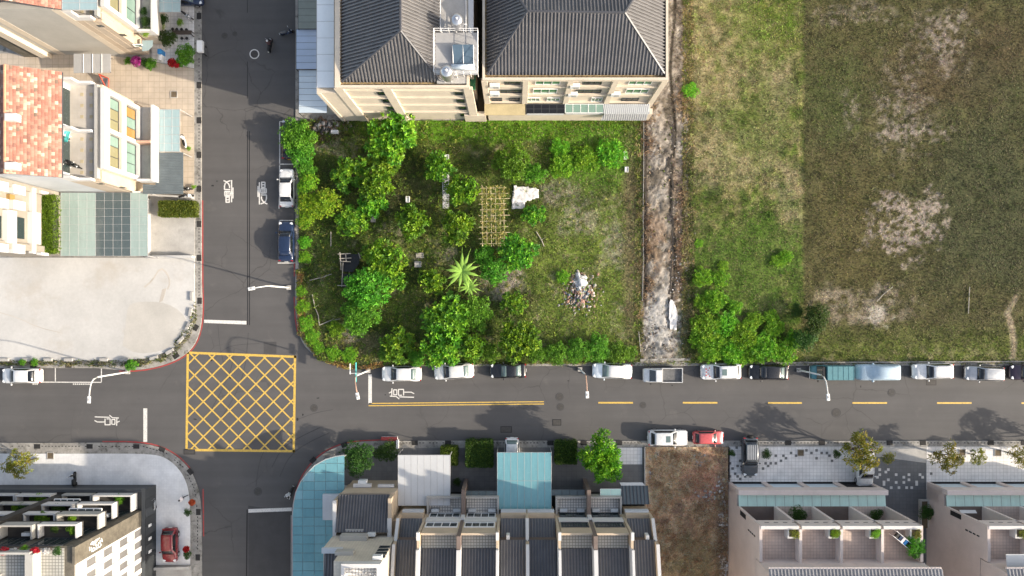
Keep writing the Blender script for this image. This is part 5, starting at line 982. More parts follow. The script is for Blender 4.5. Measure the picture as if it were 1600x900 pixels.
wall('kerb_wall', 'short white wall running down from the red topped wall', [(622.5, 686), (622.5, 699)], .2, .1, .9, M['white_box'])
wall('boundary_wall', 'thin dark wall on the left side of the pale frontage', [(1138, 698), (1138, 752)], .12, .1, .35, M['dark'])
wall('boundary_wall', 'low grey wall left of the dead grass lot', [(1006.5, 698), (1006.5, 770)], .12, .1, .5, M['concrete'])
wall('boundary_wall', 'low white wall round the concrete drive', [(234.5, 312), (234.5, 402), (306, 402)], .3, .1, 1.0, M['pale_concrete'])
wall('boundary_wall', 'low cream wall above the box hedge', [(236, 306), (304, 310)], .2, .1, .9, M['pale_concrete'])
wall('boundary_wall', 'pale low wall below the red hatchback', [(240, 886), (300, 884)], .3, .1, .7, M['concrete'])
# concrete blocks set round the lot edge
q = MB(); q.bb(-.5, .5, -.18, .18, 0, .22); bo = q.build('block', M['concrete'], bevel=.03)
for i, (x, y, a) in enumerate(((8, 562, 0), (42, 562, 0), (76, 562, 0), (108, 562, 0), (163, 562, 0), (195, 562, 0), (241, 559, 15), (266, 549, 28), (283, 531, 45), (294, 510, 65), (298, 488, 80), (300, 463, 90))):
    o = bo if i == 0 else bo.copy(); 
    if i: col.objects.link(o)
    o.location = P(x, y, .22); o.rotation_euler = (0, 0, R(a)); tag(o, 'low grey concrete block on the rim of the pale concrete lot', 'concrete block', 'concrete blocks round the lot')
for o in [o for o in bpy.data.objects if o.name.startswith('block')]: o.name = 'concrete_block'
# yard furniture in the upper left yard
M['dark_wood'] = pm('dark_table_wood', (.06, .045, .035), .6, .2, 4); M['blue_plastic'] = pm('blue_plastic', (.03, .22, .52), .4, .1)
c0 = P(285, 51.5, .75); t = thing('long_table', 'long dark table with stools in the upper left yard', 'table', (c0.x, c0.y, .15)); k = S
g = MB(); g.bb(-15*k, 15*k, -3.2*k, 3.2*k, .70, .76); g.build('tabletop', M['dark_wood'], t, local=True)
for sx in (-1, 1):
    for sy in (-1, 1): g = MB(); g.bb(sx*14*k-.04, sx*14*k+.04, sy*2.6*k-.04, sy*2.6*k+.04, 0, .7); g.build('leg', M['dark_wood'], t, local=True)
for i, (x, y) in enumerate(((270.5, 46), (277, 46.5), (284.5, 46.5), (292, 47), (285, 60.5), (292.5, 60.5))):
    p = P(x, y, .45); st = thing('stool', ('leftmost stool on the upper side of the long yard table', 'second stool from the left on the upper side of the yard table', 'third stool from the left on the upper side of the yard table', 'rightmost stool on the upper side of the yard table', 'left stool on the lower side of the yard table', 'right stool on the lower side of the yard table')[i], 'stool', (p.x, p.y, .15), 'stools round the yard table'); g = MB(); g.lathe([(.17, .40), (.18, .44), (.15, .46)], n=12); g.build('seat', M['trim'], st, local=True)
    for a in range(3): g = MB(); g.tube([(.08*math.cos(a*2.1), .08*math.sin(a*2.1), .4), (.17*math.cos(a*2.1), .17*math.sin(a*2.1), 0)], .018, 5); g.build('leg', M['trim'], st, local=True)
p = P(251, 84, .8); t = thing('water_cooler', 'blue tank cabinet with white box front in the upper left yard', 'cabinet', (p.x, p.y, .15)); g = MB(); g.bb(-.22, .22, -.1, .45, 0, 1.0); g.build('tank', M['blue_plastic'], t, bevel=.04, local=True); g = MB(); g.bb(-.2, .2, -.75, -.12, 0, .8); g.build('box', M['white_box'], t, bevel=.04, local=True)
p = P(312, 72, 1.9); t = thing('sign_board', 'white box topped notice stand at the upper left kerb', 'sign', (p.x, p.y, .12)); g = MB(); g.bb(-.33, .33, -.65, .65, 1.35, 1.85); g.build('cabinet', M['white_box'], t, bevel=.04, local=True)
for s in (-1, 1): g = MB(); g.bb(-.05, .05, s*.5-.05, s*.5+.05, 0, 1.35); g.build('post', M['trim'], t, local=True)
# ================================================================ buildings
gX = lambda px: (px-NX)*S
gY = lambda py: (NY-py)*S
M['cream'] = pm('cream_tiled_render', (.60, .52, .415), .8, .1, .5, 7, dirt=((.40, .32, .22), .7, .62, .5)); M['cream_brick'] = tiles('cream_brick', (.56, .46, .35), (.51, .41, .305), .24, .06, .8, mortar=(.5, .42, .33))
M['white_render'] = pm('white_render', (.58, .565, .545), .75, .05, .6, 8, dirt=((.55, .52, .48), .8, .64, .5)); M['grey_render'] = pm('grey_side_render', (.40, .385, .35), .85, .1, .35, 5)
M['pale_blue_render'] = pm('pale_blue_grey_render', (.50, .52, .54), .7, .1, .25, 5, dirt=((.42, .42, .42), .4, .6, .5)); M['tan'] = pm('tan_tiled_wall', (.50, .40, .29), .8, .1, .8, 9); M['brown_wall'] = pm('brown_tiled_wall', (.17, .13, .11), .8, .15, .8, 9)
M['pink'] = pm('pinkish_wall', (.57, .485, .44), .85, .09, .4, 6, dirt=((.28, .24, .23), .35, .62, .5)); M['pink_light'] = pm('pale_pink_parapet', (.64, .56, .52), .8, .08, .7, 8); M['pink_tiles'] = tiles('pink_terrace_tiles', (.60, .48, .41), (.56, .445, .38), .33, .07, .7, mortar=(.42, .34, .30))
M['roof_dark'] = pm('charcoal_roof_tile', (.055, .055, .062), .45, .2, .8, 12, bmp=.25, spec=.9); M['roof_rib'] = pm('charcoal_lit_crest', (.12, .113, .11), .4, .2, .8, 12, bmp=.25, spec=.9); M['roof_slate'] = pm('slate_canopy_sheet', (.10, .12, .13), .5, .15, 1, 9); M['roof_grey'] = pm('grey_roof_tile', (.30, .29, .29), .6, .15, 1, 9)  # rib crests lighter than the tile base: sunlight on them put into colour
M['white_metal'] = pm('white_metal_sheet', (.52, .525, .525), .5, .06, .4, 5, metal=0, dirt=((.45, .44, .42), .5, .6, .5)); M['blue_metal'] = pm('pale_blue_metal_sheet', (.42, .50, .62), .5, .07, .4, 6, metal=0); M['green_metal'] = pm('grey_green_metal_sheet', (.22, .245, .215), .5, .12, .5, 6); M['ice_metal'] = pm('ice_blue_metal_sheet', (.58, .66, .71), .5, .06, .4, 6)
M['grey_metal'] = pm('grey_metal_sheet', (.36, .355, .35), .55, .1, .5, 6); M['frame_dark'] = pm('dark_frame', (.05, .055, .06), .5, .15); M['frame_white'] = pm('white_frame', (.76, .75, .73), .5, .05)
M['canopy_glass'] = glass('pale_canopy_glass', (.34, .46, .48), .15, .95); M['teal_glass'] = glass('teal_canopy_glass', (.19, .42, .47), .15, .94); M['deep_teal'] = glass('deep_teal_glass', (.15, .36, .41), .15, .94); M['sky_pane'] = glass('dark_skylight_pane', (.10, .13, .135), .12, .9); M['mint_glass'] = glass('mint_canopy_glass', (.58, .82, .74), .6, 1); M['milky_glass'] = glass('milky_canopy_glass', (.34, .43, .40), .25, .97)
M['win_dark'] = glass('dark_window_glass', (.03, .045, .045), .06); M['win_green'] = glass('green_window_glass', (.07, .22, .11), .15); M['win_olive'] = glass('curtained_window_glass', (.26, .24, .13), .15); M['win_amber'] = glass('amber_curtain_glass', (.36, .22, .07), .2); M['win_sea'] = glass('sea_green_glass', (.22, .33, .28), .15)
M['steel'] = pm('stainless_steel', (.60, .60, .61), .28, .08, 2, 9, metal=.85, bmp=0); M['terr_tiles'] = tiles('cream_terrace_tiles', (.50, .46, .41), (.47, .43, .385), .5, .04, .6, mortar=(.48, .43, .37)); M['terr_grey'] = tiles('grey_terrace_tiles', (.44, .43, .38), (.40, .39, .35), .3, .1, .7, mortar=(.17, .165, .15)); M['terr_white'] = tiles('white_terrace_tiles', (.80, .76, .70), (.76, .72, .66), .3, .1, .7, mortar=(.27, .25, .23))
M['black_panel'] = pm('black_cladding', (.028, .031, .034), .5, .2, .8, 8); M['stone_dark'] = pm('brown_stone_cladding', (.125, .11, .085), .85, .35, 1.2, 7, bmp=.6); M['terr_dark'] = pm('dark_terrace_floor', (.05, .046, .042), .8, .2, 1, 9); M['ac'] = pm('air_conditioner_casing', (.64, .65, .64), .5, .05, 3)
def building(name, label, cat, x, y, group=None): return thing(name, label, cat, (x, y, 0), group)
def ribbed(par, pts, mat_b, mat_r, pitch=.28, wd=.14, h=.085, name='roof_slope', rib='tile_ribs', t=.12, seg=None):
    """planar slope; first two points are the eave; ribs run up the slope"""
    p = [Vector(q) for q in pts]; u = (p[1]-p[0]).normalized(); n = (p[1]-p[0]).cross(p[2]-p[0]).normalized(); n = n if n.z > 0 else -n; v = n.cross(u); v = v if v.dot(p[2]-p[0]) > 0 else -v
    g = MB(); g.slab(p, t); base_o = g.build(name, mat_b, par)
    q = [((a-p[0]).dot(u), (a-p[0]).dot(v)) for a in p]; us = [a for a, _ in q]; g = MB(); x = min(us)+pitch*.5
    while x < max(us):
        vs = []
        for (a, b), (c, d) in zip(q, q[1:]+q[:1]):
            if (a-x)*(c-x) < 0: vs.append(b+(d-b)*(x-a)/(c-a))
        if len(vs) >= 2 and max(vs)-min(vs) > .1:
            v0, v1 = min(vs), max(vs); k = max(1, int((v1-v0)/seg)) if seg else 1
            for i in range(k):
                a0, a1 = v0+(v1-v0)*i/k, v0+(v1-v0)*(i+1)/k; h0, h1 = (h, h*.7) if seg else (h, h)
                o = lambda uu, vv, hh: p[0]+u*uu+v*vv+n*hh
                B = [o(x-wd/2, a0, 0), o(x-wd*.28, a0, h0), o(x+wd*.28, a0, h0), o(x+wd/2, a0, 0), o(x-wd/2, a1, 0), o(x-wd*.28, a1, h1), o(x+wd*.28, a1, h1), o(x+wd/2, a1, 0)]
                g.add(B, [(0, 1, 5, 4), (1, 2, 6, 5), (2, 3, 7, 6), (3, 2, 1, 0), (4, 5, 6, 7)])
        x += pitch
    r = g.build(rib, mat_r, par)
    if r: 
        bm = bmesh.new(); bm.from_mesh(r.data); bmesh.ops.recalc_face_normals(bm, faces=bm.faces); bm.to_mesh(r.data); bm.free(); r['kind'] = 'stuff'
    return base_o
def bar3(g, a, b, r=.04): return g.tube([a, b], r, 4)
def canopy(par, c4, nu, nv, pane, frame, name='canopy', fr=.035, posts=0.0, panefn=None, sag=0, ground=.12, pname='canopy_pane'):
    """c4: four corners in order; frame mesh with each pane a child"""
    c = [Vector(q) for q in c4]; B = lambda a, b: (c[0]*(1-a)+c[1]*a)*(1-b)+(c[3]*(1-a)+c[2]*a)*b+Vector((0, 0, sag*math.sin(a*math.pi)))
    g = MB()
    for i in range(nu+1): g.tube([B(i/nu, 0), B(i/nu, 1)], fr, 4)
    for j in range(nv+1): g.tube([B(k/max(1, nu), j/nv) for k in range(nu+1)], fr, 4)
    if posts:
        for a, b in ((0, 0), (1, 0), (1, 1), (0, 1)) if posts == 1 else posts: q = B(a, b); g.tube([(q.x, q.y, ground), q], .05, 6)
    f = g.build(name, frame, par)
    for i in range(nu):
        for j in range(nv):
            e = .004; q = [B((i+e)/nu, (j+e)/nv), B((i+1-e)/nu, (j+e)/nv), B((i+1-e)/nu, (j+1-e)/nv), B((i+e)/nu, (j+1-e)/nv)]
            g = MB(); g.slab([a+Vector((0, 0, .012)) for a in q], .02); g.build(pname, panefn(i, j) if panefn else pane, f)
    return f
def window(par, ax, s, a, z, face, w_, h_, frame, pane, mull=1, fr=.07, dep=.1):
    """ax: wall normal axis; s: its sign; a: position along wall; face: wall face coordinate"""
    def bx(g, a0, a1, d0, d1, z0, z1):
        if ax == 'x': g.bb(face+s*d0, face+s*d1, a0, a1, z0, z1)
        else: g.bb(a0, a1, face+s*d0, face+s*d1, z0, z1)
    g = MB(); a0, a1, z0, z1 = a-w_/2, a+w_/2, z-h_/2, z+h_/2
    bx(g, a0, a1, -.02, dep, z0, z0+fr); bx(g, a0, a1, -.02, dep, z1-fr, z1); bx(g, a0, a0+fr, -.02, dep-.003, z0+fr, z1-fr); bx(g, a1-fr, a1, -.02, dep-.003, z0+fr, z1-fr)
    for i in range(1, mull+1): m_ = a0+(a1-a0)*i/(mull+1); bx(g, m_-fr*.4, m_+fr*.4, -.02, dep-.01, z0+fr, z1-fr)
    f = g.build('window', frame, par)
    pl = pane if isinstance(pane, (list, tuple)) else [pane]*(mull+1)
    for i in range(mull+1):
        b0, b1 = a0+(a1-a0)*i/(mull+1)+fr*.3, a0+(a1-a0)*(i+1)/(mull+1)-fr*.3; g = MB(); bx(g, b0, b1, -.01, dep*.35, z0+fr*.5, z1-fr*.5); g.build('pane', pl[i % len(pl)], f)
    return f
def ac(par, x, y, z, rz=0, w_=.85, d_=.34, h_=.6):
    g = MB(); g.box((x, y, z+h_/2), (w_, d_, h_), rz); o = g.build('air_conditioner', M['ac'], par, bevel=.03); g = MB(); T = Matrix.Rotation(rz, 3, 'Z')
    q = T @ Vector((w_*.15, -d_/2-.01, 0)); g.box((x+q.x, y+q.y, z+h_/2), (w_*.5, .02, h_*.7), rz); g.build('grille', M['grey_metal'], o); return o
def part(par, name, mat, *boxes, bevel=0):
    if len(boxes) > 1 and name not in ('parapet', 'window_surround', 'balcony_parapet', 'roof_parapet', 'planter', 'front_parapet'):
        for b in boxes: o = part(par, name, mat, b, bevel=bevel)
        return o
    g = MB()
    for b in boxes: g.bb(*b)
    return g.build(name, mat, par, bevel=bevel)
def slabpx(par, name, mat, pts, t=.12):
    g = MB(); g.slab([P(*q) for q in pts], t); return g.build(name, mat, par)
# ---------------------------------------------------------------- cream apartment blocks at the top
def tank(x, y, zb, label, r=.72, hgt=1.5):
    t = thing('water_tank', label, 'water tank', (x, y, zb), 'stainless water tanks'); z0 = .9
    for i in range(4): a = i*math.pi/2+.78; g = MB(); g.bb(r*.75*math.cos(a)-.04, r*.75*math.cos(a)+.04, r*.75*math.sin(a)-.04, r*.75*math.sin(a)+.04, 0, z0); g.build('leg', M['frame_white'], t, local=True)
    g = MB(); prof = [(r*.95, z0), (r, z0+.04)]
    for i in range(5): z = z0+.1+i*(hgt-.2)/5; prof += [(r, z), (r*1.03, z+.06), (r, z+.12)]
    prof += [(r, z0+hgt), (r*.9, z0+hgt+.16), (r*.5, z0+hgt+.32), (r*.3, z0+hgt+.34)]; g.lathe(prof, n=24); g.build('shell', M['steel'], t, smooth=True, local=True)
    g = MB(); g.lathe([(r*.28, z0+hgt+.33), (r*.28, z0+hgt+.42), (r*.2, z0+hgt+.45), (r*.08, z0+hgt+.52)], n=16); g.build('lid', M['steel'], t, local=True); g = MB(); g.tube([(r, 0, z0+.2), (r+.25, .1, z0+.1), (r+.25, .1, 0)], .03, 6); g.build('pipe', M['frame_white'], t, local=True); return t
yE, yD = gY(180), gY(190); zp = 12.8
E = building('apartment_building', 'cream block with broad charcoal hip roof and green windows, beside the dirt track', 'building', gX(885), yE)
xe = [gX(764), gX(819), gX(879), gX(939), gX(1004)]; top = gY(-260)
part(E, 'wall', M['cream'], (xe[0], xe[-1], yE+.3, top, 0, zp-.5)); part(E, 'ceiling_band', M['cream'], (xe[0], xe[-1], yE, yE+.297, zp-.75, zp-.5))
for x in xe: part(E, 'column', M['cream'], (x-.3, x+.3, yE-.05, yE+.3, 0, zp-.75), bevel=.02)
for z in (4.5, 7.2, 9.9):
    for a, b in zip(xe, xe[1:]): part(E, 'floor_ledge', M['cream'], (a+.3, b-.3, yE+.05, yE+.3, z-.16, z+.12))
q = dict(x0=xe[0]-.15, x1=xe[-1]+.15)
part(E, 'parapet', M['cream'], (q['x0'], q['x1'], yE-.12, yE+.12, zp-.5, zp), (q['x0'], q['x0']+.24, yE+.12, top, zp-.5, zp), (q['x1']-.24, q['x1'], yE+.12, top, zp-.5, zp)); part(E, 'gutter', pm('mossy_gutter', (.42, .30, .15), .9, .3, 2, 8, dirt=((.05, .045, .03), 2.5, .5, .9)), (q['x0']+.24, q['x1']-.24, yE+.12, top, zp-.5, zp-.42))
ev, rg = 12.5, 16.3; K = lambda a, b, z: P(a, b, z)
A, B_, C_, D_ = K(761, 117, ev), K(1039, 117, ev), K(976, 20, rg), K(824, 18, rg); A2, B2 = K(761, -80, ev), K(1039, -80, ev)
for pts in ((A, B_, C_, D_), (B_, B2, C_), (A, A2, D_), (A2, B2, C_, D_)): ribbed(E, pts, M['roof_dark'], M['roof_rib'], .335, .19, .15, seg=.9)
g = MB()
for a, b in ((C_, D_), (A, D_), (B_, C_), (A2, D_), (B2, C_)): g.tube([a+Vector((0, 0, .06)), b+Vector((0, 0, .06))], .13, 6)
g.build('ridge_caps', M['roof_dark'], E)
fw = yE+.3
for x0, x1, z, hh in ((832, 866, 11.2, .95), (830, 864, 8.5, 1.1), (958, 990, 11.2, .95), (960, 992, 8.5, 1.1), (822, 841, 5.6, .9), (851, 870, 5.6, .9), (916, 932, 5.6, 1.0)): window(E, 'y', -1, gX((x0+x1)/2), z-.35, fw, (x1-x0)*S, hh*1.25, M['frame_white'], M['win_green'], 2)
for x0, x1, z in ((790, 812, 11.2), (784, 814, 8.5), (796, 812, 5.7), (770, 786, 5.7), (896, 922, 11.2), (890, 926, 8.5), (960, 985, 5.7)): window(E, 'y', -1, gX((x0+x1)/2), z-.45, fw, (x1-x0)*S, .9, M['frame_dark'], M['win_dark'], 2)
for x, z in ((777, 11.2), (776, 8.6), (886, 11.1), (886, 8.4), (946, 8.5)): ac(E, gX(x), yE+.02, z-1.0, 0, 1.0, .4, .75)
part(E, 'annexe_wall', M['cream'], (gX(764), gX(1012), gY(189), yE-.05, 0, 2.9))
def lean(x0, x1, zt, zb, mt, rib=None, nm='annexe_roof', y1=178):
    pts = [K(x0, y1, zb), K(x1, y1, zb), K(x1, 162.5, zt), K(x0, 162.5, zt)]
    if rib: ribbed(E, pts, mt, mt, rib, .06, .05, nm, 'sheet_seams', .08)
    else: g = MB(); g.slab(pts, .08); g.build(nm, mt, E)
lean(757, 820.5, 4.6, 3.6, pm('tan_annexe_roof', (.40, .33, .19), .8, .15, 1, 8), None, y1=180); lean(944, 1015, 4.6, 3.6, M['white_metal'], .22)
canopy(E, [K(883, 176, 3.7), K(943, 176, 3.7), K(943, 162.5, 4.6), K(883, 162.5, 4.6)], 5, 1, M['win_sea'], M['frame_white'], 'annexe_glass_roof', .04); part(E, 'annexe_eave', M['white_metal'], (gX(881), gX(938), gY(190), gY(184.5), 2.9, 3.3))
canopy(E, [K(822, 177, 3.7), K(882, 177, 3.7), K(882, 163, 4.6), K(822, 163, 4.6)], 5, 2, pm('black_solar_panel', (.014, .014, .018), .25, .1, 3), M['frame_dark'], 'solar_array', .03, pname='solar_panel')
part(E, 'annexe_eave', M['white_metal'], (gX(823), gX(878), gY(191), gY(187), 2.9, 3.2)); part(E, 'annexe_window', M['win_green'], (gX(822), gX(872), gY(184), gY(183), 2.9, 3.3)); ribbed(E, [K(938, 188, 2.6), K(1009, 188, 2.6), K(1013, 178, 3.4), K(944, 178, 3.4)], M['grey_metal'], M['white_metal'], .25, .06, .05, 'lower_annexe_roof', 'sheet_seams', .06)
part(E, 'annexe_sill', pm('mossy_sill', (.20, .15, .05), .9, .4, 3), (gX(764), gX(819), gY(190), gY(186), 2.9, 3.1))
D = building('apartment_building', 'cream block with charcoal hip roof and roof tanks, beside the side street', 'building', gX(655), yD)
xd = [gX(570), gX(634), gX(742)]; part(D, 'wall', M['cream'], (xd[0]-.2, xd[-1], yD+.25, top, 0, zp-.5)); part(D, 'ceiling_band', M['cream'], (xd[0]-.2, xd[-1], yD, yD+.247, zp-.8, zp-.5))
for x in xd: part(D, 'column', M['cream'], (x-.45, x+.45, yD-.03, yD+.25, 0, zp-.8), bevel=.02)
for z in (3.4, 6.0, 8.6, 11.0):
    for a, b in zip(xd, xd[1:]): part(D, 'floor_ledge', M['cream'], (a+.45, b-.45, yD+.06, yD+.25, z-.16, z+.12))
for z in (2.2, 4.8, 7.4, 10.0): window(D, 'y', -1, xd[1]-.95, z, yD+.25, .8, 1.2, M['frame_dark'], M['win_dark'], 0); window(D, 'y', -1, xd[2]-1.1, z, yD+.25, .9, 1.2, M['frame_dark'], M['win_dark'], 0)
px0, px1 = P(523, 0, zp).x, P(733, 0, zp).x
part(D, 'parapet', M['cream'], (px0, px1, yD-.12, yD+.12, zp-.5, zp), (px0, px0+.5, yD+.12, top, zp-.5, zp), (px1-.25, px1, yD+.12, top, zp-.5, zp)); part(D, 'gutter', bpy.data.materials['mossy_gutter'], (px0+.5, px1-.25, yD+.12, top, zp-.52, zp-.42))
a0, a1, a2, a3 = K(534, 128, 12.5), K(690, 128, 12.5), K(626, 48, 16.5), K(626, -190, 16.5); a4, a5 = K(534, -260, 12.5), K(690, -260, 12.5)
for pts in ((a0, a1, a2), (a1, a5, a3, a2), (a0, a4, a3, a2)): ribbed(D, pts, M['roof_dark'], M['roof_rib'], .335, .19, .15, seg=.9)
g = MB()
for a, b in ((a2, a3), (a0, a2), (a1, a2)): g.tube([a+Vector((0, 0, .06)), b+Vector((0, 0, .06))], .13, 6)
g.build('ridge_caps', M['roof_dark'], D)
part(D, 'side_annexe_wall', M['cream'], (gX(536), xd[0]-.2, yD+.05, top, 0, 10.6)); part(D, 'side_annexe_pier', M['cream'], (gX(536), gX(541), yD-.05, yD+.05, 0, 10.6))
canopy(D, [K(495, 137, 10.9), K(522, 137, 10.9), K(522, -70, 10.9), K(495, -70, 10.9)], 1, 8, pm('bright_metal_sheet', (.80, .83, .83), .5, .05, .4, 5), M['grey_metal'], 'side_annexe_roof', .03, pname='roof_sheet')
for nm, x0, x1, y0, y1, z, mt, n in (('awning', 466, 495, -60, 45, 3.6, 'green_metal', 10), ('awning', 463, 495.5, 46, 108, 3.3, 'blue_metal', 6), ('awning', 467, 511, 109.5, 176.5, 3.0, 'ice_metal', 7)):
    canopy(D, [K(x0, y1, z), K(x1, y1, z+.35), K(x1, y0, z+.35), K(x0, y0, z)], 1, n, M[mt], M['frame_dark'], nm, .028, [(0, 0), (0, 1)], pname='awning_sheet')
part(D, 'ground_floor', M['concrete'], (gX(508), gX(536), yD+.8, top, 0, 3.0))
deck = part(D, 'roof_deck', M['concrete'], (P(683, 0, 12.6).x, px1-.25, yD+.3, top, zp-.4, zp-.05))
for p_, lab in (((713, 27), 'steel water tank on the upper roof deck of the tank roof block'), ((697, 108), 'steel water tank near the roof corner above the leafy tree')): q = P(*p_, 15.2); tank(q.x, q.y+(-.1), zp-.1, lab, .62, 1.3)
q = P(723, 84, 14.2); t = thing('solar_heater', 'solar water heater with two dark panels on the roof platform', 'solar heater', (q.x, q.y, zp)); 
for i in (-1, 1): g = MB(); g.slab([(i*.02, -.75, .55), (i*1.0, -.75, .55), (i*1.0, .95, 1.25), (i*.02, .95, 1.25)], .06); g.build('panel', glass('collector_glass', (.09, .14, .19), .12), t, local=True)
g = MB(); g.tube([(-1.15, -1.05, .8), (1.1, -1.05, .8)], .26, 14); g.build('boiler', M['ice_metal'], t, smooth=True, local=True); g = MB()
for x in (-1, 0, 1): bar3(g, (x, -1.0, 0), (x, -1.0, .8)); bar3(g, (x, .9, 0), (x, .9, 1.2)); bar3(g, (x, -1, .5), (x, .95, 1.2))
g.build('stand', M['frame_white'], t, local=True)
x0, x1, y0, y1 = P(679, 0, 13.4).x, P(747, 0, 13.4).x, P(0, 116, 13.4).y, P(0, 50, 13.4).y; pl = part(D, 'roof_platform', M['grey_metal'], (x0, x1, y0, y1, 13.2, 13.26)); g = MB()
for z in (13.8, 14.3):
    for a, b in (((x0, y0), (x1, y0)), ((x1, y0), (x1, y1)), ((x1, y1), (x0, y1)), ((x0, y1), (x0, y0))): bar3(g, (*a, z), (*b, z), .03)
for i in range(7): f = i/6; bar3(g, (x0+(x1-x0)*f, y1, 12.6), (x0+(x1-x0)*f, y1, 14.3), .03); bar3(g, (x0+(x1-x0)*f, y0, 12.6), (x0+(x1-x0)*f, y0, 14.3), .03)
for i in range(1, 6): y = y0+(y1-y0)*i/6; bar3(g, (x0, y, 13.25), (x0, y, 14.3), .03); bar3(g, (x1, y, 13.25), (x1, y, 14.3), .03)
for a, b in (((688, 0), (688, 50)), ((728, 0), (728, 50))): bar3(g, P(*a, 13.6), P(*b, 13.6), .035)
g.build('railing', M['frame_white'], D); part(D, 'roof_hatch', M['white_metal'], (P(732, 0, zp).x, P(740, 0, zp).x, P(0, 62, zp).y, P(0, -20, zp).y, zp, zp+.2))
part(D, 'side_wall', M['cream'], (gX(742), gX(748), yD+2, top, 0, 11.5)); part(D, 'rear_porch', M['cream'], (gX(728), gX(760), gY(191), gY(184), 0, 2.6)); part(D, 'green_awning', pm('green_awning_sheet', (.05, .22, .11), .6, .15), (gX(742.5), gX(750), gY(178), gY(150), 8.8, 8.9)); part(D, 'alley_floor', pm('mossy_alley', (.10, .085, .05), .9, .3, 1), (gX(748), gX(763.5), gY(184), top, .1, 2.0))
# ---------------------------------------------------------------- orange roofed townhouses at the upper left
M['orange_tile'] = attr_mat('orange_roof_tile', .7, 0, 6, .25, bmp=.3)
def tile_roof(par, e0, e1, r1, r0, nu, nv, seed):
    """e0-e1 eave, r0-r1 ridge; small flat tiles in lapped courses with mixed kiln colours"""
    r = np.random.default_rng(seed); e0, e1, r1, r0 = map(Vector, (e0, e1, r1, r0)); g = MB(); g.slab([e0-Vector((0, 0, .06)), e1-Vector((0, 0, .06)), r1-Vector((0, 0, .06)), r0-Vector((0, 0, .06))], .15); o = g.build('roof', M['roof_dark'], par)
    pal = np.array([(.29, .135, .10), (.33, .17, .13), (.26, .12, .09), (.38, .25, .19), (.22, .11, .085), (.42, .33, .255), (.17, .12, .09), (.31, .16, .12)]); Vv, Ff, Cc = [], [], []
    n = (e1-e0).cross(r0-e0).normalized(); n = n if n.z > 0 else -n
    for j in range(nv):
        off_ = .5*(j % 2)
        for i in range(nu+1):
            a0, a1 = max(0, (i-off_+.02)/nu), min(1, (i+1-off_-.02)/nu)
            if a1 <= a0: continue
            b0, b1 = j/nv, min(1, (j+1.12)/nv); B = lambda a, b: (e0*(1-a)+e1*a)*(1-b)+(r0*(1-a)+r1*a)*b
            h0, h1 = .045+r.uniform(0, .02), .0; k = len(Vv); c = pal[r.choice(8, p=[.22, .2, .16, .12, .08, .08, .04, .10])]*r.uniform(.85, 1.15)
            for q in (B(a0, b0)+n*h0, B(a1, b0)+n*h0, B(a1, b1)+n*h1, B(a0, b1)+n*h1, B(a0, b0)-n*.02, B(a1, b0)-n*.02): Vv.append(tuple(q-par.location)); Cc.append(c)
            Ff += [(k, k+1, k+2, k+3), (k+4, k+5, k+1, k)]
    me = np_mesh('roof_tiles', Vv, Ff, M['orange_tile'], np.array(Cc)); q = share('roof_tiles', me, par); q['kind'] = 'stuff'; return o
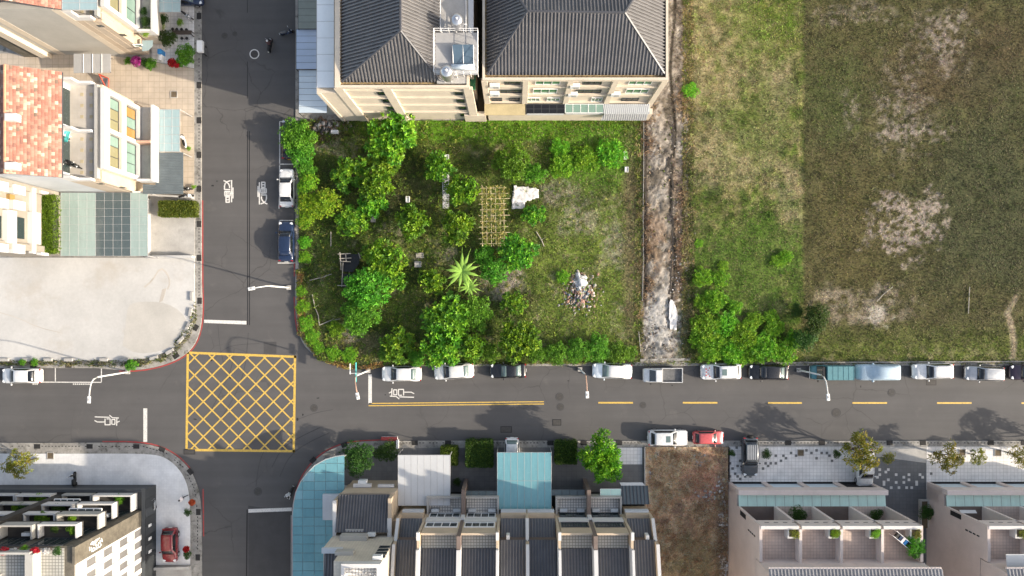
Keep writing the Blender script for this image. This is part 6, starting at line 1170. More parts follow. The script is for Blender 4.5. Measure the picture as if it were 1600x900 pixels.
def townhouse(label, y0, y1, yw0, yw1, cut=None):
    """y0/y1: ground plan rows of the outer walls (top, bottom); yw: of the white window frame"""
    t = building('townhouse', label, 'townhouse', gX(150), gY(y1)); Y0, Y1 = gY(y1), gY(y0)      # Y0 lower edge
    xf, xt, xr = gX(246), gX(224), gX(193); zt = 9.6
    part(t, 'wall', M['cream_brick'], (xr, xt, Y0, Y1, 0, zt), (xt, xf-.9, Y0+.02, Y1-.02, 0, zt-.3)); part(t, 'rear_wall', M['grey_render'] if cut else M['pale_blue_render'], (gX(95), xr, Y0+.003, Y1-.003, 0, 12.3))
    eX, rX = P(97, 0, 12.5).x, P(8, 0, 14.6).x; tile_roof(t, (eX, Y0-.15, 12.55), (eX, Y1+.15, 12.55), (rX, Y1+.15, 14.6), (rX, Y0-.15, 14.6), 30, 16, int(y1)); tile_roof(t, (rX-6, Y1+.15, 12.4), (rX-6, Y0-.15, 12.4), (rX-.05, Y0-.15, 14.6), (rX-.05, Y1+.15, 14.6), 30, 14, int(y1)+1)
    g = MB(); g.tube([(rX, Y0-.15, 14.66), (rX, Y1+.15, 14.66)], .12, 6); g.build('ridge_caps', pm('ridge_tile', (.48, .25, .15), .7, .2), t)
    part(t, 'gable_wall', M['grey_render'] if cut else M['pale_blue_render'], (rX-5.6, gX(95), Y0+.003, Y1-.003, 0, 12.2))
    # roof terrace with parapets
    part(t, 'terrace_floor', M['terr_tiles'], (xr, xf-.9, Y0+.25, Y1-.25, zt, zt+.04))
    for yy in (Y0, (Y0+Y1)/2-.12, Y1-.25): part(t, 'parapet', M['white_render'], (xr, xt+.3, yy, yy+.25, zt, zt+.8), (xr, xr+1.4, yy+.002, yy+.248, zt+.8, zt+2.0), bevel=.02)
    part(t, 'parapet', M['grey_render'], (xf-1.15, xf-.85, Y0+.25, Y1-.25, zt, zt+.55)); part(t, 'terrace_door', M['win_dark'], (xr-.002, xr+.05, Y0+.8, (Y0+Y1)/2-.6, zt+.1, zt+2.2), (xr-.002, xr+.05, (Y0+Y1)/2+.6, Y1-.8, zt+.1, zt+2.2))
    q0 = None; n = int((Y1-Y0)/1.15)
    for i in range(n):
        for x in (xr+1.25, xr+2.2, xr+3.15):
            if x > xf-1.2: continue
            y = Y0+.9+1.15*i
            if abs(y-(Y0+Y1)/2) < .45: continue
            if q0 is None: g = MB(); g.bb(-.17, .17, -.17, .17, 0, .02); oo = g.build('floor_tile', pm('ochre_floor_tile', (.45, .38, .25), .7, .1), t, local=True); q0 = oo.data; oo.location = (x-t.location.x, y-t.location.y, zt+.04)
            else: share('floor_tile', q0, t, (x-t.location.x, y-t.location.y, zt+.04))
    # white window frame on the street side: two floors by two houses
    F0, F1 = gY(yw1), gY(yw0); zl, zh = 3.5, 10.3; fm = (F0+F1)/2
    part(t, 'facade', M['cream'], (xf-.9, xf-.45, F0, F1, zl, zh-.3))
    part(t, 'window_surround', M['white_render'], (xf-.45, xf, F0, F0+.45, zl, zh), (xf-.45, xf, F1-.45, F1, zl, zh), (xf-.447, xf-.002, fm-.22, fm+.22, zl+.35, zh-.95), (xf-.447, xf-.003, F0+.45, F1-.45, zl, zl+.35), (xf-.449, xf-.001, F0+.45, F1-.45, zh-.95, zh), bevel=.02)
    part(t, 'spandrel', M['cream'], (xf-.45, xf-.12, F0+.45, fm-.22, 6.15, 7.05), (xf-.45, xf-.12, fm+.22, F1-.45, 6.15, 7.05))
    for k, (a, b) in enumerate(((F0+.45, fm-.22), (fm+.22, F1-.45))):
        window(t, 'x', 1, (a+b)/2, 8.2, xf-.45, b-a-.1, 2.1, M['frame_dark'], [M['win_olive'], M['win_olive'], M['win_sea']], 2); window(t, 'x', 1, (a+b)/2, 5.0, xf-.45, b-a-.1, 2.2, M['frame_dark'], [M['win_amber'] if k else M['win_sea'], M['win_sea'], M['win_amber'] if k else M['win_sea']], 2)
    for x in (xt-.3, xt+.7): part(t, 'side_window', M['win_dark'], (x, x+.6, Y0-.03, Y0+.02, 5.6 if x > xt else 8.0, 6.1 if x > xt else 8.5))
    window(t, 'y', -1, xf-.6, 3.0, Y0+.02, 1.0, .6, M['frame_white'], M['win_green'], 0)
    bx = gX(271); part(t, 'balcony_floor', M['concrete'], (xf, bx, F0-.2, F1, 3.2, 3.45)); part(t, 'balcony_parapet', M['white_render'], (bx-.28, bx, F0-.2, F1, 3.45, 4.5), (xf, bx-.28, F0-.2, F0+.05, 3.45, 4.45), bevel=.02); part(t, 'balcony_divider', pm('salmon_divider', (.55, .33, .24), .8, .1), (xf, bx-.28, fm-.12, fm+.12, 3.45, 4.6)); part(t, 'ground_floor', M['cream'], (xf-.5, bx-.9, F0, F1-.1, 0, 3.2))
    return t, F0, F1, bx
tA, *_a = townhouse('orange roofed townhouse at the top left corner with plants on its balcony', -75, 86, -68, 70, True)
tB, F0, F1, bx = townhouse('orange roofed townhouse with two tiled roof terraces beside the concrete yard', 172, 307, 181, 291)
canopy(tA, [P(243, 19, 3.2), P(282, 19, 3.0), P(282, -40, 3.0), P(243, -40, 3.2)], 3, 4, M['canopy_glass'], M['grey_metal'], posts=[(1, 0), (1, 1)]); canopy(tA, [P(97, 15.5, 12.6), P(152, 15.5, 12.4), P(152, -40, 12.4), P(97, -40, 12.6)], 2, 5, M['canopy_glass'], M['grey_metal'], 'terrace_canopy', posts=[(1, 0)], ground=9.6)
slabpx(tA, 'porch_roof', M['canopy_glass'], [(222, 63, 3.0), (239, 63, 3.0), (238, 72, 3.0), (231, 79, 3.0), (222, 80, 3.0)], .05); part(tA, 'rear_bay', M['cream'], (gX(68), gX(82), gY(86)-.5, gY(86), 0, 9)); part(tA, 'stair_tower', M['stone_dark'], (gX(40), gX(66), gY(86)-.3, gY(86), 0, 11))
part(tA, 'side_band', M['cream'], (gX(93), gX(104), gY(86)-.02, gY(86), 0, 12.2), (gX(190), gX(201), gY(86)-.02, gY(86), 0, 12.2)); part(tA, 'side_band', M['cream_brick'], (gX(201.2), gX(212), gY(86)-.015, gY(86), 0, 9.6))
g = MB(); g.add([], []); slabpx(tA, 'side_awning', M['grey_metal'], [(115, 84, 2.8), (173, 84, 2.8), (173, 113.5, 2.5), (115, 114, 2.5)], .06); g = MB()
for x in (130, 144.5, 159): g.tube([P(x, 84, 2.85), P(x, 114, 2.55)], .03, 4)
g.build('awning_batten', M['frame_white'], tA); g = MB(); g.tube([P(173, 113, 0.15), P(173, 113, 2.5)], .06, 5); g.tube([P(176, 92, .15), P(173, 92, 2.6)], .05, 5); g.build('awning_post', M['frame_dark'], tA)
t = thing('red_ramp', 'brick red ramp frame beneath the grey side awning', 'ramp', P(163, 128, .5)); g = MB(); r_ = pm('brick_red_steel', (.40, .07, .04), .6, .15)
for a, b in (((154, 116), (170, 123)), ((170, 123), (169, 138)), ((155, 117), (164, 134))): bar3(g, P(*a, .9), P(*b, .6), .09)
g.build('rail', r_, t); g = MB(); g.slab([P(154, 116, .8), P(169, 123, .7), P(168, 138, .3), P(156, 128, .4)], .08); g.build('deck', M['grey_metal'], t)
canopy(tB, [P(232, 237, 3.2), P(281, 237, 3.0), P(281, 171, 3.0), P(232, 171, 3.2)], 4, 5, M['canopy_glass'], M['grey_metal'], posts=[(1, 0), (1, 1)])
sl = [P(286, 303, 2.9), P(286, 238, 2.9), P(243, 238, 3.3), P(243, 303, 3.3)]; ribbed(tB, sl, M['roof_slate'], M['roof_slate'], .3, .08, .06, 'slate_canopy', 'sheet_seams', .08); ribbed(tB, [P(243, 303, 3.28), P(243, 289, 3.28), P(223, 288, 3.4), P(223, 303, 3.4)], M['roof_slate'], M['roof_slate'], .3, .08, .06, 'slate_canopy', 'sheet_seams', .08)
for y in (184, 260): q = P(19, y, 14.5); part(tB, 'chimney', M['white_render'], (q.x-.5, q.x+.55, q.y-.36, q.y+.36, 13.7, 14.85), bevel=.03)
for i, (px, py, mt) in enumerate(((108, 212, 'sign_teal'), (106, 219, 'sign_teal'), (103, 210, 'white_box'))): q = P(px, py, 10); o = thing('laundry', ('teal cloth hung by the terrace door', 'second teal cloth on the terrace line', 'white cloth hung by the terrace door')[i], 'laundry', (q.x, q.y, 9.65)); g = MB(); g.slab([(-.4, -.3, .9), (.35, -.35, 1.0), (.42, .3, .8), (-.35, .35, .95)], .04); g.build('cloth', M[mt], o, local=True); g = MB(); g.tube([(0, 0, 0), (0, 0, .95)], .03, 5); g.build('stand', M['frame_white'], o, local=True)
for px, py, dg, lab in ((103, 258, 20, 'scooter parked on the roof terrace by the lower parapet'), (119, 258, -30, 'black scooter parked on the roof terrace corner')):
    o = scooter(lab, 805+(px-805)*(80-9.65)/80, 480+(py-480)*(80-9.65)/80, dg, 'trim', 9.65, accent='plate')
for px, py, r_, lab in ((228, 34, 9, 'tall plant on the long balcony'), (229, 50, 8, 'yellow green plant at the balcony end'), (226, 18, 7, 'dark plant at the balcony middle')): tree('lime' if py == 50 else 'dark', px, py, r_, lab, None, cat='shrub', z=3.45, hs=.7)
# ---------------------------------------------------------------- white house with glass roof
C = building('townhouse', 'white grid fronted house with a long glass roof beside the pale lot', 'townhouse', gX(110), gY(400))
xw = gX(123); Y0, Y1 = gY(401), gY(308); part(C, 'wall', pm('beige_render', (.25, .225, .19), .85, .12, .6, 7), (gX(20), xw-.35, Y0, Y1, 0, 12.6)); part(C, 'facade_beam', bpy.data.materials['beige_render'], (xw-.35, xw, Y0, Y1, 3.2, 4.3), (xw-.35, xw-.02, Y0, Y0+.7, 4.3, 12.6), (xw-.35, xw-.02, Y1-.7, Y1, 4.3, 12.6))
Zx = lambda px: 80*(1-(123-805)/(px-805))       # storey height of a point on this facade
def cpanel(x0, x1, y0, y1, dep, nm='facade_panel', mt='white_render'):
    z0, z1 = Zx(x1), Zx(x0); zm = (z0+z1)/2; ya, yb = P(0, y1, zm).y, P(0, y0, zm).y; part(C, nm, M[mt], (xw-.34, xw+dep, ya, yb, z0, z1))
for q in ((-2, 11, 284, 299), (19, 37.5, 290, 304), (-2, 11, 310, 325), (19, 37.5, 314, 328), (9, 24, 329, 380), (48, 61, 332, 381), (-2, 11, 381, 394), (19, 37, 382, 396), (62, 74, 299, 303), (62, 74, 395, 399)): cpanel(*q, .16)
cpanel(50, 55, 294, 396, .1); cpanel(26, 38, 340, 373, .02, 'window_recess', 'win_dark'); cpanel(-4, 2, 337, 372, .02, 'window_recess', 'win_dark'); cpanel(15, 23, 304, 312, .02, 'window_recess', 'win_amber')
part(C, 'planter', bpy.data.materials['beige_render'], (xw, xw+.15, Y0+.4, Y1-.4, 3.2, 4.6)); part(C, 'planter_bed', M['dark'], (xw-.3, xw, Y0+.4, Y1-.4, 4.3, 4.6))
hg = [P(68, 306, 5.0), P(82, 392, 5.0)]; hedge([(64, 306), (82, 306), (82, 393), (64, 393)], 1.3, 'bright green hedge in the long balcony planter of the white house', [(.10, .20, .015), (.15, .26, .018), (.07, .14, .012)], 4.4, 'planter_hedge', .13)
def cp(i, j): return M['sky_pane'] if i in (4, 5, 6, 7) or (j in (5, 6) and i in (0, 1) and False) else M['milky_glass']
canopy(C, [P(95, 400, 3.5), P(231, 400, 3.2), P(231, 301, 3.2), P(95, 301, 3.5)], 10, 8, None, M['grey_metal'], 'glass_roof', .025, [(1, 0), (1, 1)], cp, pname='roof_pane'); part(C, 'front_room', bpy.data.materials['beige_render'], (xw, gX(229), Y0+.1, Y1-.1, 0, 2.9))
# ---------------------------------------------------------------- black and white apartment block at the lower left
M['recess_grey'] = pm('recess_shade_tile', (.15, .145, .14), .8, .1)  # flat window panels, shade of a recess put into the grey
Fb = building('apartment_building', 'dark block with stepped planted balconies and white checkered side at lower left', 'building', gX(130), gY(790)); XR, YF = gX(245), gY(785); yb = gY(1100)
part(Fb, 'base_wall', M['black_panel'], (gX(-120), XR, yb, gY(757), 0, 3.15)); part(Fb, 'tower_wall', M['stone_dark'], (gX(-120), XR-.25, yb, YF, 3.15, 14.6)); part(Fb, 'base_edge', M['frame_dark'], (gX(-120), XR+.05, gY(757), gY(753), 2.6, 3.35), (XR, XR+.06, yb, gY(757), 2.6, 3.3))
for i in range(7): part(Fb, 'base_panel', M['frame_dark'] if i % 2 else M['black_panel'], (XR, XR+.03, gY(785+14*i), gY(772+14*i), .4, 2.5))
for i in range(3): part(Fb, 'slit_window', M['white_box'], (XR+.03, XR+.08, gY(816+20*i), gY(812+20*i), 1.3, 1.9))
part(Fb, 'corner_pier', M['stone_dark'], (XR-.25, XR, gY(808), YF, 3.15, 14.9)); part(Fb, 'checker_wall', M['white_render'], (XR-.25, XR-.05, yb, gY(808.2), 3.15, 14.5))
for k, z in enumerate((3.9, 6.7, 9.5, 12.3)):
    for i in range(7):
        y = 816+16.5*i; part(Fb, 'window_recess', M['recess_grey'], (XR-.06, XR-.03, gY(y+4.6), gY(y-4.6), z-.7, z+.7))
        part(Fb, 'white_fin', M['white_render'], (XR-.05, XR+.03, gY(y+12), gY(y+5), z-1.3, z+1.3))
t_ = None
for k in range(4):                                             # leaf-like relief on the pier
    g = MB(); 
    for i in range(5): a = i*1.25+k; q = Vector((XR+.02, gY(797)+.45*math.cos(a), 11.2+.55*math.sin(a)+.3*k)); g.box(q, (.03, .12, .4), 0, 0, Matrix.Rotation(a, 3, 'X'))
    g.build('wall_relief', M['white_box'], Fb)
for k, z in enumerate((3.2, 6.2, 9.2, 12.2)):                  # front balconies, one row per storey
    yb0 = gY(758+2*k); xr_ = XR-.5-(.0 if k % 2 == 0 else .5)
    part(Fb, 'balcony_floor', M['terr_dark'], (gX(-120), xr_, YF, yb0, z-.2, z+.04)); segs = [(-90, -10), (-5, 62), (66, 118), (132, 176), (180, 243)]
    for i, (a, b) in enumerate(segs):
        x0, x1 = gX(a), min(gX(b), xr_); big = (i+k) % 2 == 0; hh = 1.15 if big else .85
        part(Fb, 'balcony_parapet', M['white_render'] if (k+i) % 3 else M['grey_render'], (x0, x1, yb0-.16, yb0, z, z+hh), (x1-.16, x1-.002, YF+.2, yb0-.16, z, z+hh), (x0, x0+.12, YF+.2, yb0-.16, z, z+hh*.95))
        window(Fb, 'y', 1, (x0+x1)/2, z+1.35, YF, (x1-x0)*.8, 2.1, M['frame_dark'], M['win_dark'], 3)
        if (i*3+k) % 4 == 1: canopy(Fb, [Vector((x0+.2, yb0-.1, z+2.3)), Vector((x1-.3, yb0-.1, z+2.3)), Vector((x1-.3, YF, z+2.6)), Vector((x0+.2, YF, z+2.6))], 4, 1, M['sky_pane'], M['frame_white'], 'balcony_canopy', .07)
        if (i+2*k) % 3 == 0: ac(Fb, x1-1.0, YF+.5, z+.05)
part(Fb, 'party_pier', M['terr_dark'], (gX(118), gX(131), YF, gY(757)-.25, 0, 15.0)); part(Fb, 'party_pier', M['terr_dark'], (gX(-12), gX(-5), YF, gY(757)-.25, 0, 15.0))
pots = 0
for k, z in enumerate((3.2, 6.2, 9.2, 12.2)):
    for i, x in enumerate((30, 88, 150, 190, 215, 100, 170)):
        if (i*5+k*3) % 4 > 1: continue
        q = Vector((gX(x+3*k), gY(766+2*k), z+.04)); tree(('dark', 'lush', 'lime')[(i+k) % 3], 0, 0, 6+(i % 3)*2, 'leafy pot plant on a balcony of the dark block', 'balcony plants of the dark block', 'pot_plant', 'shrub', z+.04, .8, at=q); pots += 1
zr = 14.6; part(Fb, 'roof_terrace', M['terr_grey'], (gX(-120), XR-1.2, yb, YF-.2, zr, zr+.05)); wz = 1.2
part(Fb, 'roof_parapet', M['grey_render'], (gX(-20), gX(196), YF-.4, YF-.2, zr, zr+wz), (gX(190), gX(200), yb, YF-.4, zr, zr+wz), (gX(-40), gX(192), gY(842), gY(838), zr, zr+1.0), (gX(-40), gX(150), gY(822), gY(820), zr, zr+.7)); part(Fb, 'penthouse_wall', M['white_render'], (gX(-60), gX(128), gY(900), gY(862), zr, zr+2.6)); part(Fb, 'penthouse_roof', M['pale_blue_render'], (gX(-62), gX(126), gY(900), gY(866), zr+2.6, zr+2.7)); ribbed(Fb, [(gX(132), gY(880), zr+.2), (gX(146), gY(880), zr+.2), (gX(146), gY(842), zr+2.0), (gX(132), gY(842), zr+2.0)], M['white_render'], M['white_render'], .4, .06, .05, 'stair_roof', 'sheet_seams')
for i, (x, c_) in enumerate(((12, 0), (28, 2), (42, 1), (60, 0), (78, 2), (96, 1), (112, 0), (122, 3))):
    if x > 108: continue
    q = P(0, 0, 0); X = gX(805+(x-805)*.817*1.0); Yq = gY(480+(858-480)*.817) if c_ < 3 else gY(480+(842-480)*.817); z = zr+.05
    if c_ == 1 or c_ == 3: tree('dark' if i % 2 else 'weed', 0, 0, 7, 'green pot plant on the roof terrace of the dark block', 'roof plants of the dark block', 'pot_plant', 'shrub', z, .9, at=(X, Yq, z))
    else:
        o = thing('flower_pot', ('red' if c_ == 0 else 'white')+' flowering pot in the row on the dark block roof', 'flower pot', (X, Yq, z), 'flower pots on the dark block roof'); r = np.random.default_rng(i); u = unit(r.normal(size=(120, 3))); u[:, 2] = np.abs(u[:, 2]); V, Fq, Cq = leaves(u*np.array([.34, .22, .25])*(.7+.5*r.random())+np.array([0, 0, .45]), u, 4, .15, .09, np.tile([(.55, .03, .05), (0, 0, 0), (.75, .73, .70)][c_], (120, 1))*r.uniform(.7, 1.1, (120, 1)), (.4, 1.4), .1, i)
        share('blossom', np_mesh('blossom', V, Fq, M['flower'], Cq), o); g = MB(); g.lathe([(.2, 0), (.28, .4), (.25, .42)], n=10); g.build('pot', M['brown_wall'], o, local=True)
# ---------------------------------------------------------------- dark roofed row at the bottom centre
M['roof_rib2'] = pm('dark_tile_crest', (.115, .11, .11), .42, .2, .8, 12, bmp=.25, spec=.8)  # same split for the row: crests lighter than roof_dark, as if lit
Gr = building('terraced_row', 'terraced row with charcoal ribbed roofs, tiled terraces and pale party walls', 'terraced houses', gX(760), gY(800)); yA, yBk = gY(787), gY(1010)
bwX = [gX(q) for q in (655, 722, 779)]
part(Gr, 'wall', M['tan'], (gX(563), gX(1001), yBk, yA, 0, 6.4))
def roofq(x0, x1, y0, y1, z0, z1, pitch=.315):
    """ribbed roof seen between picture rows y0..y1, rising from z0 to z1 away from the street"""
    ribbed(Gr, [P(x0, y0, z0), P(x1, y0, z0), (P(x1, y0, z0).x, P(0, y1, z1).y, z1), (P(x0, y0, z0).x, P(0, y1, z1).y, z1)], M['roof_dark'], M['roof_rib2'], pitch, .16, .11, seg=.8)
def pair(xs, mid_cap):
    """front unit: first floor terrace, two rows of windows, roof terrace, ribbed roof. xs: three plan columns at street level"""
    a, m, b = (gX(q) for q in xs); 
    for x0, x1 in ((a, m), (m, b)):
        part(Gr, 'terrace_slab', M['terr_white'], (x0, x1, yA, gY(762), 3.1, 3.4)); part(Gr, 'terrace_parapet', M['concrete'], (x0, x1, gY(763), gY(760.5), 3.1, 4.25), (x0, x0+.2, yA, gY(763), 3.4, 4.2), (x1-.2, x1, yA, gY(763), 3.4, 4.2))
        part(Gr, 'upper_wall', M['tan'], (x0+.2, x1-.2, gY(800), yA, 6.4, 9.4)); part(Gr, 'slab_edge', M['white_render'], (x0+.2, x1-.2, yA, yA+.12, 5.6, 6.9))
        w_ = x1-x0-.7; f = M['frame_white'] if mid_cap else M['frame_dark']
        window(Gr, 'y', 1, (x0+x1)/2, 4.6, yA, w_, 1.6, f, M['win_dark'], 3, .1); window(Gr, 'y', 1, (x0+x1)/2, 7.9, yA, w_, 1.5, f, M['win_dark'], 3, .1)
        part(Gr, 'roof_terrace_parapet', M['tan'], (x0+.2, x1-.2, yA-.22, yA-.02, 9.4, 10.4)); part(Gr, 'roof_terrace', M['terr_grey'], (x0+.2, x1-.2, gY(812), yA-.22, 9.4, 9.5))
        ac(Gr, x0+.9, yA+.35, 3.42); ac(Gr, x1-.8, yA+.35, 3.42)
        yr = gY(812); ribbed(Gr, [(x0+.22, yr, 9.6), (x1-.22, yr, 9.6), (x1-.22, yBk, 13.4), (x0+.22, yBk, 13.4)], M['roof_dark'], M['roof_rib2'], .315, .16, .11, seg=.8); part(Gr, 'upper_wall', M['tan'], (x0+.2, x1-.2, yBk, yr-.05, 6.4, 9.4))
    # stepped party wall in the middle, gable walls outside
    for x, wd, mt, tall in ((m, .40, 'brown_wall', 1), (a, .26, 'tan', 0), (b, .26, 'tan', 0)):
        if tall: part(Gr, 'party_wall', M[mt], (x-wd/2, x+wd/2, yA, gY(747), 0, 5.2), (x-wd/2, x+wd/2, gY(806), yA, 0, 11.4))
        else: part(Gr, 'party_wall', M[mt], (x-wd/2, x+wd/2, gY(806), yA+.05, 0, 10.9))
        part(Gr, 'party_wall', M['white_render'], (x-wd/2-.02, x+wd/2+.02, yA-.5, yA+.3, 5.2 if tall else 10.9, 6.2 if tall else 11.2)); 
        g = MB(); w2 = wd/2; y0_, y1_ = gY(806), yBk; g.add([(x-w2, y0_, 0), (x+w2, y0_, 0), (x+w2, y1_, 0), (x-w2, y1_, 0), (x-w2, y0_, 11.4), (x+w2, y0_, 11.4), (x+w2, y1_, 14.6), (x-w2, y1_, 14.6)], [(3, 2, 1, 0), (4, 5, 6, 7), (0, 1, 5, 4), (1, 2, 6, 5), (2, 3, 7, 6), (3, 0, 4, 7)]); g.build('party_wall', M['white_render'] if x > -10 else M['tan'], Gr)
        g = MB(); w2 += .0; g.add([(x-w2, y0_+.05, 11.4), (x+w2, y0_+.05, 11.4), (x+w2, y1_, 14.6), (x-w2, y1_, 14.6), (x-w2, y0_+.05, 11.52), (x+w2, y0_+.05, 11.52), (x+w2, y1_, 14.72), (x-w2, y1_, 14.72)], [(3, 2, 1, 0), (4, 5, 6, 7), (0, 1, 5, 4), (1, 2, 6, 5), (2, 3, 7, 6), (3, 0, 4, 7)]); g.build('coping', M['white_render'], Gr)
pair((674, 729, 781), True); pair((865, 913, 963), False)
def recessed(x0, x1, wall_r=None):
    a, b = gX(x0), gX(x1); y1, y2 = gY(787), gY(806)
    part(Gr, 'front_wall', M['tan'], (a, b, gY(788), gY(780), 0, 5.6)); part(Gr, 'front_ledge', M['pale_blue_render'], (a, b, gY(780), gY(777), 4.6, 5.2))
    ribbed(Gr, [(a, y1+.2, 6.3), (b, y1+.2, 6.3), (b, y2, 7.4), (a, y2, 7.4)], M['roof_dark'], M['roof_rib2'], .315, .16, .11, seg=.8); part(Gr, 'upper_wall', M['brown_wall'], (a, b, yBk, y2, 6.3, 8.4))
    ribbed(Gr, [(a, y2+.1, 8.6), (b, y2+.1, 8.6), (b, yBk, 13.0), (a, yBk, 13.0)], M['roof_dark'], M['roof_rib2'], .315, .16, .11, seg=.8)
def lowparty(x, z0=7.0, mt='tan'):
    X = gX(x); g = MB(); y0_, y1_ = gY(781), gY(806); w2 = .15
    for (ya, za), (yb_, zb) in (((y0_, z0), (y1_, z0+1.5)), ((y1_-.01, z0+2.6), (yBk, z0+7.2))):
        g = MB(); g.add([(X-w2, ya, 0), (X+w2, ya, 0), (X+w2, yb_, 0), (X-w2, yb_, 0), (X-w2, ya, za), (X+w2, ya, za), (X+w2, yb_, zb), (X-w2, yb_, zb)], [(3, 2, 1, 0), (4, 5, 6, 7), (0, 1, 5, 4), (1, 2, 6, 5), (2, 3, 7, 6), (3, 0, 4, 7)]); g.build('party_wall', M[mt], Gr)
        g = MB(); w3 = w2+.02; g.add([(X-w3, ya+.02, za), (X+w3, ya+.02, za), (X+w3, yb_, zb), (X-w3, yb_, zb), (X-w3, ya+.02, za+.1), (X+w3, ya+.02, za+.1), (X+w3, yb_, zb+.1), (X-w3, yb_, zb+.1)], [(3, 2, 1, 0), (4, 5, 6, 7), (0, 1, 5, 4), (1, 2, 6, 5), (2, 3, 7, 6), (3, 0, 4, 7)]); g.build('coping', M['white_render'] if mt == 'tan' else M['tan'], Gr)
recessed(640, 671); recessed(784, 821); recessed(823, 862); recessed(966, 1000)
for x in (638, 822, 1001): lowparty(x)
for x in (795, 990): ac(Gr, gX(x), gY(804), 7.6, 1.57, .8, .35, .9)
# left unit: ribbed roof, then the tall cream tiled front with window hoods
part(Gr, 'front_wall', M['tan'], (gX(552), gX(630), gY(786), gY(750), 0, 5.4)); part(Gr, 'front_ledge', M['white_render'], (gX(563), gX(590), gY(749), gY(744), 3.2, 3.6), (gX(600), gX(624), gY(749), gY(745), 3.2, 3.6)); ac(Gr, gX(576), gY(742), 2.6, 0, .95, .4, .8)
roofq(529, 609, 773, 832, 6.0, 7.4); part(Gr, 'gable_wall', M['tan'], (gX(545), gX(549), gY(806), gY(756), 0, 6.8), (gX(624), gX(629), gY(806), gY(752), 0, 7.2))
part(Gr, 'coping', M['white_render'], (gX(544.5), gX(549.5), gY(806), gY(756), 6.8, 6.95), (gX(623.5), gX(629.5), gY(806), gY(780), 7.2, 7.35)); part(Gr, 'side_room', M['pale_blue_render'], (gX(519), gX(545), gY(796), gY(758), 0, 4.0)); q = M['pale_blue_render']
part(Gr, 'tall_wall', tiles('cream_facade_tiles', (.60, .54, .44), (.56, .50, .41), .3, .06, .7, mortar=(.47, .42, .35)), (gX(545), gX(634), gY(950), gY(806), 0, 10.6), (gX(572), gX(634), gY(950), gY(806)+.002, 10.6, 14.3)); part(Gr, 'tall_wall_coping', q, (gX(544), gX(572), gY(812), gY(805), 10.6, 11.0)); part(Gr, 'window_hood', M['grey_render'], (gX(560), gX(598), gY(806), gY(799), 7.6, 8.6), (gX(568), gX(592), gY(806), gY(801), 11.9, 12.8), bevel=.02); part(Gr, 'hood_frame', M['concrete'], (gX(564), gX(590), gY(799), gY(795), 6.9, 7.4)); ac(Gr, gX(602), gY(801), 7.3)
for z in (10.5, 11.4, 12.3, 13.2): window(Gr, 'y', 1, gX(628), z, gY(806), 1.1, .5, M['frame_dark'], M['win_dark'], 0)
ac(Gr, gX(627), gY(803), 13.5, 0, .9, .4, .6); ribbed(Gr, [(gX(547), gY(812), 10.7), (gX(572), gY(812), 10.7), (gX(572), gY(950), 12.5), (gX(547), gY(950), 12.5)], M['roof_dark'], M['roof_rib2'], .315, .16, .11, seg=.8)
part(Gr, 'roof_parapet', M['white_render'], (gX(584), gX(634), gY(811), gY(806)-.01, 14.3, 15.0), (gX(584), gX(588), gY(900), gY(811), 14.3, 15.0), (gX(629), gX(634), gY(900), gY(811), 14.3, 15.0)); part(Gr, 'roof_deck', M['terr_white'], (gX(588), gX(629), gY(900), gY(811), 14.3, 14.35)); q = P(579, 892, 13.5); tank(q.x, q.y, 14.35, 'steel water tank on the roof of the cream tiled house', .45, .9)
# canopies of the row
canopy(Gr, [P(622, 790, 3.9), P(703.5, 790, 3.9), P(703.5, 711, 3.3), P(622, 711, 3.3)], 8, 1, M['white_metal'], M['grey_metal'], 'metal_canopy', .03, [(0, 1), (1, 1)], pname='roof_sheet')
canopy(Gr, [P(777, 796, 3.9), P(861.5, 796, 3.9), P(861.5, 707, 3.2), P(777, 707, 3.2)], 8, 2, M['teal_glass'], M['grey_metal'], 'glass_canopy', .03, [(0, 1), (1, 1)])
canopy(Gr, [P(725, 775, 3.7), P(783, 775, 3.7), P(783, 767, 3.6), P(725, 767, 3.6)], 5, 1, M['sky_pane'], M['frame_dark'], 'porch_canopy', .04); canopy(Gr, [P(854, 774, 3.7), P(914, 774, 3.7), P(914, 765, 3.6), P(854, 765, 3.6)], 5, 1, M['sky_pane'], M['frame_dark'], 'porch_canopy', .04); canopy(Gr, [P(938, 774, 3.7), P(970, 774, 3.7), P(970, 764, 3.6), P(938, 764, 3.6)], 2, 1, M['mint_glass'], M['frame_white'], 'porch_canopy', .03)
ribbed(Gr, [P(970, 759, 3.4), P(1012, 759, 3.4), P(1015, 788, 4.2), P(972, 788, 4.2)], M['roof_slate'], M['roof_dark'], .4, .12, .08, 'porch_roof', 'sheet_seams', .08); slabpx(Gr, 'porch_edge', M['white_metal'], [(968, 754, 3.3), (1004, 754, 3.3), (1008, 759, 3.35), (971, 759, 3.35)])
part(Gr, 'porch_wall', M['dark'], (gX(650), gX(1000), gY(786), gY(768), 0, 2.8))
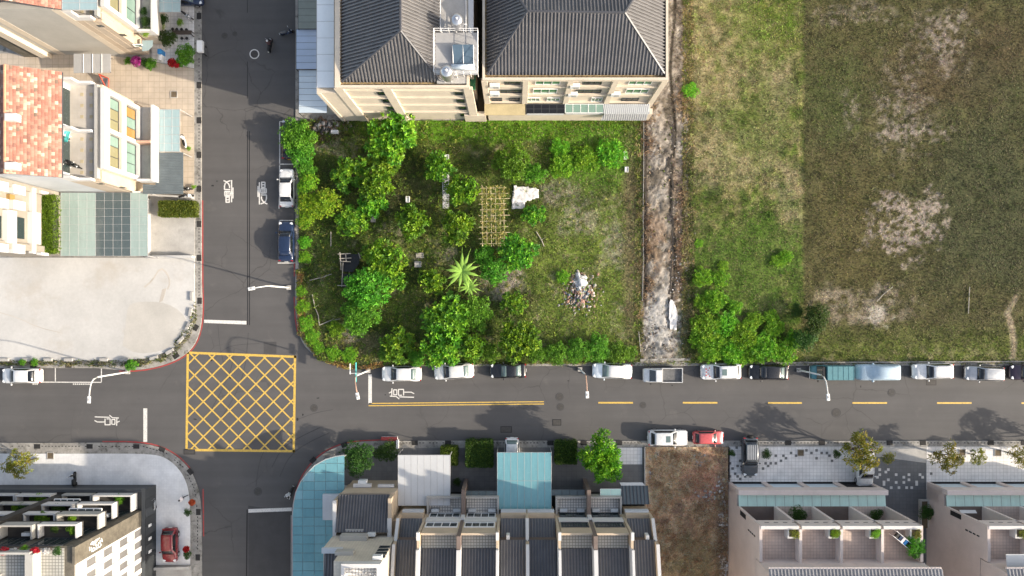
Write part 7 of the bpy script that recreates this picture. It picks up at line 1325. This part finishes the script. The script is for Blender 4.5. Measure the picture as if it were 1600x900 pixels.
# curved teal glass canopy of the corner house: each pane clipped to the arc
arc = [(538, 711), (524, 713), (508, 718), (492, 727), (479, 740), (469, 754), (462, 770), (458.5, 787), (457, 805), (457, 1010), (538, 1010)]
def clip_rect(poly, x0, x1, y0, y1):
    for ax, lim, sg in ((0, x0, 1), (0, x1, -1), (1, y0, 1), (1, y1, -1)):
        out = []
        for a, b in zip(poly, poly[1:]+poly[:1]):
            ia, ib = sg*(a[ax]-lim) >= 0, sg*(b[ax]-lim) >= 0
            if ia: out.append(a)
            if ia != ib: f = (lim-a[ax])/(b[ax]-a[ax]); out.append((a[0]+(b[0]-a[0])*f, a[1]+(b[1]-a[1])*f))
        poly = out
        if not poly: return []
    return poly
zc = 3.6; g = MB(); g.tube([P(a, b, zc) for a, b in arc[:-1]], .06, 5)
for x in range(455, 540, 18): g.tube([P(x, max([b for a, b in arc[:9] if a >= x-9]+[711]) if x < 500 else 716, zc-.06), P(x, 1000, zc-.06)], .04, 4)
for y in range(724, 960, 14): g.tube([P(max(457, 538-81*min(1, ((y-711)/95)**.5)), y, zc-.06), P(538, y, zc-.06)], .035, 4)
for a, b in ((457.5, 800), (470, 753), (508, 719), (537, 712), (457.5, 870)): q = P(a+1, b+1, zc); g.tube([(q.x, q.y, .1), (q.x, q.y, zc)], .06, 6)
cf = g.build('curved_canopy', M['grey_metal'], Gr); tg = [M['teal_glass'], M['deep_teal'], glass('mid_teal_glass', (.17, .39, .44), .15, .94), glass('frosted_teal_glass', (.24, .46, .52), .2, .95)]
for i, x in enumerate(range(455, 540, 18)):
    for j, y in enumerate(range(710, 960, 14)):
        pl = clip_rect(arc, x+.25, min(x+17.75, 538), y+.25, y+13.75)
        if len(pl) < 3 or abs(sum(pl[k][0]*pl[(k+1) % len(pl)][1]-pl[(k+1) % len(pl)][0]*pl[k][1] for k in range(len(pl)))) < 6: continue
        g = MB(); g.slab([P(a, b, zc+.02) for a, b in pl], .02); g.build('canopy_pane', tg[3] if (i, j) in ((0, 4), (1, 2)) else tg[random.choice((0, 2, 2, 1)) if j > 4 else random.choice((0, 0, 2))], cf)
part(Gr, 'corner_room', M['concrete'], (gX(500), gX(545), gY(1000), gY(797), 0, 3.1), (gX(519), gX(540), gY(797), gY(762), 0, 3.1))
# ---------------------------------------------------------------- pink rows at the lower right
def pinkrow(label, x0, nb, bayw, last):
    t = building('terraced_row', label, 'terraced houses', gX(x0), gY(760)); xs = [x0+bayw*i for i in range(nb+1)]; a, b = gX(xs[0]), gX(xs[-1]); yF, yM, yT, yBk = gY(752), gY(777), gY(826), gY(980)
    part(t, 'wall', M['pink'], (a, b, yBk, gY(758), 0, 3.0), (a, b, yBk, yM, 3.0, 3.4), (a, b, yBk, gY(800), 3.4, 9.3)); part(t, 'side_wall', M['pink'], (a, a+.3, gY(800), yM, 3.4, 10.4), (a, a+.3, yT, gY(800), 9.3, 10.45), (b-.3, b, gY(800), yM, 3.4, 10.4), (b-.3, b, yT, gY(800), 9.3, 10.45))
    part(t, 'front_parapet', M['pink_light'], (a, b, yF-.55, yF, 3.0, 3.95), (a, b, yF-.55, yF-.002, 2.6, 3.0)); part(t, 'front_roof', M['pink'], (a, b, yM, yF-.55, 3.0, 3.35))
    canopy(t, [Vector((a+.1, P(0, 793, 3.5).y, 3.65)), Vector((b-.1, P(0, 793, 3.5).y, 3.65)), Vector((b-.1, P(0, 773.5, 3.5).y, 3.5)), Vector((a+.1, P(0, 773.5, 3.5).y, 3.5))], nb*4, 1, M['mint_glass'], M['frame_dark'], 'glass_canopy', .025)
    for i in range(nb+1):
        x = gX(xs[i]); s = .3 if 0 < i < nb else .4
        part(t, 'garage_pier', M['pink'], (x-s if i else x, x+s if i < nb else x, yM, yF-.05, 0, 3.0))
        if 0 < i < nb: part(t, 'party_fin', M['pink_light'], (max(a, x-.16), min(b, x+.16), gY(800), yM+.01, 3.7, 8.6))
        if 0 < i < nb: part(t, 'party_wall', M['pink_light'], (max(a, x-.14), min(b, x+.14), yT-.4, yM-.35, 9.35, 10.5))
    for i in range(nb):
        x0_, x1_ = gX(xs[i]), gX(xs[i+1]); part(t, 'garage_door', M['ice_metal'] if i != nb-1 or last else M['dark'], (x0_+.3, x1_-.3, gY(757.5), gY(755.5), .12, 2.5)); part(t, 'garage_floor', M['dark'], (x0_+.3, x1_-.3, gY(755.4), yF-.02, .1, .17))
        part(t, 'recess_floor', M['pink_tiles'] if i % 2 else M['brown_wall'], (x0_+.16, x1_-.16, gY(800), yM, 3.4, 3.7)); window(t, 'y', 1, (x0_+x1_)/2, 5.6, gY(800), x1_-x0_-1.4, 3.2, M['frame_dark'], M['win_dark'], 2)
        part(t, 'beam', M['pink_light'], (x0_+.16, x1_-.16, yM-.32, yM, 8.6, 10.2), bevel=.01); part(t, 'beam_cap', M['white_render'], (x0_+.14, x1_-.14, yM-.36, yM-.02, 10.2, 10.45))
        for k in range(4): part(t, 'vent_slot', M['frame_dark'], (x0_+.9+k*.95, x0_+1.35+k*.95, yM, yM+.02, 9.3, 9.42))
        part(t, 'terrace_floor', M['pink_tiles'], (x0_+.14, x1_-.14, yT-.1, yM-.36, 9.3, 9.4)); part(t, 'planter', M['white_render'], (x1_-1.25, x1_-.14, yM-1.35, yM-1.2, 9.4, 10.3), (x1_-1.25, x1_-1.1, yM-1.2, yM-.36, 9.4, 10.3)); part(t, 'planter_soil', M['soil'], (x1_-1.1, x1_-.14, yM-1.2, yM-.36, 9.4, 10.1))
    part(t, 'penthouse_wall', M['pink'], (a, b, yBk, yT-.1, 9.4, 13.2))
    ribbed(t, [(a-.1, yT+.35, 13.3), (b+.1, yT+.35, 13.3), (b+.1, yBk, 17.0), (a-.1, yBk, 17.0)], M['roof_grey'], M['roof_grey'], .34, .17, .12, seg=.55); part(t, 'eave', M['pink_light'], (a-.1, b+.1, yT+.3, yT+.5, 13.05, 13.28))
    part(t, 'side_window', M['dark'], (a-.03, a+.02, gY(786), gY(779), 4.5, 6.3)); 
    for k in range(4): part(t, 'side_window', M['win_dark'], (a-.03, a+.02, gY(798)-.0, gY(796), 7.0+k*.6, 7.4+k*.6))
    return t, xs
Hh, hx = pinkrow('pinkish terraced row with tiled roof terraces beside the dead grass lot', 1137, 4, 55.6, False)
Ii, ix = pinkrow('pinkish terraced row at the right edge beyond the dark passage', 1447, 4, 55.6, True)
for i, (x, k) in enumerate(((hx[1], 'weed'), (hx[2], 'lime'), (hx[3], 'lime'), (hx[4], 'weed'), (ix[1], 'weed'))): tree(k if k == 'lime' else 'olive', 0, 0, 7, ('dry yellow plant in the first terrace planter', 'lime green plant in the second terrace planter', 'green plant in the third terrace planter', 'plant in the end terrace planter', 'plant in the planter beyond the passage')[i], None, 'planter_plant', 'shrub', 10.1, .8, at=(gX(x)-.65, gY(777)-.8, 10.1))
tree('dark', 0, 0, 15, 'dark leafy bushes in the second dark recess', None, 'shrub', 'shrub', 3.7, .5, at=(gX(1222), gY(788), 3.7)); tree('dark', 0, 0, 11, 'dark bush in the last recess of the pink row', None, 'shrub', 'shrub', 3.7, .5, at=(gX(1340), gY(788), 3.7)); tree('lush', 0, 0, 14, 'big green plant at the terrace end of the pink row', None, 'shrub', 'shrub', 9.4, .9, at=(gX(1350), gY(806), 9.4))
q = P(1412, 846, 10); t = thing('laundry_rack', 'laundry rack with clothes on the last pink terrace', 'laundry rack', (q.x, q.y, 9.4), None, R(-40)); 
for s in (-1, 1): g = MB(); g.tube([(-1.5, s*.3, 1.0), (1.5, s*.3, 1.0)], .035, 5); g.tube([(-1.3, s*.3, 0), (-1.3, s*.3, 1.0)], .03, 5); g.tube([(1.3, s*.3, 0), (1.3, s*.3, 1.0)], .03, 5); g.build('rail', M['frame_white'], t, local=True)
for i, c_ in enumerate(('trim', 'navy_paint', 'white_cloth', 'blue_plastic', 'dark_cloth', 'red_paint', 'white_cloth')): g = MB(); g.slab([(-1.2+.36*i, -.28, .98), (-.95+.36*i, -.28, .98), (-.95+.36*i, .28, 1.0), (-1.2+.36*i, .28, 1.0)], .35); g.build('garment', M[c_], t, local=True)
q = P(1437, 884, 10); t = thing('bench', 'grey folding bed tilted in the terrace corner', 'bench', (q.x, q.y, 9.4)); g = MB(); g.slab([(-.6, -.35, .5), (.6, -.35, .5), (.45, .35, .8), (-.45, .35, .8)], .08); g.build('top', M['grey_metal'], t, local=True); g = MB()
for x in (-.5, .5): g.tube([(x, -.3, 0), (x, -.3, .5)], .03, 5); g.tube([(x*.8, .3, 0), (x*.8, .3, .75)], .03, 5)
g.build('legs', M['frame_dark'], t, local=True)
slabpx(Ii, 'terrace_awning', M['white_metal'], [(1572, 866, 12.0), (1640, 866, 12.0), (1640, 891, 12.3), (1574, 891, 12.3)], .06); slabpx(Ii, 'recess_awning', M['white_metal'], [(1499, 797, 6.2), (1524, 797, 6.2), (1527, 802, 6.3), (1502, 802, 6.3)], .05)
t = thing('raised_bed', 'concrete planter box against the shaded passage wall', 'planter', P(1444, 800, .2)); p = P(1442, 800, .2); g = MB(); g.bb(p.x-.5, p.x-.35, p.y-1.8, p.y+1.5, .1, .6); g.bb(p.x+.35, p.x+.5, p.y-1.8, p.y+1.5, .1, .6); g.bb(p.x-.35, p.x+.35, p.y+1.35, p.y+1.5, .1, .6); g.build('box', M['concrete'], t); g = MB(); g.bb(p.x-.35, p.x+.35, p.y-1.8, p.y+1.35, .1, .5); g.build('earth', M['soil'], t)
# every empty's tree is finished
bpy.context.view_layer.update()
# ================================================================ labels for look-alikes: each says what it lies beside
LM = [(297, 631, 'yellow box marking'), (375, 627, 'yellow box marking'), (32, 587, 'white sedan at far left'), (199, 581, 'white street lamp by the concrete lot'), (205, 571, 'weedy bush at the concrete lot kerb'), (447, 293, 'white sedan under the side street hedge'),
      (446, 377, 'navy sedan'), (280, 10, 'blue car at the top'), (312, 72, 'white box topped stand'), (257, 204, 'glass canopy of the townhouse'), (255, 270, 'slate canopy'), (276, 325, 'clipped box hedge'), (270, 370, 'cream drive'), (265, 852, 'red hatchback'),
      (287, 783, 'person crossing the plaza'), (121, 747, 'scooter on the plaza'), (38, 722, 'lone plaza olive tree'), (227, 660, 'white stop line'), (559, 713, 'olive tree beside the curved canopy'), (604, 703, 'bluish tree at the red kerb'), (662, 745, 'white metal canopy'),
      (749, 709, 'clipped square shrub'), (819, 745, 'teal glass canopy'), (884, 707, 'clipped shrub right of the teal canopy'), (940, 722, 'bright feathery tree'), (985, 712, 'pale stepped yard'), (1044, 685, 'white crossover with sunroof'), (1108, 685, 'faded red hatchback'), (1172, 713, 'dark off roader'),
      (1251, 707, 'empty tree pit'), (1340, 704, 'big olive tree'), (1403, 720, 'dark paved passage'), (1474, 712, 'sparse olive tree'), (1524, 712, 'thin yellowing tree'), (1588, 711, 'tree at the right edge'), (1127, 581, 'red dotted white car'), (1202, 582, 'black sedan by the teal van'), (1272, 498, 'dark green field bush'),
      (1050, 490, 'long white debris sheet'), (1256, 530, 'bluish field bush'), (1216, 408, 'lone round field shrub'), (456, 768, 'rider by the curved canopy'), (317, 502, 'upper left stop line'), (490, 637, 'round cover right of the box'), (575, 579, 'lamp with the teal street sign'), (452, 449, 'lamp over the side street'), (150, 600, 'empty parking bay')]
used = set()
for o in bpy.data.objects:
    if o.get('group') in ('drain grates along the kerbs', 'bushes in the green thicket of the field', 'creeper clumps on the garden corner kerb', 'concrete blocks round the lot', 'balcony plants of the dark block', 'roof plants of the dark block', 'flower pots on the dark block roof'):
        k = H/(H-o.location.z); x, y = NX+o.location.x/S*k, NY-o.location.y/S*k; b = {'drain': 'iron drain grate', 'bushe': 'bright green thicket bush', 'creep': 'creeping weed clump', 'concr': 'grey concrete block', 'balco': 'balcony pot plant', 'roof ': 'rooftop pot plant', 'flowe': o.get('label', '').split(' ')[0]+' rooftop flowers'}[o['group'][:5]]
        for lx, ly, ph in sorted(LM, key=lambda q: math.dist(q[:2], (x, y)))[:14]:
            dx, dy = x-lx, y-ly; d = math.hypot(dx, dy); far = 'close ' if d < 32 else '' if d < 75 else 'well ' if d < 150 else 'far '
            h_ = ('right' if dx > 0 else 'left') if abs(dx) > .4*abs(dy) else ''; v_ = ('below' if dy > 0 else 'above') if abs(dy) > .4*abs(dx) else ''
            rel = (v_+' and '+h_+' of' if v_ and h_ else v_ or h_+' of'); lab = '%s %s%s the %s' % (b, far, rel, ph)
            if lab not in used: used.add(lab); o['label'] = lab; break
